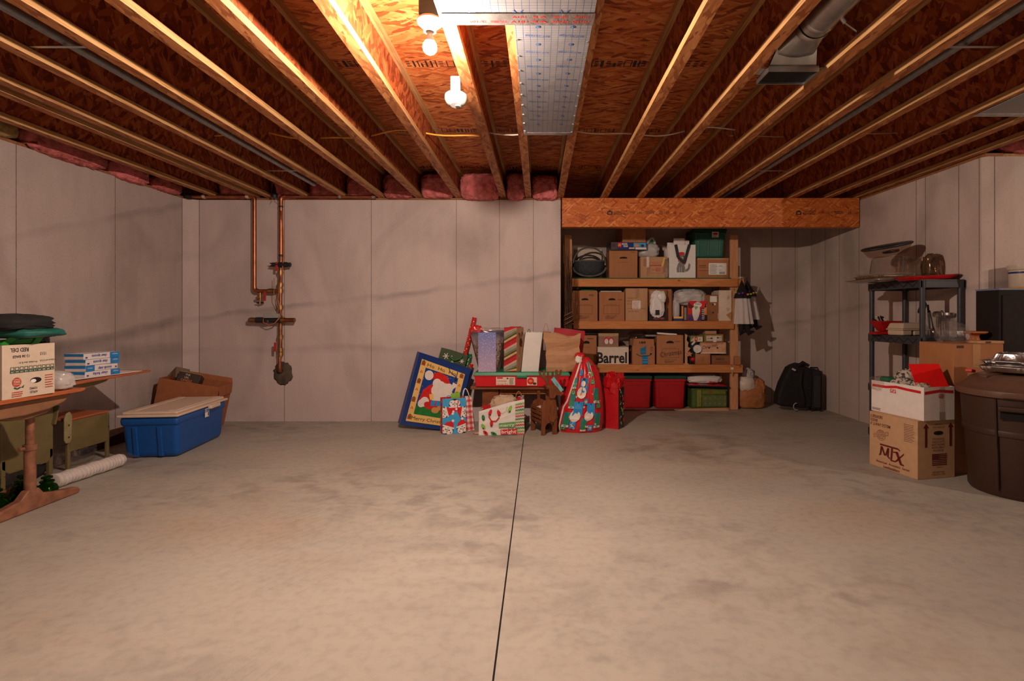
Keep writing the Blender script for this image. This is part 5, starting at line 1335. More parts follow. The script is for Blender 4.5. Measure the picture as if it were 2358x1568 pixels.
# green snowflake bag behind the big bag
gs = thing('gift_bag', 'dark green gift bag with white snowflakes tucked behind the big blue bag', 'gift bag', (XP(1000, 5.78), 5.79, .01), 0, rot=(R(-2), R(16), 0))
w, d, h = .30, .07, .80; DGR = M('dark_green_paper', (.045, .075, .025), .5)
soft_bag(gs, w, d, h, DGR, crumple=.003, seed=12)
p = front(w, d, h, .005); p.flake(.25, .91, .035, WHITE); p.flake(.85, .9, .025, WHITE); p.flake(.9, .8, .03, WHITE); p.disc(.3, .82, .012, WHITE); p.disc(.22, .81, .01, WHITE); p.disc(.45, .93, .006, WHITE); p.ell(.62, .79, .13, .045, WHITE); p.poly([(.4, .8), (.62, .8), (.52, .9)], LIME, 1); p.build('snowflake_print', gs)
loop(gs, -.06, .1, -.06, h - .02, .07, GREENP, .005, drop=True)
# big blue bag
TL, TR, BL, BR = W(966, 812, 5.72), W(1083, 856, 5.58), W(922, 978, 5.50), W(1048, 994, 5.37)
BR.z = .003
org = V(((BL.x + BR.x) / 2, 5.45, 0))
bb = thing('gift_bag', 'giant glossy blue gift bag with a yellow frame reading Ho Ho Ho and Merry Christmas', 'gift bag', org)
TL, TR, BL, BR = [q - org for q in (TL, TR, BL, BR)]
bk_ = [BL + V((-.045, .07, .01)), BR + V((.0, .06, .0)), TR + V((.02, .06, .02)), TL + V((-.035, .05, .01))]
NB = M('royal_blue_gloss', (.012, .045, .20), .16, var=.1, spec=.6)
b = MB(); b.add([BL, BR, bk_[1], bk_[0], TL, TR, bk_[2], bk_[3]], [(3, 2, 1, 0), (0, 1, 5, 4), (1, 2, 6, 5), (2, 3, 7, 6), (3, 0, 4, 7)]); b.build('bag_body', NB, bb, solid=.002)
YG = M('yellow_gloss', (.80, .53, .17), .2, var=.06, spec=.55); BG = M('blue_gloss', (.015, .06, .26), .2, var=.15, spec=.55); RG = M('red_gloss', (.62, .025, .02), .2, var=.15, spec=.55); WG = M('white_gloss', (.76, .70, .64), .25, var=.05); GG = M('green_gloss', (.02, .19, .04), .25, var=.2)
p = Print(BL, BR, TR, TL, .004)
p.rect(.08, .06, .92, .93, YG); p.rect(.19, .17, .82, .83, BG, 1)
p.text('Ho  Ho  Ho!', .5, .88, .055, INK, w=.58, lift=2); p.text('Merry Christmas', .52, .115, .05, INK, w=.7, lift=2)
for (x, y) in ((.13, .88), (.87, .88), (.13, .62), (.87, .58), (.12, .36), (.13, .12)):
    p.rect(x - .035, y - .03, x + .035, y + .03, RG, 2); p.rect(x - .008, y - .03, x + .008, y + .03, GG, 3); p.rect(x - .035, y - .006, x + .035, y + .006, GG, 3); p.poly([(x - .03, y + .03), (x, y + .045), (x + .03, y + .03)], GG, 2)
for (x, y) in ((.13, .75), (.87, .72), (.13, .5), (.13, .24)):
    for q in range(3): p.disc(x + (-.015, .015, 0)[q], y + (0, 0, .018)[q], .006, RG, 2, n=8)
rn = random.Random(5)
for k in range(26): p.disc(rn.uniform(.2, .81), rn.uniform(.35, .82), .003, WG, 2, n=6)
p.poly([(.19, .17), (.82, .17), (.8, .24), (.6, .30), (.42, .35), (.26, .32), (.19, .28)], GG, 2)
# heap of a red sack, a red stocking cap with white trim, cotton snow and parcels
p.poly([(.22, .36), (.25, .52), (.36, .62), (.5, .64), (.62, .58), (.66, .42), (.6, .3), (.35, .3)], RG, 3)
p.poly([(.33, .72), (.36, .79), (.48, .83), (.62, .80), (.72, .70), (.66, .63), (.5, .69), (.40, .70)], RG, 4)
for (x, y, r_) in ((.47, .66, .05), (.55, .64, .05), (.63, .62, .055), (.70, .64, .05), (.5, .56, .065), (.6, .53, .08), (.68, .54, .07), (.55, .46, .07), (.65, .45, .075), (.72, .49, .05)): p.disc(x, y, r_, WG, 5)
p.disc(.29, .74, .05, WG, 6); p.disc(.33, .36, .05, WG, 6); p.disc(.28, .33, .04, WG, 6); p.ell(.42, .32, .09, .05, RG, 7, rot=-15)
p.poly([(.44, .40), (.62, .42), (.64, .34), (.46, .32)], BLUEP, 8); p.line([(.54, .33), (.53, .41)], .012, RG, 9); p.poly([(.38, .48), (.46, .5), (.48, .42), (.42, .40)], YELL, 6); p.ell(.56, .27, .07, .045, M('teddy_tan', (.55, .28, .08), .4), 8); p.disc(.62, .31, .025, MATS['teddy_tan'], 9)
p.build('printed_front', bb)
m_ = (TL + TR) / 2 - (TL - BL) * .02; u_ = (TR - TL).normalized(); dn = (BL - TL).normalized()
b = MB(); fo = V((0, -.012, 0)); b.tube([m_ + u_ * .05 + fo, m_ + u_ * .09 + dn * .06 + fo, m_ + u_ * .16 + dn * .085 + fo, m_ + u_ * .17 + dn * .13 + fo, m_ + u_ * .17 + dn * .03 + fo], .004, 6); b.build('cord_handle', NAVY, bb, smooth=180)
b = MB(); c0 = m_ + u_ * .17 + dn * .15 + fo; b.hexa([c0 + u_ * a + dn * c_ + V((0, q, 0)) for q in (0, -.002) for a, c_ in ((-.02, 0), (.03, .01), (.02, .07), (-.03, .05))]); b.build('gift_tag', WG, bb)
# penguin bag
w, d, h = .235, .11, .35
pn = thing('gift_bag', 'small gift bag covered in penguins with red hats, red side, on the floor', 'gift bag', (XP(1040, 5.29) + .005, 5.345, .001), R(21))
soft_bag(pn, w, d, h, REDP, crumple=.001, seed=14, sidefold=.05)
p = front(w, d, h, .004); p.rect(0, 0, 1, 1, SKYB)
def penguin(x, y, s, rot):
    def T(a, c):
        cr, sr = math.cos(R(rot)), math.sin(R(rot)); return (min(1, max(0, x + (a * cr - c * sr) * s / w)), min(1, max(0, y + (a * sr + c * cr) * s / h)))
    C_ = lambda cx, cy, r, m, l, n=14: p.poly([T(cx + r * math.cos(6.2832 * i / n), cy + r * math.sin(6.2832 * i / n)) for i in range(n)], m, l)
    C_(0, 0, 1.0, BLACK, 1); C_(-.38, -.25, .55, WHITE, 2); C_(.38, -.25, .55, WHITE, 2); C_(-.3, -.1, .1, BLACK, 3); C_(.3, -.1, .1, BLACK, 3); C_(-.6, -.4, .11, REDP, 3); C_(.6, -.4, .11, REDP, 3)
    p.poly([T(-.12, -.3), T(.12, -.3), T(0, -.55)], ORANGE, 4)
    p.poly([T(-.85, .35), T(.85, .35), T(.75, .9), T(.3, 1.5), T(-.6, .95)], REDP, 3); p.poly([T(-.95, .25), T(.95, .25), T(.95, .5), T(-.95, .5)], WHITE, 4); C_(.35, 1.5, .22, WHITE, 5)
for a in ((.52, .82, .058, 180), (.1, .62, .055, -75), (.92, .6, .055, 80), (.22, .14, .062, -20), (.85, .15, .06, 15)): penguin(*a)
p.build('penguin_print', pn)
p = left(w, d, h, .003)
for k in range(6): p.flake(.3 + .4 * (k % 2), .1 + k * .16, .018, WHITE)
p.build('snowflake_print', pn)
b = MB(); b.hexa([(-.02, -.03, h - .06), (.07, -.02, h - .06), (.07, 0, h - .06), (-.02, 0, h - .06), (-.03, -.04, h + .045), (.06, -.03, h + .055), (.07, -.01, h + .05), (-.02, -.02, h + .04)]); b.build('green_tissue', LIME, pn)
loop(pn, -.08, -.02, -.03, h - .005, .03, SKYB, .004)
b = MB(); b.tube([(.04, -.06, h - .01), (.03, -.064, h * .75), (.05, -.063, h * .55), (.06, -.06, h * .45)], .004, 6); b.build('ribbon', REDP, pn, smooth=180)
# gingham bag
w, d, h = .10, .10, .34
gh = thing('gift_bag', 'small red and white gingham bag with twisted white handles', 'gift bag', (XP(1078, 5.45) + .01, 5.47, .001), 0, rot=(0, R(-5), R(8)))
soft_bag(gh, w, d, h, WHITE, crumple=.002, seed=15)
p = front(w, d, h, .004); PINKR = M('gingham_red', (.62, .03, .04), .5); MIDR = M('gingham_mid', (.68, .22, .2), .5)
for k in range(2): p.rect(.12 + k * .48, 0, .38 + k * .48, 1, MIDR)
for k in range(6): p.rect(0, .04 + k * .165, 1, .11 + k * .165, MIDR, 1)
for k in range(2):
    for j in range(6): p.rect(.12 + k * .48, .04 + j * .165, .38 + k * .48, .11 + j * .165, PINKR, 2)
p.build('gingham_print', gh)
loop(gh, -.035, .03, -.05, h, .09, WCARD, .004); loop(gh, -.04, .025, .04, h, .08, WCARD, .004)
# merry and bright tote
w, d, h = .445, .22, .30
mb = thing('tote_bag', 'shiny white tote reading merry and bright with a zigzag side panel', 'bag', (XP(1154, 5.22), 5.34, .001), R(2))
MBW = M('shiny_white_vinyl', (.78, .74, .69), .18, var=.03, spec=.6)
o = soft_bag(mb, w, d, h, MBW, crumple=.012, seed=17, thick=.003, nz=8)
for vv in o.data.vertices:
    k = vv.co.z / h; vv.co.z += k * (.055 * (vv.co.x / (w / 2)) - .0); vv.co.y += .0
def mfn(u, v, l):
    x = -w/2 + u * w; k = v; return V((x, -d/2 - l, v * h + k * .055 * (x / (w / 2))))
p = Print(fn=mfn, su=w, sv=h, off=.014)
p.rect(.44, .25, .8, .4, M('leaf_green_print', (.13, .36, .10), .4)); p.text('merry', .62, .325, .10, WHITE, w=.33, lift=1, bold=.01); p.text('and', .70, .225, .07, GREENP, w=.12, bold=.01); p.rect(.48, .03, .84, .185, REDP); p.text('bright', .66, .115, .11, WHITE, w=.32, lift=1, bold=.015)
for x, y, m, rt in ((.25, .82, REDP, -20), (.44, .74, REDP, 20), (.28, .42, REDP, 0), (.1, .68, GREENP, 10), (.1, .35, LIME, 30), (.68, .8, LIME, -30), (.15, .1, REDP, 40), (.33, .06, GREENP, 60)):
    p.ell(x, y, .035, .11, m, rot=rt); p.ell(x, y - .08 if abs(rt) < 35 else y, .015, .03, BLACK, 1, rot=rt)
p.line([(.22, .7), (.28, .5), (.38, .48), (.45, .6)], .012, REDP); p.line([(.4, .9), (.5, .7), (.6, .75), (.62, .9)], .002, INK)
for r_ in range(11):
    pts = [(.80 + .022 * i, .02 + r_ * .086 + (.04 if i % 2 else 0)) for i in range(10)]
    p.line(pts, .0065, [REDP, LIME, GREENP][r_ % 3], 1)
p.build('printed_front', mb)
b = MB(); b.hexa([(-w/2, .10, h * .62), (w/2, .10, h * .9), (w/2, .105, h * .9), (-w/2, .105, h * .62), (-w/2 + .01, .10, h * .82), (w/2 - .01, .10, h * 1.17), (w/2 - .01, .105, h * 1.17), (-w/2 + .01, .105, h * .82)]); b.build('red_lining', REDP, mb)
blob('wrapped_contents', (.02, .0, h * .92), (.11, .07, .08), M('tan_paper', (.50, .36, .24), .7), mb, amp=.22, freq=6, seed=95)
b = MB(); b.bar((-.0, .0, h * 1.0), (.06, -.02, h * 1.18), .02, .004); b.bar((.06, -.02, h * 1.18), (.12, -.03, h * 1.05), .02, .004); b.build('brown_strap', KRAFT3, mb)
loop(mb, w/2 - .09, w/2 - .02, .05, h * 1.1, .07, KRAFT3, .007)
o = blob('paper_scrap', (0, 0, .008), (.035, .02, .007), M('pink_paper', (.62, .33, .26), .6), None, amp=.3, seed=97, nu=16, nv=8, floor=0); o.location = (XP(1100, 5.28), 5.28, .001); tag(o, 'tiny pink paper scrap on the floor by the white tote', 'scrap')
# wooden reindeer crate
DW = lumber('deer_wood', (.13, .038, .014), (.24, .075, .026), 'Z', .4)
dr = thing('wooden_reindeer', 'wooden reindeer crate with slatted sides and red nose', 'reindeer', (.045, 5.36, .001), R(24))
fr = frame((0, -.115, 0), (1, 0, 0), (0, 0, 1))
b = MB(); b.prism([(-.085, 0), (-.045, 0), (-.045, .08), (-.02, .115), (.012, .115), (.035, .08), (.035, 0), (.08, 0), (.085, .24), (.07, .33), (.05, .36), (.045, .40), (-.0, .40), (-.01, .34), (-.06, .34), (-.085, .29)], fr, .022); b.build('front_panel', DW, dr, bevel=.004)
b = MB(); b.prism([(-.01, .36), (.045, .36), (.06, .39), (.12, .375), (.128, .40), (.10, .43), (.07, .47), (.045, .49), (.0, .49), (-.05, .50), (-.05, .475), (-.012, .45)], frame((0, -.14, 0), (1, 0, 0), (0, 0, 1)), .024); b.build('head', DW, dr, bevel=.004)
for s, sx in ((-1, -.02), (1, .035)):
    b = MB(); b.prism([(sx, .47), (sx + s * .03, .53), (sx + s * .085, .58), (sx + s * .10, .63), (sx + s * .08, .635), (sx + s * .07, .60), (sx + s * .055, .585), (sx + s * .05, .635), (sx + s * .03, .635), (sx + s * .03, .575), (sx + s * .01, .56), (sx + s * .005, .62), (sx - s * .012, .62), (sx - s * .012, .53), (sx - s * .02, .47)][::s], frame((0, -.13, 0), (1, 0, 0), (0, 0, 1)), .016); b.build('antler', DW, dr, bevel=.003)
b = MB(); b.lathe([(0, -.017), (.012, -.012), (.017, 0), (.012, .012), (0, .017)], 14, c=(.128, -.15, .40)); b.build('red_nose', RED, dr, smooth=180)
b = MB(); b.prism([(.0, .13), (.035, .12), (.07, .16), (.078, .26), (.06, .33), (.03, .30), (.01, .25), (-.012, .18)], frame((0, -.137, 0), (1, 0, 0), (0, 0, 1)), .014); b.build('chest_piece', DW, dr, bevel=.003)
b = MB(); b.prism([(-.085, 0), (-.045, 0), (-.04, .09), (.03, .09), (.04, 0), (.085, 0), (.085, .24), (.06, .30), (0, .325), (-.06, .30), (-.085, .24)], frame((0, .135, 0), (1, 0, 0), (0, 0, 1)), .02); b.build('rear_panel', DW, dr, bevel=.004)
b = MB(); b.prism([(-.015, .31), (.015, .31), (.015, .40), (-.015, .40)], frame((0, .14, 0), (1, 0, 0), (0, 0, 1)), .018); b.build('tail', DW, dr, bevel=.003)
for sx in (-.09, .078):
    for z in (.115, .155, .195, .235):
        b = MB(); b.box(sx, sx + .012, -.115, .13, z, z + .028); b.build('slat', DW, dr, bevel=.002)
b = MB(); b.box(-.07, .07, -.10, .115, .10, .108); b.build('crate_floor', DW, dr)
blob('paper_filling', (0, 0, .22), (.06, .08, .035), WCARD, dr, amp=.25, seed=98, nu=18, nv=10)
cR = Matrix.Translation((.075, -.152, .49)) @ Matrix.Rotation(R(-38), 4, 'Y')
b = MB(); b.obox(cR, -.021, .021, -.003, 0, -.085, .085); b.build('blue_tag', M('pale_blue_card', (.22, .50, .56), .5), dr)
pt = Print(cR @ V((-.021, -.003, -.085)), cR @ V((.021, -.003, -.085)), cR @ V((.021, -.003, .085)), cR @ V((-.021, -.003, .085)), .001); pt.disc(.5, .5, .005, BLACK, n=6); pt.disc(.45, .4, .004, BLACK, n=6); pt.line([(.4, .58), (.6, .62)], .004, BLACK); pt.rect(.0, .06, 1, .075, SKYB); pt.rect(.0, .92, 1, .935, SKYB); pt.build('tag_marks', dr)
# big snowman sack
sk = thing('gift_sack', 'large red plastic gift sack printed with snowmen, gathered at the top', 'gift sack', (XP(1333, 5.45), 5.47, .001))
zs_ = [(0, 1284, 1386, .15), (.06, 1281, 1390, .17), (.18, 1288, 1392, .165), (.33, 1297, 1391, .15), (.48, 1309, 1387, .125), (.60, 1320, 1381, .095), (.67, 1328, 1372, .07), (.72, 1333, 1362, .045), (.745, 1338, 1356, .03)]
def sect(z):
    for (z0, a0, c0, d0), (z1, a1, c1, d1) in zip(zs_[:-1], zs_[1:]):
        if z <= z1 or z1 == zs_[-1][0]:
            k = max(0, min(1, (z - z0) / (z1 - z0))); k = k
            return a0 + (a1 - a0) * k, c0 + (c1 - c0) * k, d0 + (d1 - d0) * k
def sfn(u, v, l):
    z = v * .745; a, c, dd = sect(z); xa, xc = XP(a, 5.36) - sk.location.x, XP(c, 5.36) - sk.location.x
    t_ = 2 * u - 1; x = (xa + xc) / 2 + (xc - xa) / 2 * t_ * (1 - (.0 if l == 0 else 0)); pl = .012 * math.sin(u * 21 + v * 2) * (1 - .5 * abs(t_)) * min(1, v * 4 + .2)
    return V((x, -dd * math.sqrt(max(0, 1 - t_ * t_)) ** .8 - l + pl, z + .012 * math.sin(u * 9) * (1 if v < .02 else 0) * 0))
b = MB(); nu, nv = 40, 22; vs = []; fs_ = []
for j in range(nv + 1):
    for i in range(nu + 1):
        u = .5 - .5 * math.cos(math.pi * i / nu); vs.append(sfn(u, j / nv, 0))
    for i in range(nu - 1, 0, -1):
        u = .5 - .5 * math.cos(math.pi * i / nu); q = sfn(u, j / nv, 0); vs.append(V((q.x, -q.y * .35, q.z)))
n = 2 * nu
for j in range(nv):
    for i in range(n): fs_.append((j * n + i, j * n + (i + 1) % n, (j + 1) * n + (i + 1) % n, (j + 1) * n + i))
fs_.append(tuple(range(n - 1, -1, -1))); fs_.append(tuple(nv * n + i for i in range(n)))
SACK = M('glossy_red_film', (.60, .015, .022), .24, var=.08, spec=.55)
b.add(vs, fs_); b.build('sack_body', SACK, sk, smooth=60)
p = Print(fn=sfn, su=.5, sv=.745, off=.015)
def box_(x, y, a, c, m, l=0, rot=0):
    cr, sr = math.cos(R(rot)), math.sin(R(rot)); pts = []
    for k, (e, f) in enumerate(((-1, -1), (0, -1), (1, -1), (1, 0), (1, 1), (0, 1), (-1, 1), (-1, 0))):
        q = e * a * .5, f * c * .5; pts.append((min(.97, max(.03, x + (q[0] * cr - q[1] * sr) / .5)), min(.98, max(.012, y + (q[0] * sr + q[1] * cr) / .745))))
    p.poly(pts, m, l)
TEAL = M('teal_print', (.02, .22, .24), .3); WS = M('cream_film', (.76, .70, .62), .3)
def snowman(x, y, s):
    box_(x + .03 * s, y + .04 * s, .075 * s, .10 * s, BLUEP, 1); p.disc(x, y - .03 * s, .042 * s, WS, 2, 12); p.disc(x + .01 * s, y + .055 * s, .022 * s, WS, 3, 10); box_(x + .015 * s, y + .095 * s, .026 * s, .018 * s, BLACK, 3); p.line([(x - .01, y + .028 * s), (x + .05 * s, y + .035 * s)], .007, REDP, 4); p.line([(x, y + .03 * s), (x - .01, y - .02)], .006, INK, 4)
def tree(x, y, s):
    box_(x, y, .062 * s, .13 * s, TEAL, 1); p.poly([(x - .045 * s, y - .06 * s), (x + .045 * s, y - .06 * s), (x, y + .08 * s)], GREENP, 2); box_(x, y - .078 * s, .062 * s, .018 * s, WS, 3)
def starb(x, y, s): box_(x, y, .06 * s, .065 * s, BLUEP, 1); p.star(x, y, .026 * s, YELL, 2)
def patch(x, y): 
    box_(x, y, .055, .045, GREENP, 1); 
    for k in range(5): p.disc(x + (.03 * math.cos(k * 1.3)), y + .018 * math.sin(k * 1.3), .004, WS, 2, 6)
snowman(.42, .58, 1.4); snowman(.34, .27, 1.4); snowman(.64, .27, 1.2); tree(.80, .50, 1.1); tree(.22, .42, 1.0); tree(.84, .17, 1.1); tree(.55, .12, 1.0); tree(.62, .86, .8); tree(.17, .18, 1.1); tree(.2, .66, .8)
starb(.32, .80, .9); starb(.55, .42, .9); starb(.32, .11, 1.1); starb(.7, .07, .9); patch(.72, .68); patch(.86, .36); patch(.2, .54); patch(.13, .07); patch(.7, .78); patch(.78, .92)
rn = random.Random(3)
for k in range(26): p.flake(rn.uniform(.12, .9), rn.uniform(.04, .85), .012, ORANGE if k % 2 else WS, 0, .2, 5)
p.build('snowman_print', sk)
b = MB(); b.tube([sfn(.06 + .12 * (k / 12) * (k > 4), k / 12, .004) for k in range(13)], .009, 8); b.build('white_edge', WS, sk, smooth=180)
blob('gathered_top', (XP(1336, 5.4) - sk.location.x, -.02, .752), (.04, .035, .03), SACK, sk, amp=.3, freq=7, seed=101, nu=20, nv=12)
o = blob('tie_bow', (XP(1333, 5.4) - sk.location.x, -.05, .725), (.028, .02, .03), WS, sk, amp=.3, freq=7, seed=102, nu=16, nv=10)
# dark floral bag with red cellophane
w, d, h = .165, .14, .42
fl = thing('gift_bag', 'dark floral gift bag with red front and red cellophane, right of the sack', 'gift bag', (XP(1416, 5.52), 5.58, .001), R(-32))
soft_bag(fl, w, d, h, M('black_floral_paper', (.022, .022, .018), .4), crumple=.004, seed=19, sidefold=.05)
p = front(w, d, h, .006); p.rect(.0, .03, 1, 1, M('red_foil_panel', (.50, .012, .018), .3)); p.poly([(0, 0), (1, 0), (1, .03), (0, .03)], REDP); p.build('red_panel', fl)
p = right(w, d, h, .006)
for (x, y) in ((.3, .9), (.6, .8), (.25, .62), (.75, .6), (.3, .3), (.7, .35), (.4, .12)): p.star(x, y, .014, [YELL, WHITE][int(x * 10) % 2], 1)
for (x, y) in ((.7, .72), (.8, .2), (.85, .5)): p.ell(x, y, .16, .05, REDP)
for (x, y, rt) in ((.5, .45, 40), (.4, .5, -30), (.65, .42, 70), (.3, .16, 20)): p.ell(x, y, .14, .02, LIME, 1, rot=rt)
rn = random.Random(8)
for k in range(14): p.disc(rn.random() * .9 + .05, rn.random() * .9 + .05, .004, WHITE, 2, 6)
p.build('floral_print', fl)
CEL = M('red_cellophane', (.50, .008, .012), .14, var=.15, spec=.7)
b = MB(); rn = random.Random(12)
for k in range(6):
    a = R(-150 + k * 55); l_ = rn.uniform(.14, .26); q = V((math.cos(a) * .05, math.sin(a) * .04, h - .06)); tip = V((math.cos(a) * .12, math.sin(a) * .08, h + l_ * .75)); s_ = V((-math.sin(a), math.cos(a), 0)) * .075
    mid = (q + tip) / 2 + V((0, -.02, .02)); b.add([q, mid - s_, tip - s_ * .4, tip + s_ * .5, mid + s_], [(0, 1, 2), (0, 2, 3), (0, 3, 4)])
tag(b.build('cellophane', CEL, fl, solid=.002), kind='stuff')
blob('cellophane_puff', (-.01, -.02, h + .03), (.075, .06, .10), CEL, fl, e=.9, amp=.3, freq=5, seed=105)
# ---------------------------------------------------------------- left side: school desks and stored things
TANM = M('tan_desk_enamel', (.23, .11, .055), .45, var=.2, scale=10, bump=.1); TANM2 = M('worn_tan_enamel', (.24, .10, .055), .55, var=.4, scale=16)
DESKW = lumber('desk_top_wood', (.34, .085, .028), (.48, .14, .05), 'Y', .4)
dk = thing('school_desk', 'old tan metal school desk with a wooden lift top, nearest at left', 'desk', (-3.08, 3.1, 0))
def DL(x, y, z): return V((x + 3.08, y - 3.1, z))
b = MB()
b.prism([(2.70, .700), (3.36, .700), (3.385, .706), (3.392, .714), (3.385, .722), (2.70, .722)], frame(DL(-3.62, 0, 0) - V((0, 0, 0)), (0, 1, 0), (0, 0, 1)), .74); b.build('desk_top', DESKW, dk, bevel=.003)
b = MB(); b.prism([(2.74, .70), (2.74, .64), (2.80, .612), (3.05, .606), (3.20, .618), (3.30, .645), (3.345, .68), (3.35, .70)], frame(DL(-3.56, 0, 0), (0, 1, 0), (0, 0, 1)), .63); b.build('book_box', TANM, dk, bevel=.012, bseg=3)
b = MB(); b.prism([(2.95, .608), (3.0, .585), (3.1, .575), (3.22, .59), (3.27, .615)], frame(DL(-3.30, 0, 0), (0, 1, 0), (0, 0, 1)), .33); b.build('under_bracket', TANM, dk, bevel=.01, bseg=2)
b = MB(); b.bar(DL(-2.925, 2.93, .697), DL(-2.925, 3.24, .697), .006, .006); b.build('hinge', M('dark_hinge', (.08, .05, .035), .5, .5), dk)
for x in (-3.08, -3.44):
    b = MB(); b.tube([DL(x, 3.23, .09), DL(x, 3.23, .39)], .029, 16); b.build('column', TANM2, dk, smooth=40)
    b = MB(); b.tube([DL(x, 3.23, .39), DL(x, 3.23, .60)], .022, 16); b.build('inner_column', TANM2, dk, smooth=40)
    b = MB(); b.tube([DL(x, 3.23, .365), DL(x, 3.23, .40)], .034, 16); b.tube([DL(x, 3.19, .382), DL(x, 3.16, .382)], .012, 10); b.build('clamp_collar', TANM2, dk, smooth=40)
    b = MB(); b.prism([(2.55, .001), (3.55, .001), (3.56, .02), (3.54, .045), (3.40, .062), (3.30, .085), (3.265, .13), (3.195, .13), (3.15, .085), (3.02, .06), (2.62, .045), (2.55, .025)], frame(DL(x - .026, 0, 0), (0, 1, 0), (0, 0, 1)), .052); b.build('runner_foot', TANM2, dk, bevel=.012, bseg=3)

# apple carton on the desk, print upside down
w, d, h = .50, .29, .295
AP = M('apple_carton', (.60, .49, .38), .65, var=.05)
ab = carton('white apple carton printed upside down, standing on the tan desk', -3.125, 2.885, .7225, w, d, h, AP, rz=R(-4), open_=True, name='apple_carton')
p = right(w, d, h); AG = M('dark_green_ink', (.03, .075, .045), .6); AR = M('brick_red_ink', (.45, .05, .03), .6)
p.text('RED DEL', .31, .90, .075, BLACK, w=.34, rot=180, bold=.012); p.text('12-3# BAGS', .34, .775, .05, BLACK, w=.31, rot=180, bold=.01); p.text('1515', .76, .80, .06, BLACK, w=.12, rot=180)
p.text('Produce of U.S.A.', .86, .665, .035, BLACK, w=.34, rot=180); p.text('Produit des E-U', .47, .655, .035, BLACK, w=.34, rot=180)
p.rect(.14, .47, .985, .52, AG)
for k in range(10): p.outline(.145 + k * .085, .52, .215 + k * .085, .585, .003, AG); p.text(['175', '163', '150', '138', '125', '113', '100', '88', '80', '72'][k], .18 + k * .085, .495, .03, WHITE, w=.055, rot=180, lift=1)
p.ell(.26, .30, .085, .09, AR)
for k in range(4): p.line([(.2, .26 + k * .03), (.32, .26 + k * .03)], .003, AP, 1)
p.text('APPLE', .26, .31, .04, AP, w=.12, rot=180, lift=2); p.line([(.21, .2), (.27, .17), (.33, .2)], .008, AG); p.poly([(.33, .19), (.4, .24), (.38, .18)], AG)
p.text('APPLES', .58, .08, .045, BLACK, w=.15, rot=180); p.text('POMMES', .57, .15, .045, BLACK, w=.15, rot=180)
p.scribble(.17, .02, .4, .13, 3, AR, seed=2); p.scribble(.8, .12, .97, .4, 6, AR, seed=4, fill=.5)
p.ell(.62, .30, .11, .055, DARK, n=18); p.ell(.57, .29, .055, .035, WBAG, 1); p.build('lettering', ab)
# things heaped in the apple carton
TEALF = M('teal_fabric', (.010, .105, .085), .6, var=.2)
ct = thing('folded_jacket', 'black folded jacket on top of the apple carton heap', 'jacket', (-3.10, 3.0, 1.105)); blob('jacket_body', (0, 0, .03), (.26, .17, .048), M('black_cloth', (.013, .012, .012), .85, var=.2), ct, e=.7, amp=.15, freq=4, seed=110, smooth=180)
blob('jacket_sleeve', (-.1, -.12, -.02), (.14, .06, .06), MATS['black_cloth'], ct, e=.6, amp=.12, freq=6, seed=111, smooth=180)
cf = thing('folded_cloth', 'teal folded nylon cloth under the black jacket', 'cloth', (-3.02, 3.05, 1.062)); blob('cloth_body', (0, 0, .02), (.22, .15, .03), TEALF, cf, e=.7, amp=.13, freq=4, seed=112, smooth=180)
gt = thing('green_toy', 'bright green plastic toy frame poking out of the apple carton', 'toy', (-2.98, 2.98, 1.0)); GP = M('bright_green_toy', (.03, .26, .04), .3)
for a, c in (((.02, -.08, -.02), (.08, -.03, .06)), ((.08, .05, -.02), (.10, .10, .055)), ((.02, -.08, .03), (.08, .08, .035))):
    b = MB(); b.bar(a, c, .03, .018); b.build('toy_bar', GP, gt, bevel=.004)
b = MB(); b.box(-.12, .06, -.09, .10, -.06, .02); b.build('toy_base', M('deep_green_toy', (.02, .10, .03), .4), gt, bevel=.01)
co = thing('coiled_hose', 'black ribbed coil at the right of the apple carton heap', 'hose', (-2.94, 3.11, 1.02)); b = MB()
b.tube([V((.055 * math.cos(k * .55), .055 * math.sin(k * .55), .004 + .0011 * k)) for k in range(46)], [.011 + .003 * (k % 2) for k in range(46)], 8); b.build('hose', BLK, co, smooth=60)
b = MB(); b.tube([(.06, -.02, .03), (.085, .0, .05), (.08, .04, .045)], .006, 6); b.build('hose_end', M('amber_plastic', (.25, .13, .02), .3), co)
pb = thing('plastic_bag', 'white plastic bag slumped on the tan desk behind the apple carton', 'bag', (-2.985, 3.28, .7225)); blob('bag_body', (0, 0, .052), (.10, .07, .055), M('milky_plastic', (.50, .46, .44), .25, var=.08, spec=.6), pb, e=.75, amp=.12, freq=5, seed=115, floor=0)
b = MB(); b.prism([(-.07, .08), (-.03, .11), (-.0, .10), (.01, .085), (-.04, .075)], frame((.0, -.05, 0), (1, 0, 0), (0, 0, 1)), .003); b.build('red_logo', REDP, pb)

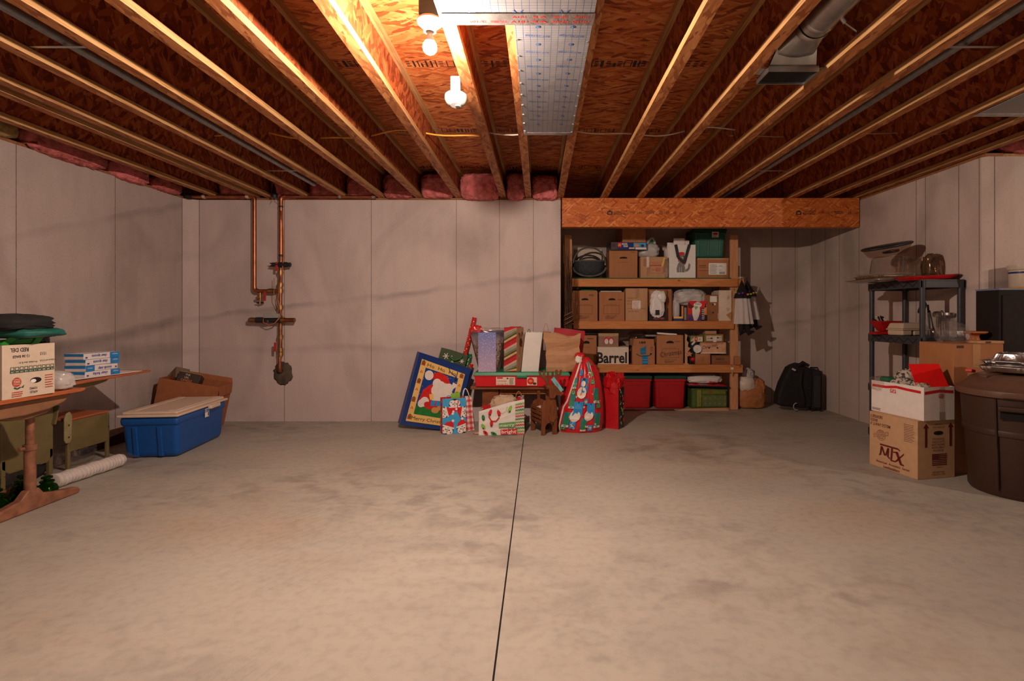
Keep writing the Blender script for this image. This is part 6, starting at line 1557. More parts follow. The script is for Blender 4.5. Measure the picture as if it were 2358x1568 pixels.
# second desk, olive, with chair
OLV = M('olive_enamel', (.175, .135, .055), .45, var=.15, scale=8)
d2 = thing('school_desk', 'second olive school desk with slanting wooden top by the left wall', 'desk', (-3.48, 4.0, 0))
def D2(x, y, z): return V((x + 3.48, y - 4.0, z))
b = MB(); b.hexa([D2(-3.80, 3.58, .695), D2(-3.20, 3.58, .695), D2(-3.24, 4.46, .705), D2(-3.80, 4.46, .705), D2(-3.80, 3.58, .713), D2(-3.20, 3.58, .713), D2(-3.24, 4.46, .72), D2(-3.80, 4.46, .72)]); b.build('desk_top', DESKW, d2, bevel=.006)
b = MB(); b.prism([(3.62, .695), (3.62, .64), (3.9, .65), (4.05, .675), (4.08, .695)], frame(D2(-3.78, 0, 0), (0, 1, 0), (0, 0, 1)), .50); b.build('book_box', OLV, d2, bevel=.008)
b = MB(); b.prism([(3.56, .14), (3.62, .10), (3.90, .10), (3.95, .14), (3.95, .56), (3.90, .64), (3.60, .64), (3.56, .58)], frame(D2(-3.62, 0, 0), (0, 1, 0), (0, 0, 1)), .03); b.build('side_panel', OLV, d2, bevel=.01)
for yy in (3.58, 3.93):
    b = MB(); b.bar(D2(-3.605, yy, .001), D2(-3.605, yy, .2), .03, .03, up=(0, 1, 0)); b.build('desk_leg', OLV, d2, bevel=.005)
b = MB(); b.bar(D2(-3.80, 3.75, .001), D2(-3.80, 3.75, .64), .03, .03, up=(0, 1, 0)); b.build('desk_leg', OLV, d2, bevel=.005)
sc2 = thing('school_chair', 'small olive metal school chair with an orange wooden seat', 'chair', (-3.7, 4.22, 0))
def SC(x, y, z): return V((x + 3.7, y - 4.22, z))
b = MB(); b.hexa([SC(-3.84, 4.02, .385), SC(-3.55, 4.02, .375), SC(-3.55, 4.41, .375), SC(-3.84, 4.41, .385), SC(-3.84, 4.02, .40), SC(-3.55, 4.02, .392), SC(-3.55, 4.41, .392), SC(-3.84, 4.41, .40)]); b.build('seat', M('orange_seat_wood', (.42, .11, .035), .4, var=.12, stretch=(1, .1, 1)), sc2, bevel=.006)
b = MB(); b.prism([(4.04, .14), (4.40, .14), (4.41, .33), (4.395, .368), (4.36, .374), (4.04, .374)], frame(SC(-3.575, 0, 0), (0, 1, 0), (0, 0, 1)), .018); b.build('side_panel', OLV, sc2, bevel=.006)
for x, yy in ((-3.566, 4.04), (-3.566, 4.405), (-3.83, 4.04), (-3.83, 4.405)):
    b = MB(); b.bar(SC(x, yy, .001), SC(x, yy, .37), .026, .024, up=(0, 1, 0)); b.build('chair_leg', OLV, sc2, bevel=.005)
b = MB(); b.prism([(3.985, .24), (4.0, .215), (4.03, .215), (4.045, .24), (4.05, .42), (4.03, .45), (4.0, .44), (3.985, .40)], frame(SC(-3.552, 0, 0), (0, 1, 0), (0, 0, 1)), .012); b.build('bracket', M('pale_olive_enamel', (.30, .25, .12), .4), sc2, bevel=.004)
for z in (.26, .35):
    b = MB(); b.tube([SC(-3.542, 4.017, z), SC(-3.536, 4.017, z)], .007, 10); b.build('screw', BRASS, sc2)
b = MB(); b.bar(SC(-3.81, 3.95, .44), SC(-3.56, 3.95, .44), .14, .012, up=(0, .25, 1)); b.build('chair_back', OLV, sc2, bevel=.006)
# cutlery boxes on the second desk
WB2 = M('white_box_card', (.72, .67, .66), .4, var=.03)
CB = M('cutlery_blue', (.015, .20, .52), .35)
names_ = [('clear forks', False), ('clear spoons', True), ('clear spoons', False), ('clear spoons', False)]
labs = ['bottom white and blue box of clear forks on the second desk', 'second box from the bottom of the cutlery stack, turned round', 'third box up the cutlery stack, clear spoons upside down', 'topmost box of clear spoons on the cutlery stack']
for k, (tx, flip) in enumerate(names_):
    w, d, h = .15, .30, .042
    t = carton(labs[k], -3.345 + (.006, -.004, .004, .0)[k], 3.85, .7125 + k * .0435, w, d, h, WB2, rz=R((-3, 1, -1, -4)[k]), name='cutlery_box', flaps=False, group='stacked plastic cutlery boxes')
    p = right(w, d, h)
    u0, u1 = (.72, 1.0) if not flip else (0, .26)
    p.rect(u0, 0, u1, 1, CB); p.text('meijer', (u0 + u1) / 2, .6, .28, WHITE, w=.16, lift=1, rot=0 if flip else 180)
    p.text(tx, .42 if not flip else .58, .5, .5, M('cutlery_ink', (.03, .06, .30), .5), w=.42, rot=0 if flip else 180, bold=.02); p.rect(.04 if not flip else .9, .2, .1 if not flip else .96, .45, MATS['cutlery_ink']); p.build('lettering', t)
    p = front(w, d, h); p.rect(0, .55, 1, 1, CB); p.build('blue_band', t)
b = MB(); b.box(-.2, .12, -.28, .32, 0, .005); o = b.build('paper_sheets', WCARD, bevel=.001, bseg=1); o.location = (-3.38, 4.05, .7205); o.rotation_euler = (0, 0, R(-3)); tag(o, 'thin stack of white paper on the far end of the second desk', 'paper')
for k in range(4): C.objects[f'cutlery_box' + ('' if k == 0 else f'.{k:03d}')].location.z += .0125
# cup sleeve, jars, clear bag, board
cs = thing('cup_sleeve', 'clear plastic sleeve of stacked white foam cups lying on the floor', 'cups', (-3.27, 3.92, .062), rot=(0, 0, R(-4)))
FOAM = M('white_foam', (.74, .69, .66), .6, var=.03)
cup = None
for k in range(20):
    y = -.30 + k * .027
    if cup is None:
        b = MB(); b.tube([(0, 0, 0), (0, .002, 0), (0, .006, 0), (0, .010, 0), (0, .030, 0)], [.045, .048, .0475, .043, .040], 20); cup = o = b.build('foam_cup', FOAM, cs, smooth=50)
    else:
        o = cup.copy(); C.objects.link(o); o.parent = cs
    o.location = (.004 * math.sin(k), y, .002 * math.cos(k * 1.7) - .008)
b = MB(); vs = []; n = 20
prof = [(-.38, .05, .01), (-.33, .055, .045), (-.2, .06, .055), (0, .06, .055), (.2, .058, .054), (.28, .056, .05), (.34, .06, .03), (.40, .065, .016)]
fs_ = []
for j, (yy, rx, rz_) in enumerate(prof):
    for i in range(n):
        a = 2 * math.pi * i / n; q = 1 + .08 * noise.noise(V((a * 2, yy * 9, 3)))
        vs.append((rx * math.cos(a) * q, yy, max(-.06, rz_ * math.sin(a) * q + (rz_ - .058))))
for j in range(len(prof) - 1):
    for i in range(n): fs_.append((j * n + i, j * n + (i + 1) % n, (j + 1) * n + (i + 1) % n, (j + 1) * n + i))
b.add(vs, fs_); b.build('plastic_sleeve', clear('sleeve_film', (1, .98, .97), .09, .12), cs, smooth=60)
GGL = clear('green_glass', (.10, .32, .05), .38, .06)
MATS['green_glass'].node_tree.nodes['Principled BSDF'].inputs['Base Color'].default_value = (.02, .10, .012, 1)
for k, (x, y, lab) in enumerate(((-3.18, 3.45, 'green glass jar with stopper nearest the cup sleeve'), (-3.31, 3.43, 'green glass jar directly right of the tan desk column'), (-3.20, 3.30, 'green glass jar hidden left of the tan desk column'), (-3.20, 3.14, 'green glass jar at the left edge under the tan desk'))):
    t = thing('glass_jar', lab, 'jar', (x, y, .001), group='green glass jars under the desk')
    s = 1.12 if k else 1.0
    b = MB(); b.lathe([(0, 0), (.05 * s, .002), (.058 * s, .02), (.058 * s, .06 * s), (.048 * s, .082 * s), (.032 * s, .092 * s), (.032 * s, .10 * s), (.038 * s, .102 * s), (.038 * s, .11 * s), (.026 * s, .112 * s)], 24); b.build('jar_body', GGL, t, smooth=50)
    b = MB(); b.lathe([(0, .108 * s), (.018 * s, .11 * s), (.018 * s, .122 * s), (.03 * s, .126 * s), (.03 * s, .136 * s), (.022 * s, .14 * s), (0, .14 * s)], 20); b.build('stopper', GGL, t, smooth=50)
o = blob('plastic_bag', (0, 0, .075), (.10, .15, .075), FILM, None, e=.8, amp=.18, freq=6, seed=120, floor=0); o.location = (-3.69, 4.22, .001); tag(o, 'crumpled clear plastic bag under the olive chair', 'bag')
o = blob('cloth_bundle', (0, 0, .07), (.12, .22, .075), M('black_rag', (.018, .014, .012), .8, var=.3), None, e=.7, amp=.14, freq=6, seed=121, floor=0); o.location = (-3.72, 3.72, .001); tag(o, 'dark cloth bundle on the floor behind the tan desk', 'cloth')
b = MB(); b.box(-.012, .012, -.32, .32, 0, .14); o = b.build('wooden_board', M('dark_brown_board', (.07, .028, .014), .7, var=.25), bevel=.003); o.location = (XL + .03, 4.78, .001); o.rotation_euler = (0, R(-4), 0); tag(o, 'dark brown board standing along the foot of the left wall', 'board')

# blue tote with beige lid
BLUT = M('blue_tub_plastic', (.006, .075, .31), .38, var=.06); BEI = M('beige_lid_plastic', (.68, .53, .41), .45, var=.05)
w, d, h = .47, .88, .385
bt = thing('storage_tote', 'large blue plastic tote with a beige lid on the left floor', 'tote', (-3.235, 4.775, .001), R(6.5))
b = MB(); k = .88
b.hexa([(-w/2*k, -d/2*.86, 0), (w/2*k, -d/2*.86, 0), (w/2*k, d/2*.86, 0), (-w/2*k, d/2*.86, 0), (-w/2*.94, -d/2*.95, h - .05), (w/2*.94, -d/2*.95, h - .05), (w/2*.94, d/2*.95, h - .05), (-w/2*.94, d/2*.95, h - .05)]); b.build('tub_body', BLUT, bt, bevel=.045, bseg=5)
b = MB(); b.box(-w/2*.965, w/2*.965, -d/2*.965, d/2*.965, h - .12, h - .035); b.build('tub_rim', BLUT, bt, bevel=.035, bseg=4)
b = MB(); b.box(-w/2, w/2, -d/2, d/2, h - .042, h - .022); b.build('lid', BEI, bt, bevel=.009, bseg=3)
b = MB(); b.box(-w/2*.9, w/2*.9, -d/2*.93, d/2*.93, h - .024, h); b.build('lid_top', BEI, bt, bevel=.018, bseg=3)
for x in (-.33, .33):
    b = MB(); b.box(x * w - .03, x * w + .03, -d/2*.86, d/2*.86, h - .002, h + .006); b.build('lid_ridge', BEI, bt, bevel=.004)
b = MB(); b.box(w/2 - .01, w/2 + .022, .06, .24, h - .065, h - .03); b.build('lid_latch', BEI, bt, bevel=.008)
for x in (-.24, .16):
    b = MB(); b.hexa([(x*w - .02, -d/2*.86 - .012, .012), (x*w + .02, -d/2*.86 - .012, .012), (x*w + .02, -d/2*.8, .012), (x*w - .02, -d/2*.8, .012), (x*w - .02, -d/2*.94 - .008, h - .12), (x*w + .02, -d/2*.94 - .008, h - .12), (x*w + .02, -d/2*.9, h - .12), (x*w - .02, -d/2*.9, h - .12)]); b.build('rib', BLUT, bt, bevel=.008)
p = Print((w/2*.965, -d/2, 0), (w/2*.965, d/2, 0), (w/2*.965, d/2, h), (w/2*.965, -d/2, h), .004); p.rect(.50, .66, .585, .86, WHITE); p.rect(.505, .77, .58, .85, BLUEP, 1); p.ell(.525, .81, .015, .04, ORANGE, 2); p.rect(.56, .68, .58, .76, BLACK, 1); p.build('sticker', bt)
# open carton with candle boxes behind it
w, d, h = .55, .34, .44
RUST = M('rust_cardboard', (.34, .115, .045), .75, var=.1)
oc = carton('open rust-brown carton with raised flaps behind the blue tote', -3.47, 5.30, .0, w, d, h, RUST, open_=True)
oc.rotation_euler = (0, R(11), R(10)); oc.location = (-3.575, 5.44, .075)
flap(oc, (-w/2, d/2, h), (w/2, d/2, h), (0, .25, 1), .05, RUST); flap(oc, (-w/2, d/2, h), (-w/2, -d/2, h), (-.1, 0, -1), .12, RUST); flap(oc, (w/2, -d/2, h), (w/2, d/2, h), (.15, 0, -1), .10, RUST)
b = MB(); b.box(-w/2 + .01, w/2 - .01, -d/2 + .01, d/2 - .01, .02, h - .16); b.build('filling', KRAFT3, oc)
UC = M('black_brown_card', (.045, .028, .02), .5)
for k, (x, y, rz, lab) in enumerate(((-3.56, 5.40, 14, 'dark candle box printed THE UN-CANDLE in the open carton'), (-3.70, 5.46, -26, 'second dark candle box tilted behind the first'))):
    w2, d2_, h2 = .20, .13, .13
    t = thing('candle_box', lab, 'box', (x, y, .45 + .025 * k), rot=(R(-22), R((14, -34)[k]), R(rz)))
    b = MB(); b.box(-w2/2, w2/2, -d2_/2, d2_/2, 0, h2); b.build('box_body', [UC, M('grey_brown_card', (.18, .12, .08), .6)][k], t, bevel=.002)
    b = MB(); b.box(-w2/2 + .004, w2/2 - .004, -d2_/2 + .004, d2_/2 - .004, h2 - .002, h2 + .002); b.build('box_top', CREAM, t)
    p = front(w2, d2_, h2); p.text('THE', .42, .82, .16, CREAM, w=.22); p.text('UN-', .42, .6, .16, CREAM, w=.2); p.text('CANDLE', .45, .38, .18, ORANGE, w=.5); p.rect(.5, .1, .95, .28, M('brick_print', (.42, .06, .03), .5)); p.build('lettering', t)
# ---------------------------------------------------------------- right side: black shelving, boxes, bin
us = thing('plastic_shelving', 'black plastic four-tier shelving unit against the right wall', 'shelving', (3.35, 4.79, 0))
ux, uy = .18, .36
for sx in (-1, 1):
    for sy in (-1, 1):
        b = MB(); b.tube([(sx * (ux - .022), sy * (uy - .022), .001), (sx * (ux - .022), sy * (uy - .022), 1.474)], .0215, 16); b.build('post', CHAR, us, smooth=40)
for zt in (.10, .525, .995, 1.475):
    b = MB(); z0 = zt - .068
    b.box(-ux, ux, -uy, uy, zt - .014, zt - .001)
    for (a, c, e, f) in ((-ux, -ux + .012, -uy, uy), (ux - .012, ux, -uy, uy), (-ux, ux, -uy, -uy + .012), (-ux, ux, uy - .012, uy)): b.box(a, c, e, f, z0, zt - .012)
    sh_ = b.build('shelf_tray', CHAR, us)
    zz = MB(); n = 11
    for i in range(n):
        y0 = -uy + .05 + (2 * uy - .1) * i / n; y1 = -uy + .05 + (2 * uy - .1) * (i + 1) / n
        za, zb3 = (z0 + .012, zt - .018) if i % 2 else (zt - .018, z0 + .012)
        zz.bar((-ux - .0012, y0, za), (-ux - .0012, y1, zb3), .006, .004)
    tag(zz.build('zigzag_truss', BLK, sh_), kind='stuff')
    for sx in (-1, 1):
        for sy in (-1, 1):
            b = MB(); b.tube([(sx * (ux - .022), sy * (uy - .022), z0 - .004), (sx * (ux - .022), sy * (uy - .022), zt - .002)], .027, 16); b.build('corner_sleeve', CHAR, sh_, smooth=40)
ZT = 1.476
def tray(name, label, cat, loc, wx, wy, h, mat, flare=1.12, rib=0, rot=(0, 0, 0), lip=.012, parent=None, part='tray_body'):
    t = thing(name, label, cat, loc, rot=rot)
    n = 72; b = MB(); vs = []; fs_ = []
    def ring(sx, sy, z, rb):
        for i in range(n):
            a = 2 * math.pi * i / n; c, q = math.cos(a), math.sin(a); e = .45
            x = math.copysign(abs(c) ** e, c); y = math.copysign(abs(q) ** e, q)
            k = 1 + (rb * (1 if i % 2 else -1))
            vs.append((x * sx * k, y * sy * k, z))
    ring(wx * .97, wy * .97, 0, 0); ring(wx, wy, .004, rib); ring(wx * flare, wy * flare, h - .004, rib); ring(wx * flare, wy * flare, h, 0); ring(wx * flare + lip, wy * flare + lip, h + .002, 0)
    for j in range(4):
        for i in range(n): fs_.append((j * n + i, j * n + (i + 1) % n, (j + 1) * n + (i + 1) % n, (j + 1) * n + i))
    fs_.append(tuple(range(n - 1, -1, -1)))
    b.add(vs, fs_); b.build(part, mat, t, solid=.0015, smooth=35)
    return t
DFOIL = M('dull_foil', (.55, .52, .49), .28, 1.0, var=.15, bump=.4, bscale=40)
t = tray('foil_platter', 'shallow silver foil platter overhanging the left edge of the shelving', 'platter', (3.17, 4.88, ZT + .001), .21, .22, .016, DFOIL, 1.2, .0, lip=.02)
b = MB(); b.lathe([(.0, .006), (.10, .006)], 20, sx=1.3); b.build('platter_base', DFOIL, t)
tray('foil_pan', 'ribbed foil baking pan under the clear container on the shelving', 'pan', (3.145, 4.92, ZT + .008), .15, .16, .045, M('amber_foil', (.50, .36, .25), .3, .9, var=.25), 1.12, .015)
t = tray('clear_tray', 'flat clear plastic tray lying on the foil pan', 'tray', (3.24, 4.91, ZT + .058), .24, .19, .016, clear('hard_clear_plastic', (.95, .93, .9), .14, .08), 1.06, .0)
t = thing('clear_container', 'ribbed clear plastic cake dome on the shelving top', 'container', (3.28, 4.92, ZT + .078), rot=(0, R(2), 0))
b = MB(); n = 80; vs = []; fs_ = []
for z, r_, rb in ((0, .215, .016), (.10, .205, .016), (.135, .20, .008), (.15, .185, 0), (.152, .02, 0)):
    for i in range(n):
        a = 2 * math.pi * i / n; k = 1 + rb * (1 if i % 2 else -1); vs.append((r_ * math.cos(a) * k, r_ * .8 * math.sin(a) * k, z))
for j in range(4):
    for i in range(n): fs_.append((j * n + i, j * n + (i + 1) % n, (j + 1) * n + (i + 1) % n, (j + 1) * n + i))
b.add(vs, fs_); b.build('dome', clear('ribbed_clear_plastic', (.84, .80, .76), .14, .05), t, smooth=8)
t = thing('lidded_bowl', 'tilted clear bowl with a black lid on top of the cake dome', 'bowl', (3.20, 4.90, ZT + .245), rot=(R(4), R(-11), 0))
b = MB(); b.lathe([(.0, 0), (.15, .002), (.175, .02), (.205, .075)], 40, sy=.75); b.build('bowl', clear('smoky_clear_plastic', (.80, .70, .62), .14, .06), t, smooth=50)
b = MB(); b.lathe([(.0, .078), (.212, .076), (.222, .084), (.222, .092), (.205, .10), (.0, .104)], 40, sy=.75); b.build('lid', BLK, t, smooth=40)
b = MB(); b.lathe([(0, .02), (.06, .022), (.07, .04), (0, .05)], 16, c=(.03, 0, 0)); b.build('dark_contents', M('dark_berry', (.07, .02, .018), .5), t, smooth=60)
o = blob('plastic_bag', (0, 0, .11), (.07, .06, .115), clear('amber_film', (.60, .47, .35), .2, .12), None, e=.65, amp=.14, freq=5, seed=130, floor=0); o.location = (3.475, 4.72, ZT + .002); tag(o, 'amber crinkled bag standing at the right of the cake dome', 'bag')
tray('serving_tray', 'thin red serving tray at the front of the shelving top', 'tray', (3.30, 4.56, ZT + .002), .20, .10, .03, M('red_tray_plastic', (.45, .008, .012), .35), 1.15, 0, rot=(0, R(-3), 0))
# second tier
ZM = .996
t = thing('red_bowl', 'red square bowl holding plastic knives and forks on the second tier', 'bowl', (3.235, 4.99, ZM + .001)); RB = M('red_bowl_plastic', (.42, .01, .012), .35)
b = MB(); b.hexa([(-.05, -.05, .03), (.05, -.05, .03), (.05, .05, .03), (-.05, .05, .03), (-.105, -.09, .125), (.105, -.09, .125), (.105, .09, .125), (-.105, .09, .125)]); b.build('bowl_body', RB, t, bevel=.006)
b = MB(); b.hexa([(-.13, -.07, 0), (.08, -.07, 0), (.08, .06, 0), (-.13, .06, 0), (-.12, -.06, .022), (.07, -.06, .035), (.07, .05, .035), (-.12, .05, .022)]); b.build('red_base', RB, t, bevel=.004)
rn = random.Random(9)
for k in range(8):
    x = -.08 + k * .02; b = MB(); b.tube([(x * .6, rn.uniform(-.03, .03), .10), (x - .05, rn.uniform(-.04, .04), .165 + rn.uniform(-.02, .015))], [.004, .007], 6); b.build('cutlery', [BLK, CREAM][k % 2 * (k % 3 > 0)], t)
t = thing('food_container', 'beige plastic two-part food container on the second tier', 'container', (3.30, 4.78, ZM + .001), R(6)); BG2 = M('beige_plastic', (.55, .43, .31), .4, var=.04)
b = MB(); b.box(-.13, -.035, -.09, .09, 0, .05); b.box(-.02, .12, -.09, .09, 0, .05); b.build('compartments', BG2, t, bevel=.014, bseg=3)
tag(C.objects['compartments'], kind='stuff')
b = MB(); b.box(-.138, .128, -.098, .098, .046, .058); b.build('rim', BG2, t, bevel=.005)
b = MB(); b.hexa([(-.135, -.095, .058), (.125, -.095, .058), (.125, .095, .058), (-.135, .095, .058), (-.115, -.08, .11), (.105, -.08, .11), (.105, .08, .11), (-.115, .08, .11)]); b.build('lid', BG2, t, bevel=.012, bseg=3)
t = thing('glass_pitcher', 'clear glass pitcher holding kitchen utensils behind the shelving post', 'pitcher', (3.375, 4.60, ZM + .001))
b = MB(); b.lathe([(0, 0), (.055, .002), (.062, .02), (.066, .12), (.058, .17), (.064, .20)], 28); b.build('pitcher_body', GLASS, t, smooth=50)
b = MB(); b.tube([(-.06, -.01, .16), (-.10, -.01, .165), (-.115, -.01, .10), (-.09, -.01, .05), (-.063, -.01, .045)], .008, 8); b.build('pitcher_handle', GLASS, t, smooth=60)
b = MB(); b.tube([(.02, 0, .06), (-.03, -.02, .22)], .006, 6); b.lathe([(0, 0), (.03, .006), (.036, .02), (.0, .03)], 16, c=(-.085, -.03, .235), mat=Matrix.Rotation(R(-60), 4, 'Y'), sx=1.6); b.build('ladle', BLK, t, smooth=50)
b = MB(); b.tube([(.0, .02, .06), (-.015, .02, .27)], .008, 8); b.build('black_handle', BLK, t, smooth=40)
b = MB(); b.lathe([(.0, .215), (.03, .21), (.038, .19), (.036, .165), (.0, .16)], 18, c=(.04, -.02, 0)); b.tube([(.04, -.02, .16), (.04, -.02, .04)], .01, 8); b.build('steel_scoop', STEEL, t, smooth=50)
t = thing('glass_jar', 'tall clear ribbed glass jar beside the pitcher on the second tier', 'jar', (3.49, 4.56, ZM + .001)); b = MB(); b.lathe([(0, 0), (.042, .002), (.046, .02), (.046, .15), (.04, .17), (.04, .18)], 16); b.build('jar_body', GLASS, t); b = MB(); b.lathe([(.0, .18), (.043, .18), (.043, .20), (0, .202)], 20); b.build('jar_lid', STEEL, t, smooth=40)

# speaker carton and white grocery carton
w, d, h = .33, .42, .42
SPK = M('speaker_carton', (.56, .34, .185), .7, var=.05)
t = carton('tan loudspeaker carton printed MTX with maroon ink on the floor at right', 2.82, 3.85, 0, w, d, h, SPK, rz=R(12.5), name='speaker_carton')
p = left(w, d, h)
p.text('2 SPEAKERS', .03, .925, .055, MAROON, w=.27, align='L', bold=.01); p.text('D2550E', .03, .855, .05, MAROON, w=.16, align='L', bold=.01); p.text('6" 2-WAY SYSTEM', .03, .785, .055, MAROON, w=.43, align='L', bold=.01)
p.scribble(.74, .6, .95, .92, 11, MAROON, seed=6, fill=.35)
SPR = M('faded_maroon', (.30, .12, .075), .65)
for k in range(20):
    a0, a1 = k * 18, k * 18 + 15
    p.poly([(.26 + .1 * math.cos(R(a)) * rr, .60 + .1 * math.sin(R(a)) * rr) for a, rr in ((a0, 1), (a1, 1), (a1, .88), (a0, .88))], SPR)
    p.poly([(.26 + .1 * math.cos(R(a)) * rr, .60 + .1 * math.sin(R(a)) * rr) for a, rr in ((a0, .62), (a1, .62), (a1, .56), (a0, .56))], SPR)
p.poly([(.1, .53), (.42, .62), (.42, .69), (.1, .60)], SPR, 1); p.poly([(.11, .54), (.41, .625), (.41, .68), (.11, .595)], SPK, 2); p.text('10 YEAR WARRANTY', .26, .61, .04, MAROON, w=.28, rot=15, lift=2); p.text('MADE IN', .26, .67, .03, SPR, w=.1); p.text('U.S.A.', .26, .545, .03, SPR, w=.09)
# logo
def lg(*pts): p.poly(list(pts), MAROON)
lg((.24, .445), (.62, .445), (.62, .415), (.24, .415)); lg((.62, .445), (.66, .42), (.66, .39), (.62, .415))
lg((.255, .40), (.30, .40), (.265, .24), (.22, .22), (.22, .245), (.235, .255)); lg((.30, .40), (.355, .27), (.345, .245), (.325, .245), (.275, .37)); lg((.345, .245), (.40, .40), (.44, .40), (.375, .245)); lg((.40, .40), (.44, .40), (.43, .25), (.46, .22), (.44, .205), (.39, .24))
lg((.48, .415), (.52, .415), (.50, .21), (.46, .205)); lg((.46, .205), (.56, .205), (.74, .385), (.74, .355), (.60, .20), (.56, .18), (.47, .18)); lg((.56, .37), (.62, .38), (.70, .19), (.74, .18), (.74, .155), (.66, .16)); lg((.52, .365), (.62, .38), (.62, .355), (.52, .34))
p.text('American  Acoustics  Series', .50, .115, .045, MAROON, w=.70, bold=.006, shear=.2); p.text('Loudspeakers', .48, .05, .045, MAROON, w=.34, bold=.006, shear=.2); p.rect(.31, .022, .65, .027, MAROON); p.build('lettering', t)
p = front(w, d, h)
for x in (.22, .88): p.rect(x - .03, .54, x + .03, .88, MAROON); p.poly([(x - .075, .87), (x + .075, .87), (x, .95)], MAROON)
p.text('FRAGILE', .55, .93, .03, INK, w=.2); p.text('THIS SIDE UP', .55, .88, .03, INK, w=.33); p.ell(.55, .78, .13, .035, DARK, n=18)
for k, s_ in enumerate(('FRAGILE', 'DELICATE', 'ELECTRONIC', 'INSTRUMENT', 'INSIDE')): p.text(s_, .55, .68 - k * .05, .032, INK, w=.2 + .02 * len(s_) - .04)
for k in range(7): p.rect(.38, .225 + k * .03, .78, .24 + k * .03, MAROON)
p.rect(.38, .32, .56, .42, MAROON, 1)
for i in range(5):
    for j in range(3): p.disc(.4 + i * .035, .335 + j * .03, .002, SPK, 2, 6)
p.text('AMERICA', .58, .19, .02, INK, w=.18); p.text('ONE MITEK PLAZA', .55, .11, .025, INK, w=.34); p.text('WINSLOW IL 61089', .55, .07, .025, INK, w=.36); p.build('lettering', t)
w, d, h = .27, .455, .24
g = carton('open white GFS grocery carton stacked on the speaker carton', 2.83, 3.84, .421, w, d, h, WCARD, rz=R(12.5), open_=True, name='grocery_carton')
p = left(w, d, h); p.poly([(.02, .88), (.02, .80), (.3, .80), (.5, .85), (.7, .82), (.95, .80), (.95, .88), (.7, .90), (.5, .93), (.3, .88)], REDP); p.text('GFS', .44, .76, .10, REDP, w=.12, bold=.02); p.rect(.38, .685, .5, .70, REDP); p.scribble(.02, .04, .2, .12, 3, INK, seed=3); p.build('lettering', g)
p = front(w, d, h); p.poly([(.02, .78), (.02, .87), (.5, .92), (.95, .88), (.95, .80), (.5, .84)], REDP); p.text('GFS', .55, .74, .10, REDP, w=.17, bold=.02); p.rect(.47, .665, .63, .68, REDP); p.rect(.5, .0, .68, 1.0, CLEARTAPE, 1); p.rect(.5, .02, .68, .25, M('grey_tape', (.45, .40, .37), .4), 0); p.build('lettering', g)
NEWS = M('newspaper', (.52, .45, .37), .8, var=.35, scale=45)
def news(): 
    m, nt, bs = new_mat('printed_newspaper'); tc = node(nt, 'ShaderNodeTexCoord'); nz = node(nt, 'ShaderNodeTexNoise', Scale=34.0, Detail=2.0); nt.links.new(tc.outputs['Object'], nz.inputs['Vector'])
    r = ramp(nt, [(.42, (.05, .04, .04)), (.48, (.5, .42, .34)), (.7, (.62, .54, .45))]); nt.links.new(nz.outputs['Fac'], r.inputs[0]); nt.links.new(r.outputs[0], bs.inputs['Base Color']); bs.inputs['Roughness'].default_value = .8
    return m
NP = news()
for k, (x, y, z, s, lab) in enumerate(((-.03, .03, .20, .075, 'newspaper-wrapped bundle in the middle of the white carton'), (-.035, -.10, .19, .068, 'newspaper-wrapped bundle beside the red folder'), (.04, .05, .25, .08, 'tall newspaper-wrapped bundle behind the red folder'))):
    o = blob('newspaper_bundle', (0, 0, 0), (s, s * .9, s * .9), NP, None, e=.8, amp=.22, freq=6, seed=140 + k); o.location = Matrix.Rotation(R(12.5), 4, 'Z') @ V((x, y, z)) + V(g.location); tag(o, lab, 'bundle', 'wrapped bundles in the white carton')
gl = thing('jar', 'clear jar with a green lid in the white carton', 'jar', Matrix.Rotation(R(12.5), 4, 'Z') @ V((-.05, .14, .10)) + V(g.location)); b = MB(); b.lathe([(0, 0), (.06, .002), (.064, .02), (.064, .12), (.058, .14)], 24); b.build('jar_body', GLASS, gl, smooth=50); b = MB(); b.lathe([(0, .14), (.064, .14), (.066, .145), (.066, .165), (.06, .17), (0, .17)], 24); b.build('green_lid', M('green_lid', (.01, .14, .05), .4), gl, smooth=40)
b = MB(); A = [W(2092, 838, 4.02), W(2162, 838, 3.98), W(2188, 894, 3.90), W(2112, 894, 3.92)]; c0 = A[3].copy(); A = [q - c0 for q in A]
# lower edge continues down into the carton
dn_ = (A[3] - A[0]) * .28
b.hexa([A[3] + dn_, A[2] + dn_, A[2] + dn_ + V((0, .004, 0)), A[3] + dn_ + V((0, .004, 0)), A[0], A[1], A[1] + V((0, .004, 0)), A[0] + V((0, .004, 0))]); o = b.build('plastic_folder', M('bright_red_folder', (.75, .012, .012), .18, var=.05, spec=.6)); o.location = c0; tag(o, 'bright red plastic folder sticking out of the white carton', 'folder')
o = blob('plastic_wrap', (0, 0, 0), (.06, .05, .04), FILM, None, amp=.35, freq=8, seed=150, nu=22, nv=14); o.location = Matrix.Rotation(R(12.5), 4, 'Z') @ V((-.10, .17, .22)) + V(g.location); tag(o, 'crumpled clear wrap at the far corner of the white carton', 'plastic')

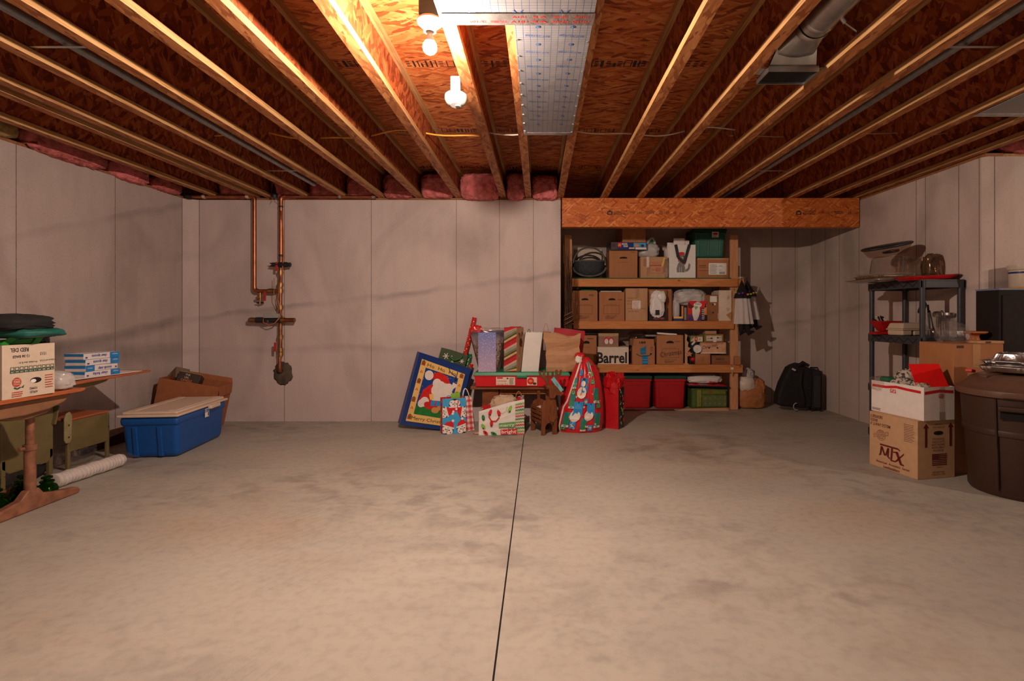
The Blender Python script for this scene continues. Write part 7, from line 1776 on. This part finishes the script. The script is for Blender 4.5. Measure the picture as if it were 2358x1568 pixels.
# brown carton, cake stand, clear wrap
t = carton('tall brown corrugated carton behind the brown trash can', 3.26, 3.965, 0, .37, .36, .965, KRAFT); p = front(.37, .36, .962); p.rect(.38, .82, .54, 1.0, TAPE); p.rect(.06, .97, .2, .99, INK); p.build('tape', t)
t2 = carton('small pale carton lid on the tall brown carton', 3.36, 3.975, .966, .2, .1, .02, KRAFT2, flaps=False); p = front(.2, .1, .02); p.rect(.3, .2, .5, .8, INK); p.build('mark', t2)
cs2 = thing('cake_stand', 'orange plastic pedestal dish on the tall brown carton', 'dish', (3.365, 4.13, .9665)); OP = M('terracotta_plastic', (.52, .17, .055), .45, var=.06)
b = MB(); b.lathe([(.0, 0), (.065, 0), (.065, .008), (.035, .022), (.028, .05), (.035, .065), (.0, .066)], 28); b.build('pedestal', OP, cs2, smooth=40)
b = MB(); b.lathe([(.0, .066), (.07, .068), (.082, .078), (.082, .086), (.07, .088), (.0, .082)], 32); b.build('dish', OP, cs2, smooth=40)
o = blob('plastic_wrap', (0, 0, .06), (.075, .07, .075), FOILM and clear('bright_film', (1, 1, 1), .17, .06), None, e=.9, amp=.42, freq=4, seed=155, nu=17, nv=12, floor=0, smooth=4); o.location = (3.18, 4.12, .9665); tag(o, 'crumpled shiny clear wrap on the tall brown carton', 'plastic')

# dark cabinet with crock
cbn = thing('dark_cabinet', 'dark brown cabinet with a blue top edge at the right edge of view', 'cabinet', (3.90, 4.13, 0)); DC = M('dark_walnut_laminate', (.012, .006, .004), .75, var=.3)
b = MB(); b.box(-.44, .44, -.11, .105, .001, 1.368); b.build('cabinet_body', DC, cbn, bevel=.004)
b = MB(); b.box(-.442, .442, -.113, .107, 1.368, 1.38); b.build('top_edge', M('slate_blue_edge', (.16, .22, .33), .4), cbn)
b = MB(); b.box(-.42, -.01, -.122, -.111, .05, 1.33); b.build('door', DC, cbn, bevel=.003); b = MB(); b.box(.01, .42, -.122, -.111, .05, 1.33); b.build('door', DC, cbn, bevel=.003)
b = MB(); b.tube([(-.03, -.124, .7), (-.03, -.14, .7)], .01, 10); b.build('knob', STEEL, C.objects['door'])
ob = thing('wooden_board', 'orange-brown round board under the crock on the cabinet', 'board', (3.765, 4.13, 1.3805)); b = MB(); b.lathe([(0, 0), (.105, 0), (.105, .012), (0, .012)], 36, sx=1.35); b.build('board_disc', M('honey_wood', (.50, .24, .05), .5), ob, smooth=40)
ck = thing('stoneware_crock', 'cream stoneware crock with a blue band on the dark cabinet', 'crock', (3.765, 4.13, 1.393)); CK = M('cream_stoneware', (.56, .47, .37), .35, var=.04)
b = MB(); b.lathe([(0, 0), (.108, 0), (.112, .01), (.112, .13), (.122, .135), (.126, .15), (.126, .17), (.11, .17), (.105, .14), (.0, .10)], 40, sy=.85); b.build('crock_body', CK, ck, smooth=35)
b = MB(); b.lathe([(.1125, .105), (.1133, .106), (.1133, .118), (.1125, .119)], 40, sy=.85); b.build('blue_band', NAVY, ck, smooth=40)

# brown trash can
TC = M('brown_can_plastic', (.048, .021, .012), .5, var=.08); TL_ = M('brown_can_lid', (.125, .062, .037), .5, var=.06)
tc_ = thing('trash_can', 'round brown plastic trash can with a domed lid at the right edge', 'trash can', (3.23, 3.58, 0))
b = MB(); b.lathe([(0, .002), (.272, .002), (.282, .02), (.296, .30), (.303, .42), (.311, .42), (.325, .66), (.325, .67), (.31, .67), (.28, .05), (0, .04)], 56); b.build('can_body', TC, tc_, smooth=35)
b = MB(); b.lathe([(.300, .398), (.312, .40), (.316, .43), (.312, .437)], 56); b.build('body_band', TC, tc_, smooth=50)
b = MB(); b.lathe([(.335, .648), (.348, .65), (.352, .668), (.345, .69), (.325, .70), (.30, .725), (.27, .76), (.22, .782), (.0, .79)], 56); b.build('lid', TL_, tc_, smooth=45)
ang = math.atan2(-3.58, -3.23)
ca, sa = math.cos(ang), math.sin(ang)
fm = frame((0, 0, 0), (-sa, ca, 0), (0, 0, 1))     # local z = outward? built below with explicit vectors
out_ = V((ca, sa, 0)); tan_ = V((-sa, ca, 0))
for k, a_off in enumerate((-22, 22)):
    o2 = V((math.cos(ang + R(a_off)), math.sin(ang + R(a_off)), 0)); t2_ = V((-o2.y, o2.x, 0))
    b = MB(); q = o2 * .30; b.bar(q + V((0, 0, .05)), q + o2 * .022 + V((0, 0, .64)), .03, .012, up=tuple(o2)); b.build('vertical_rib', TC, tc_, bevel=.006)
b = MB(); q = out_ * .335 + V((0, 0, .585)); b.bar(q - tan_ * .11, q + tan_ * .11, .05, .03, up=tuple(out_)); b.build('handle', TC, tc_, bevel=.008)
b = MB(); q = out_ * .322 + V((0, 0, .545)); b.bar(q - tan_ * .10, q + tan_ * .10, .008, .06, up=tuple(out_)); b.build('handle_shade', DARK, tc_)  # dark strip painting the shade under the can handle
b = MB(); q = out_ * .35 + V((0, 0, .668)); b.bar(q - tan_ * .09, q + tan_ * .09, .016, .026, up=tuple(out_)); b.build('lid_clip', TL_, tc_, bevel=.005)
for k in range(4):
    a = ang + R(45 + k * 90); o2 = V((math.cos(a), math.sin(a), 0)); b = MB(); b.bar(o2 * .15 + V((0, 0, .792)), o2 * .27 + V((0, 0, .768)), .022, .05, up=(0, 0, 1)); b.build('lid_ridge', TL_, tc_, bevel=.008)
# foil pans on the lid
for k, (dz, s, lab) in enumerate(((0, 1.0, 'lowest foil pan of the stack on the trash can lid'), (.036, .98, 'middle foil pan of the stack on the trash can lid'), (.066, .9, 'crumpled topmost foil pan on the trash can lid'))):
    t = tray('foil_pan', lab, 'pan', (3.19 + k * .012, 3.58, .806 + dz), .17 * s, .14 * s, .034 if k < 2 else .05, FOILM, 1.12 if k < 2 else .85, .022, rot=(0, 0, R(30 + 4 * k)), lip=.018 if k < 2 else -.01)
    t['group'] = 'foil pans stacked on the trash can'
b = MB(); b.box(-.03, .03, -.02, .02, 0, .02); o = b.build('red_wrapper', REDP, bevel=.003); o.location = (2.985, 3.70, .785); o.rotation_euler = (0, R(10), R(30)); tag(o, 'small red wrapper beside the foil pans', 'wrapper')
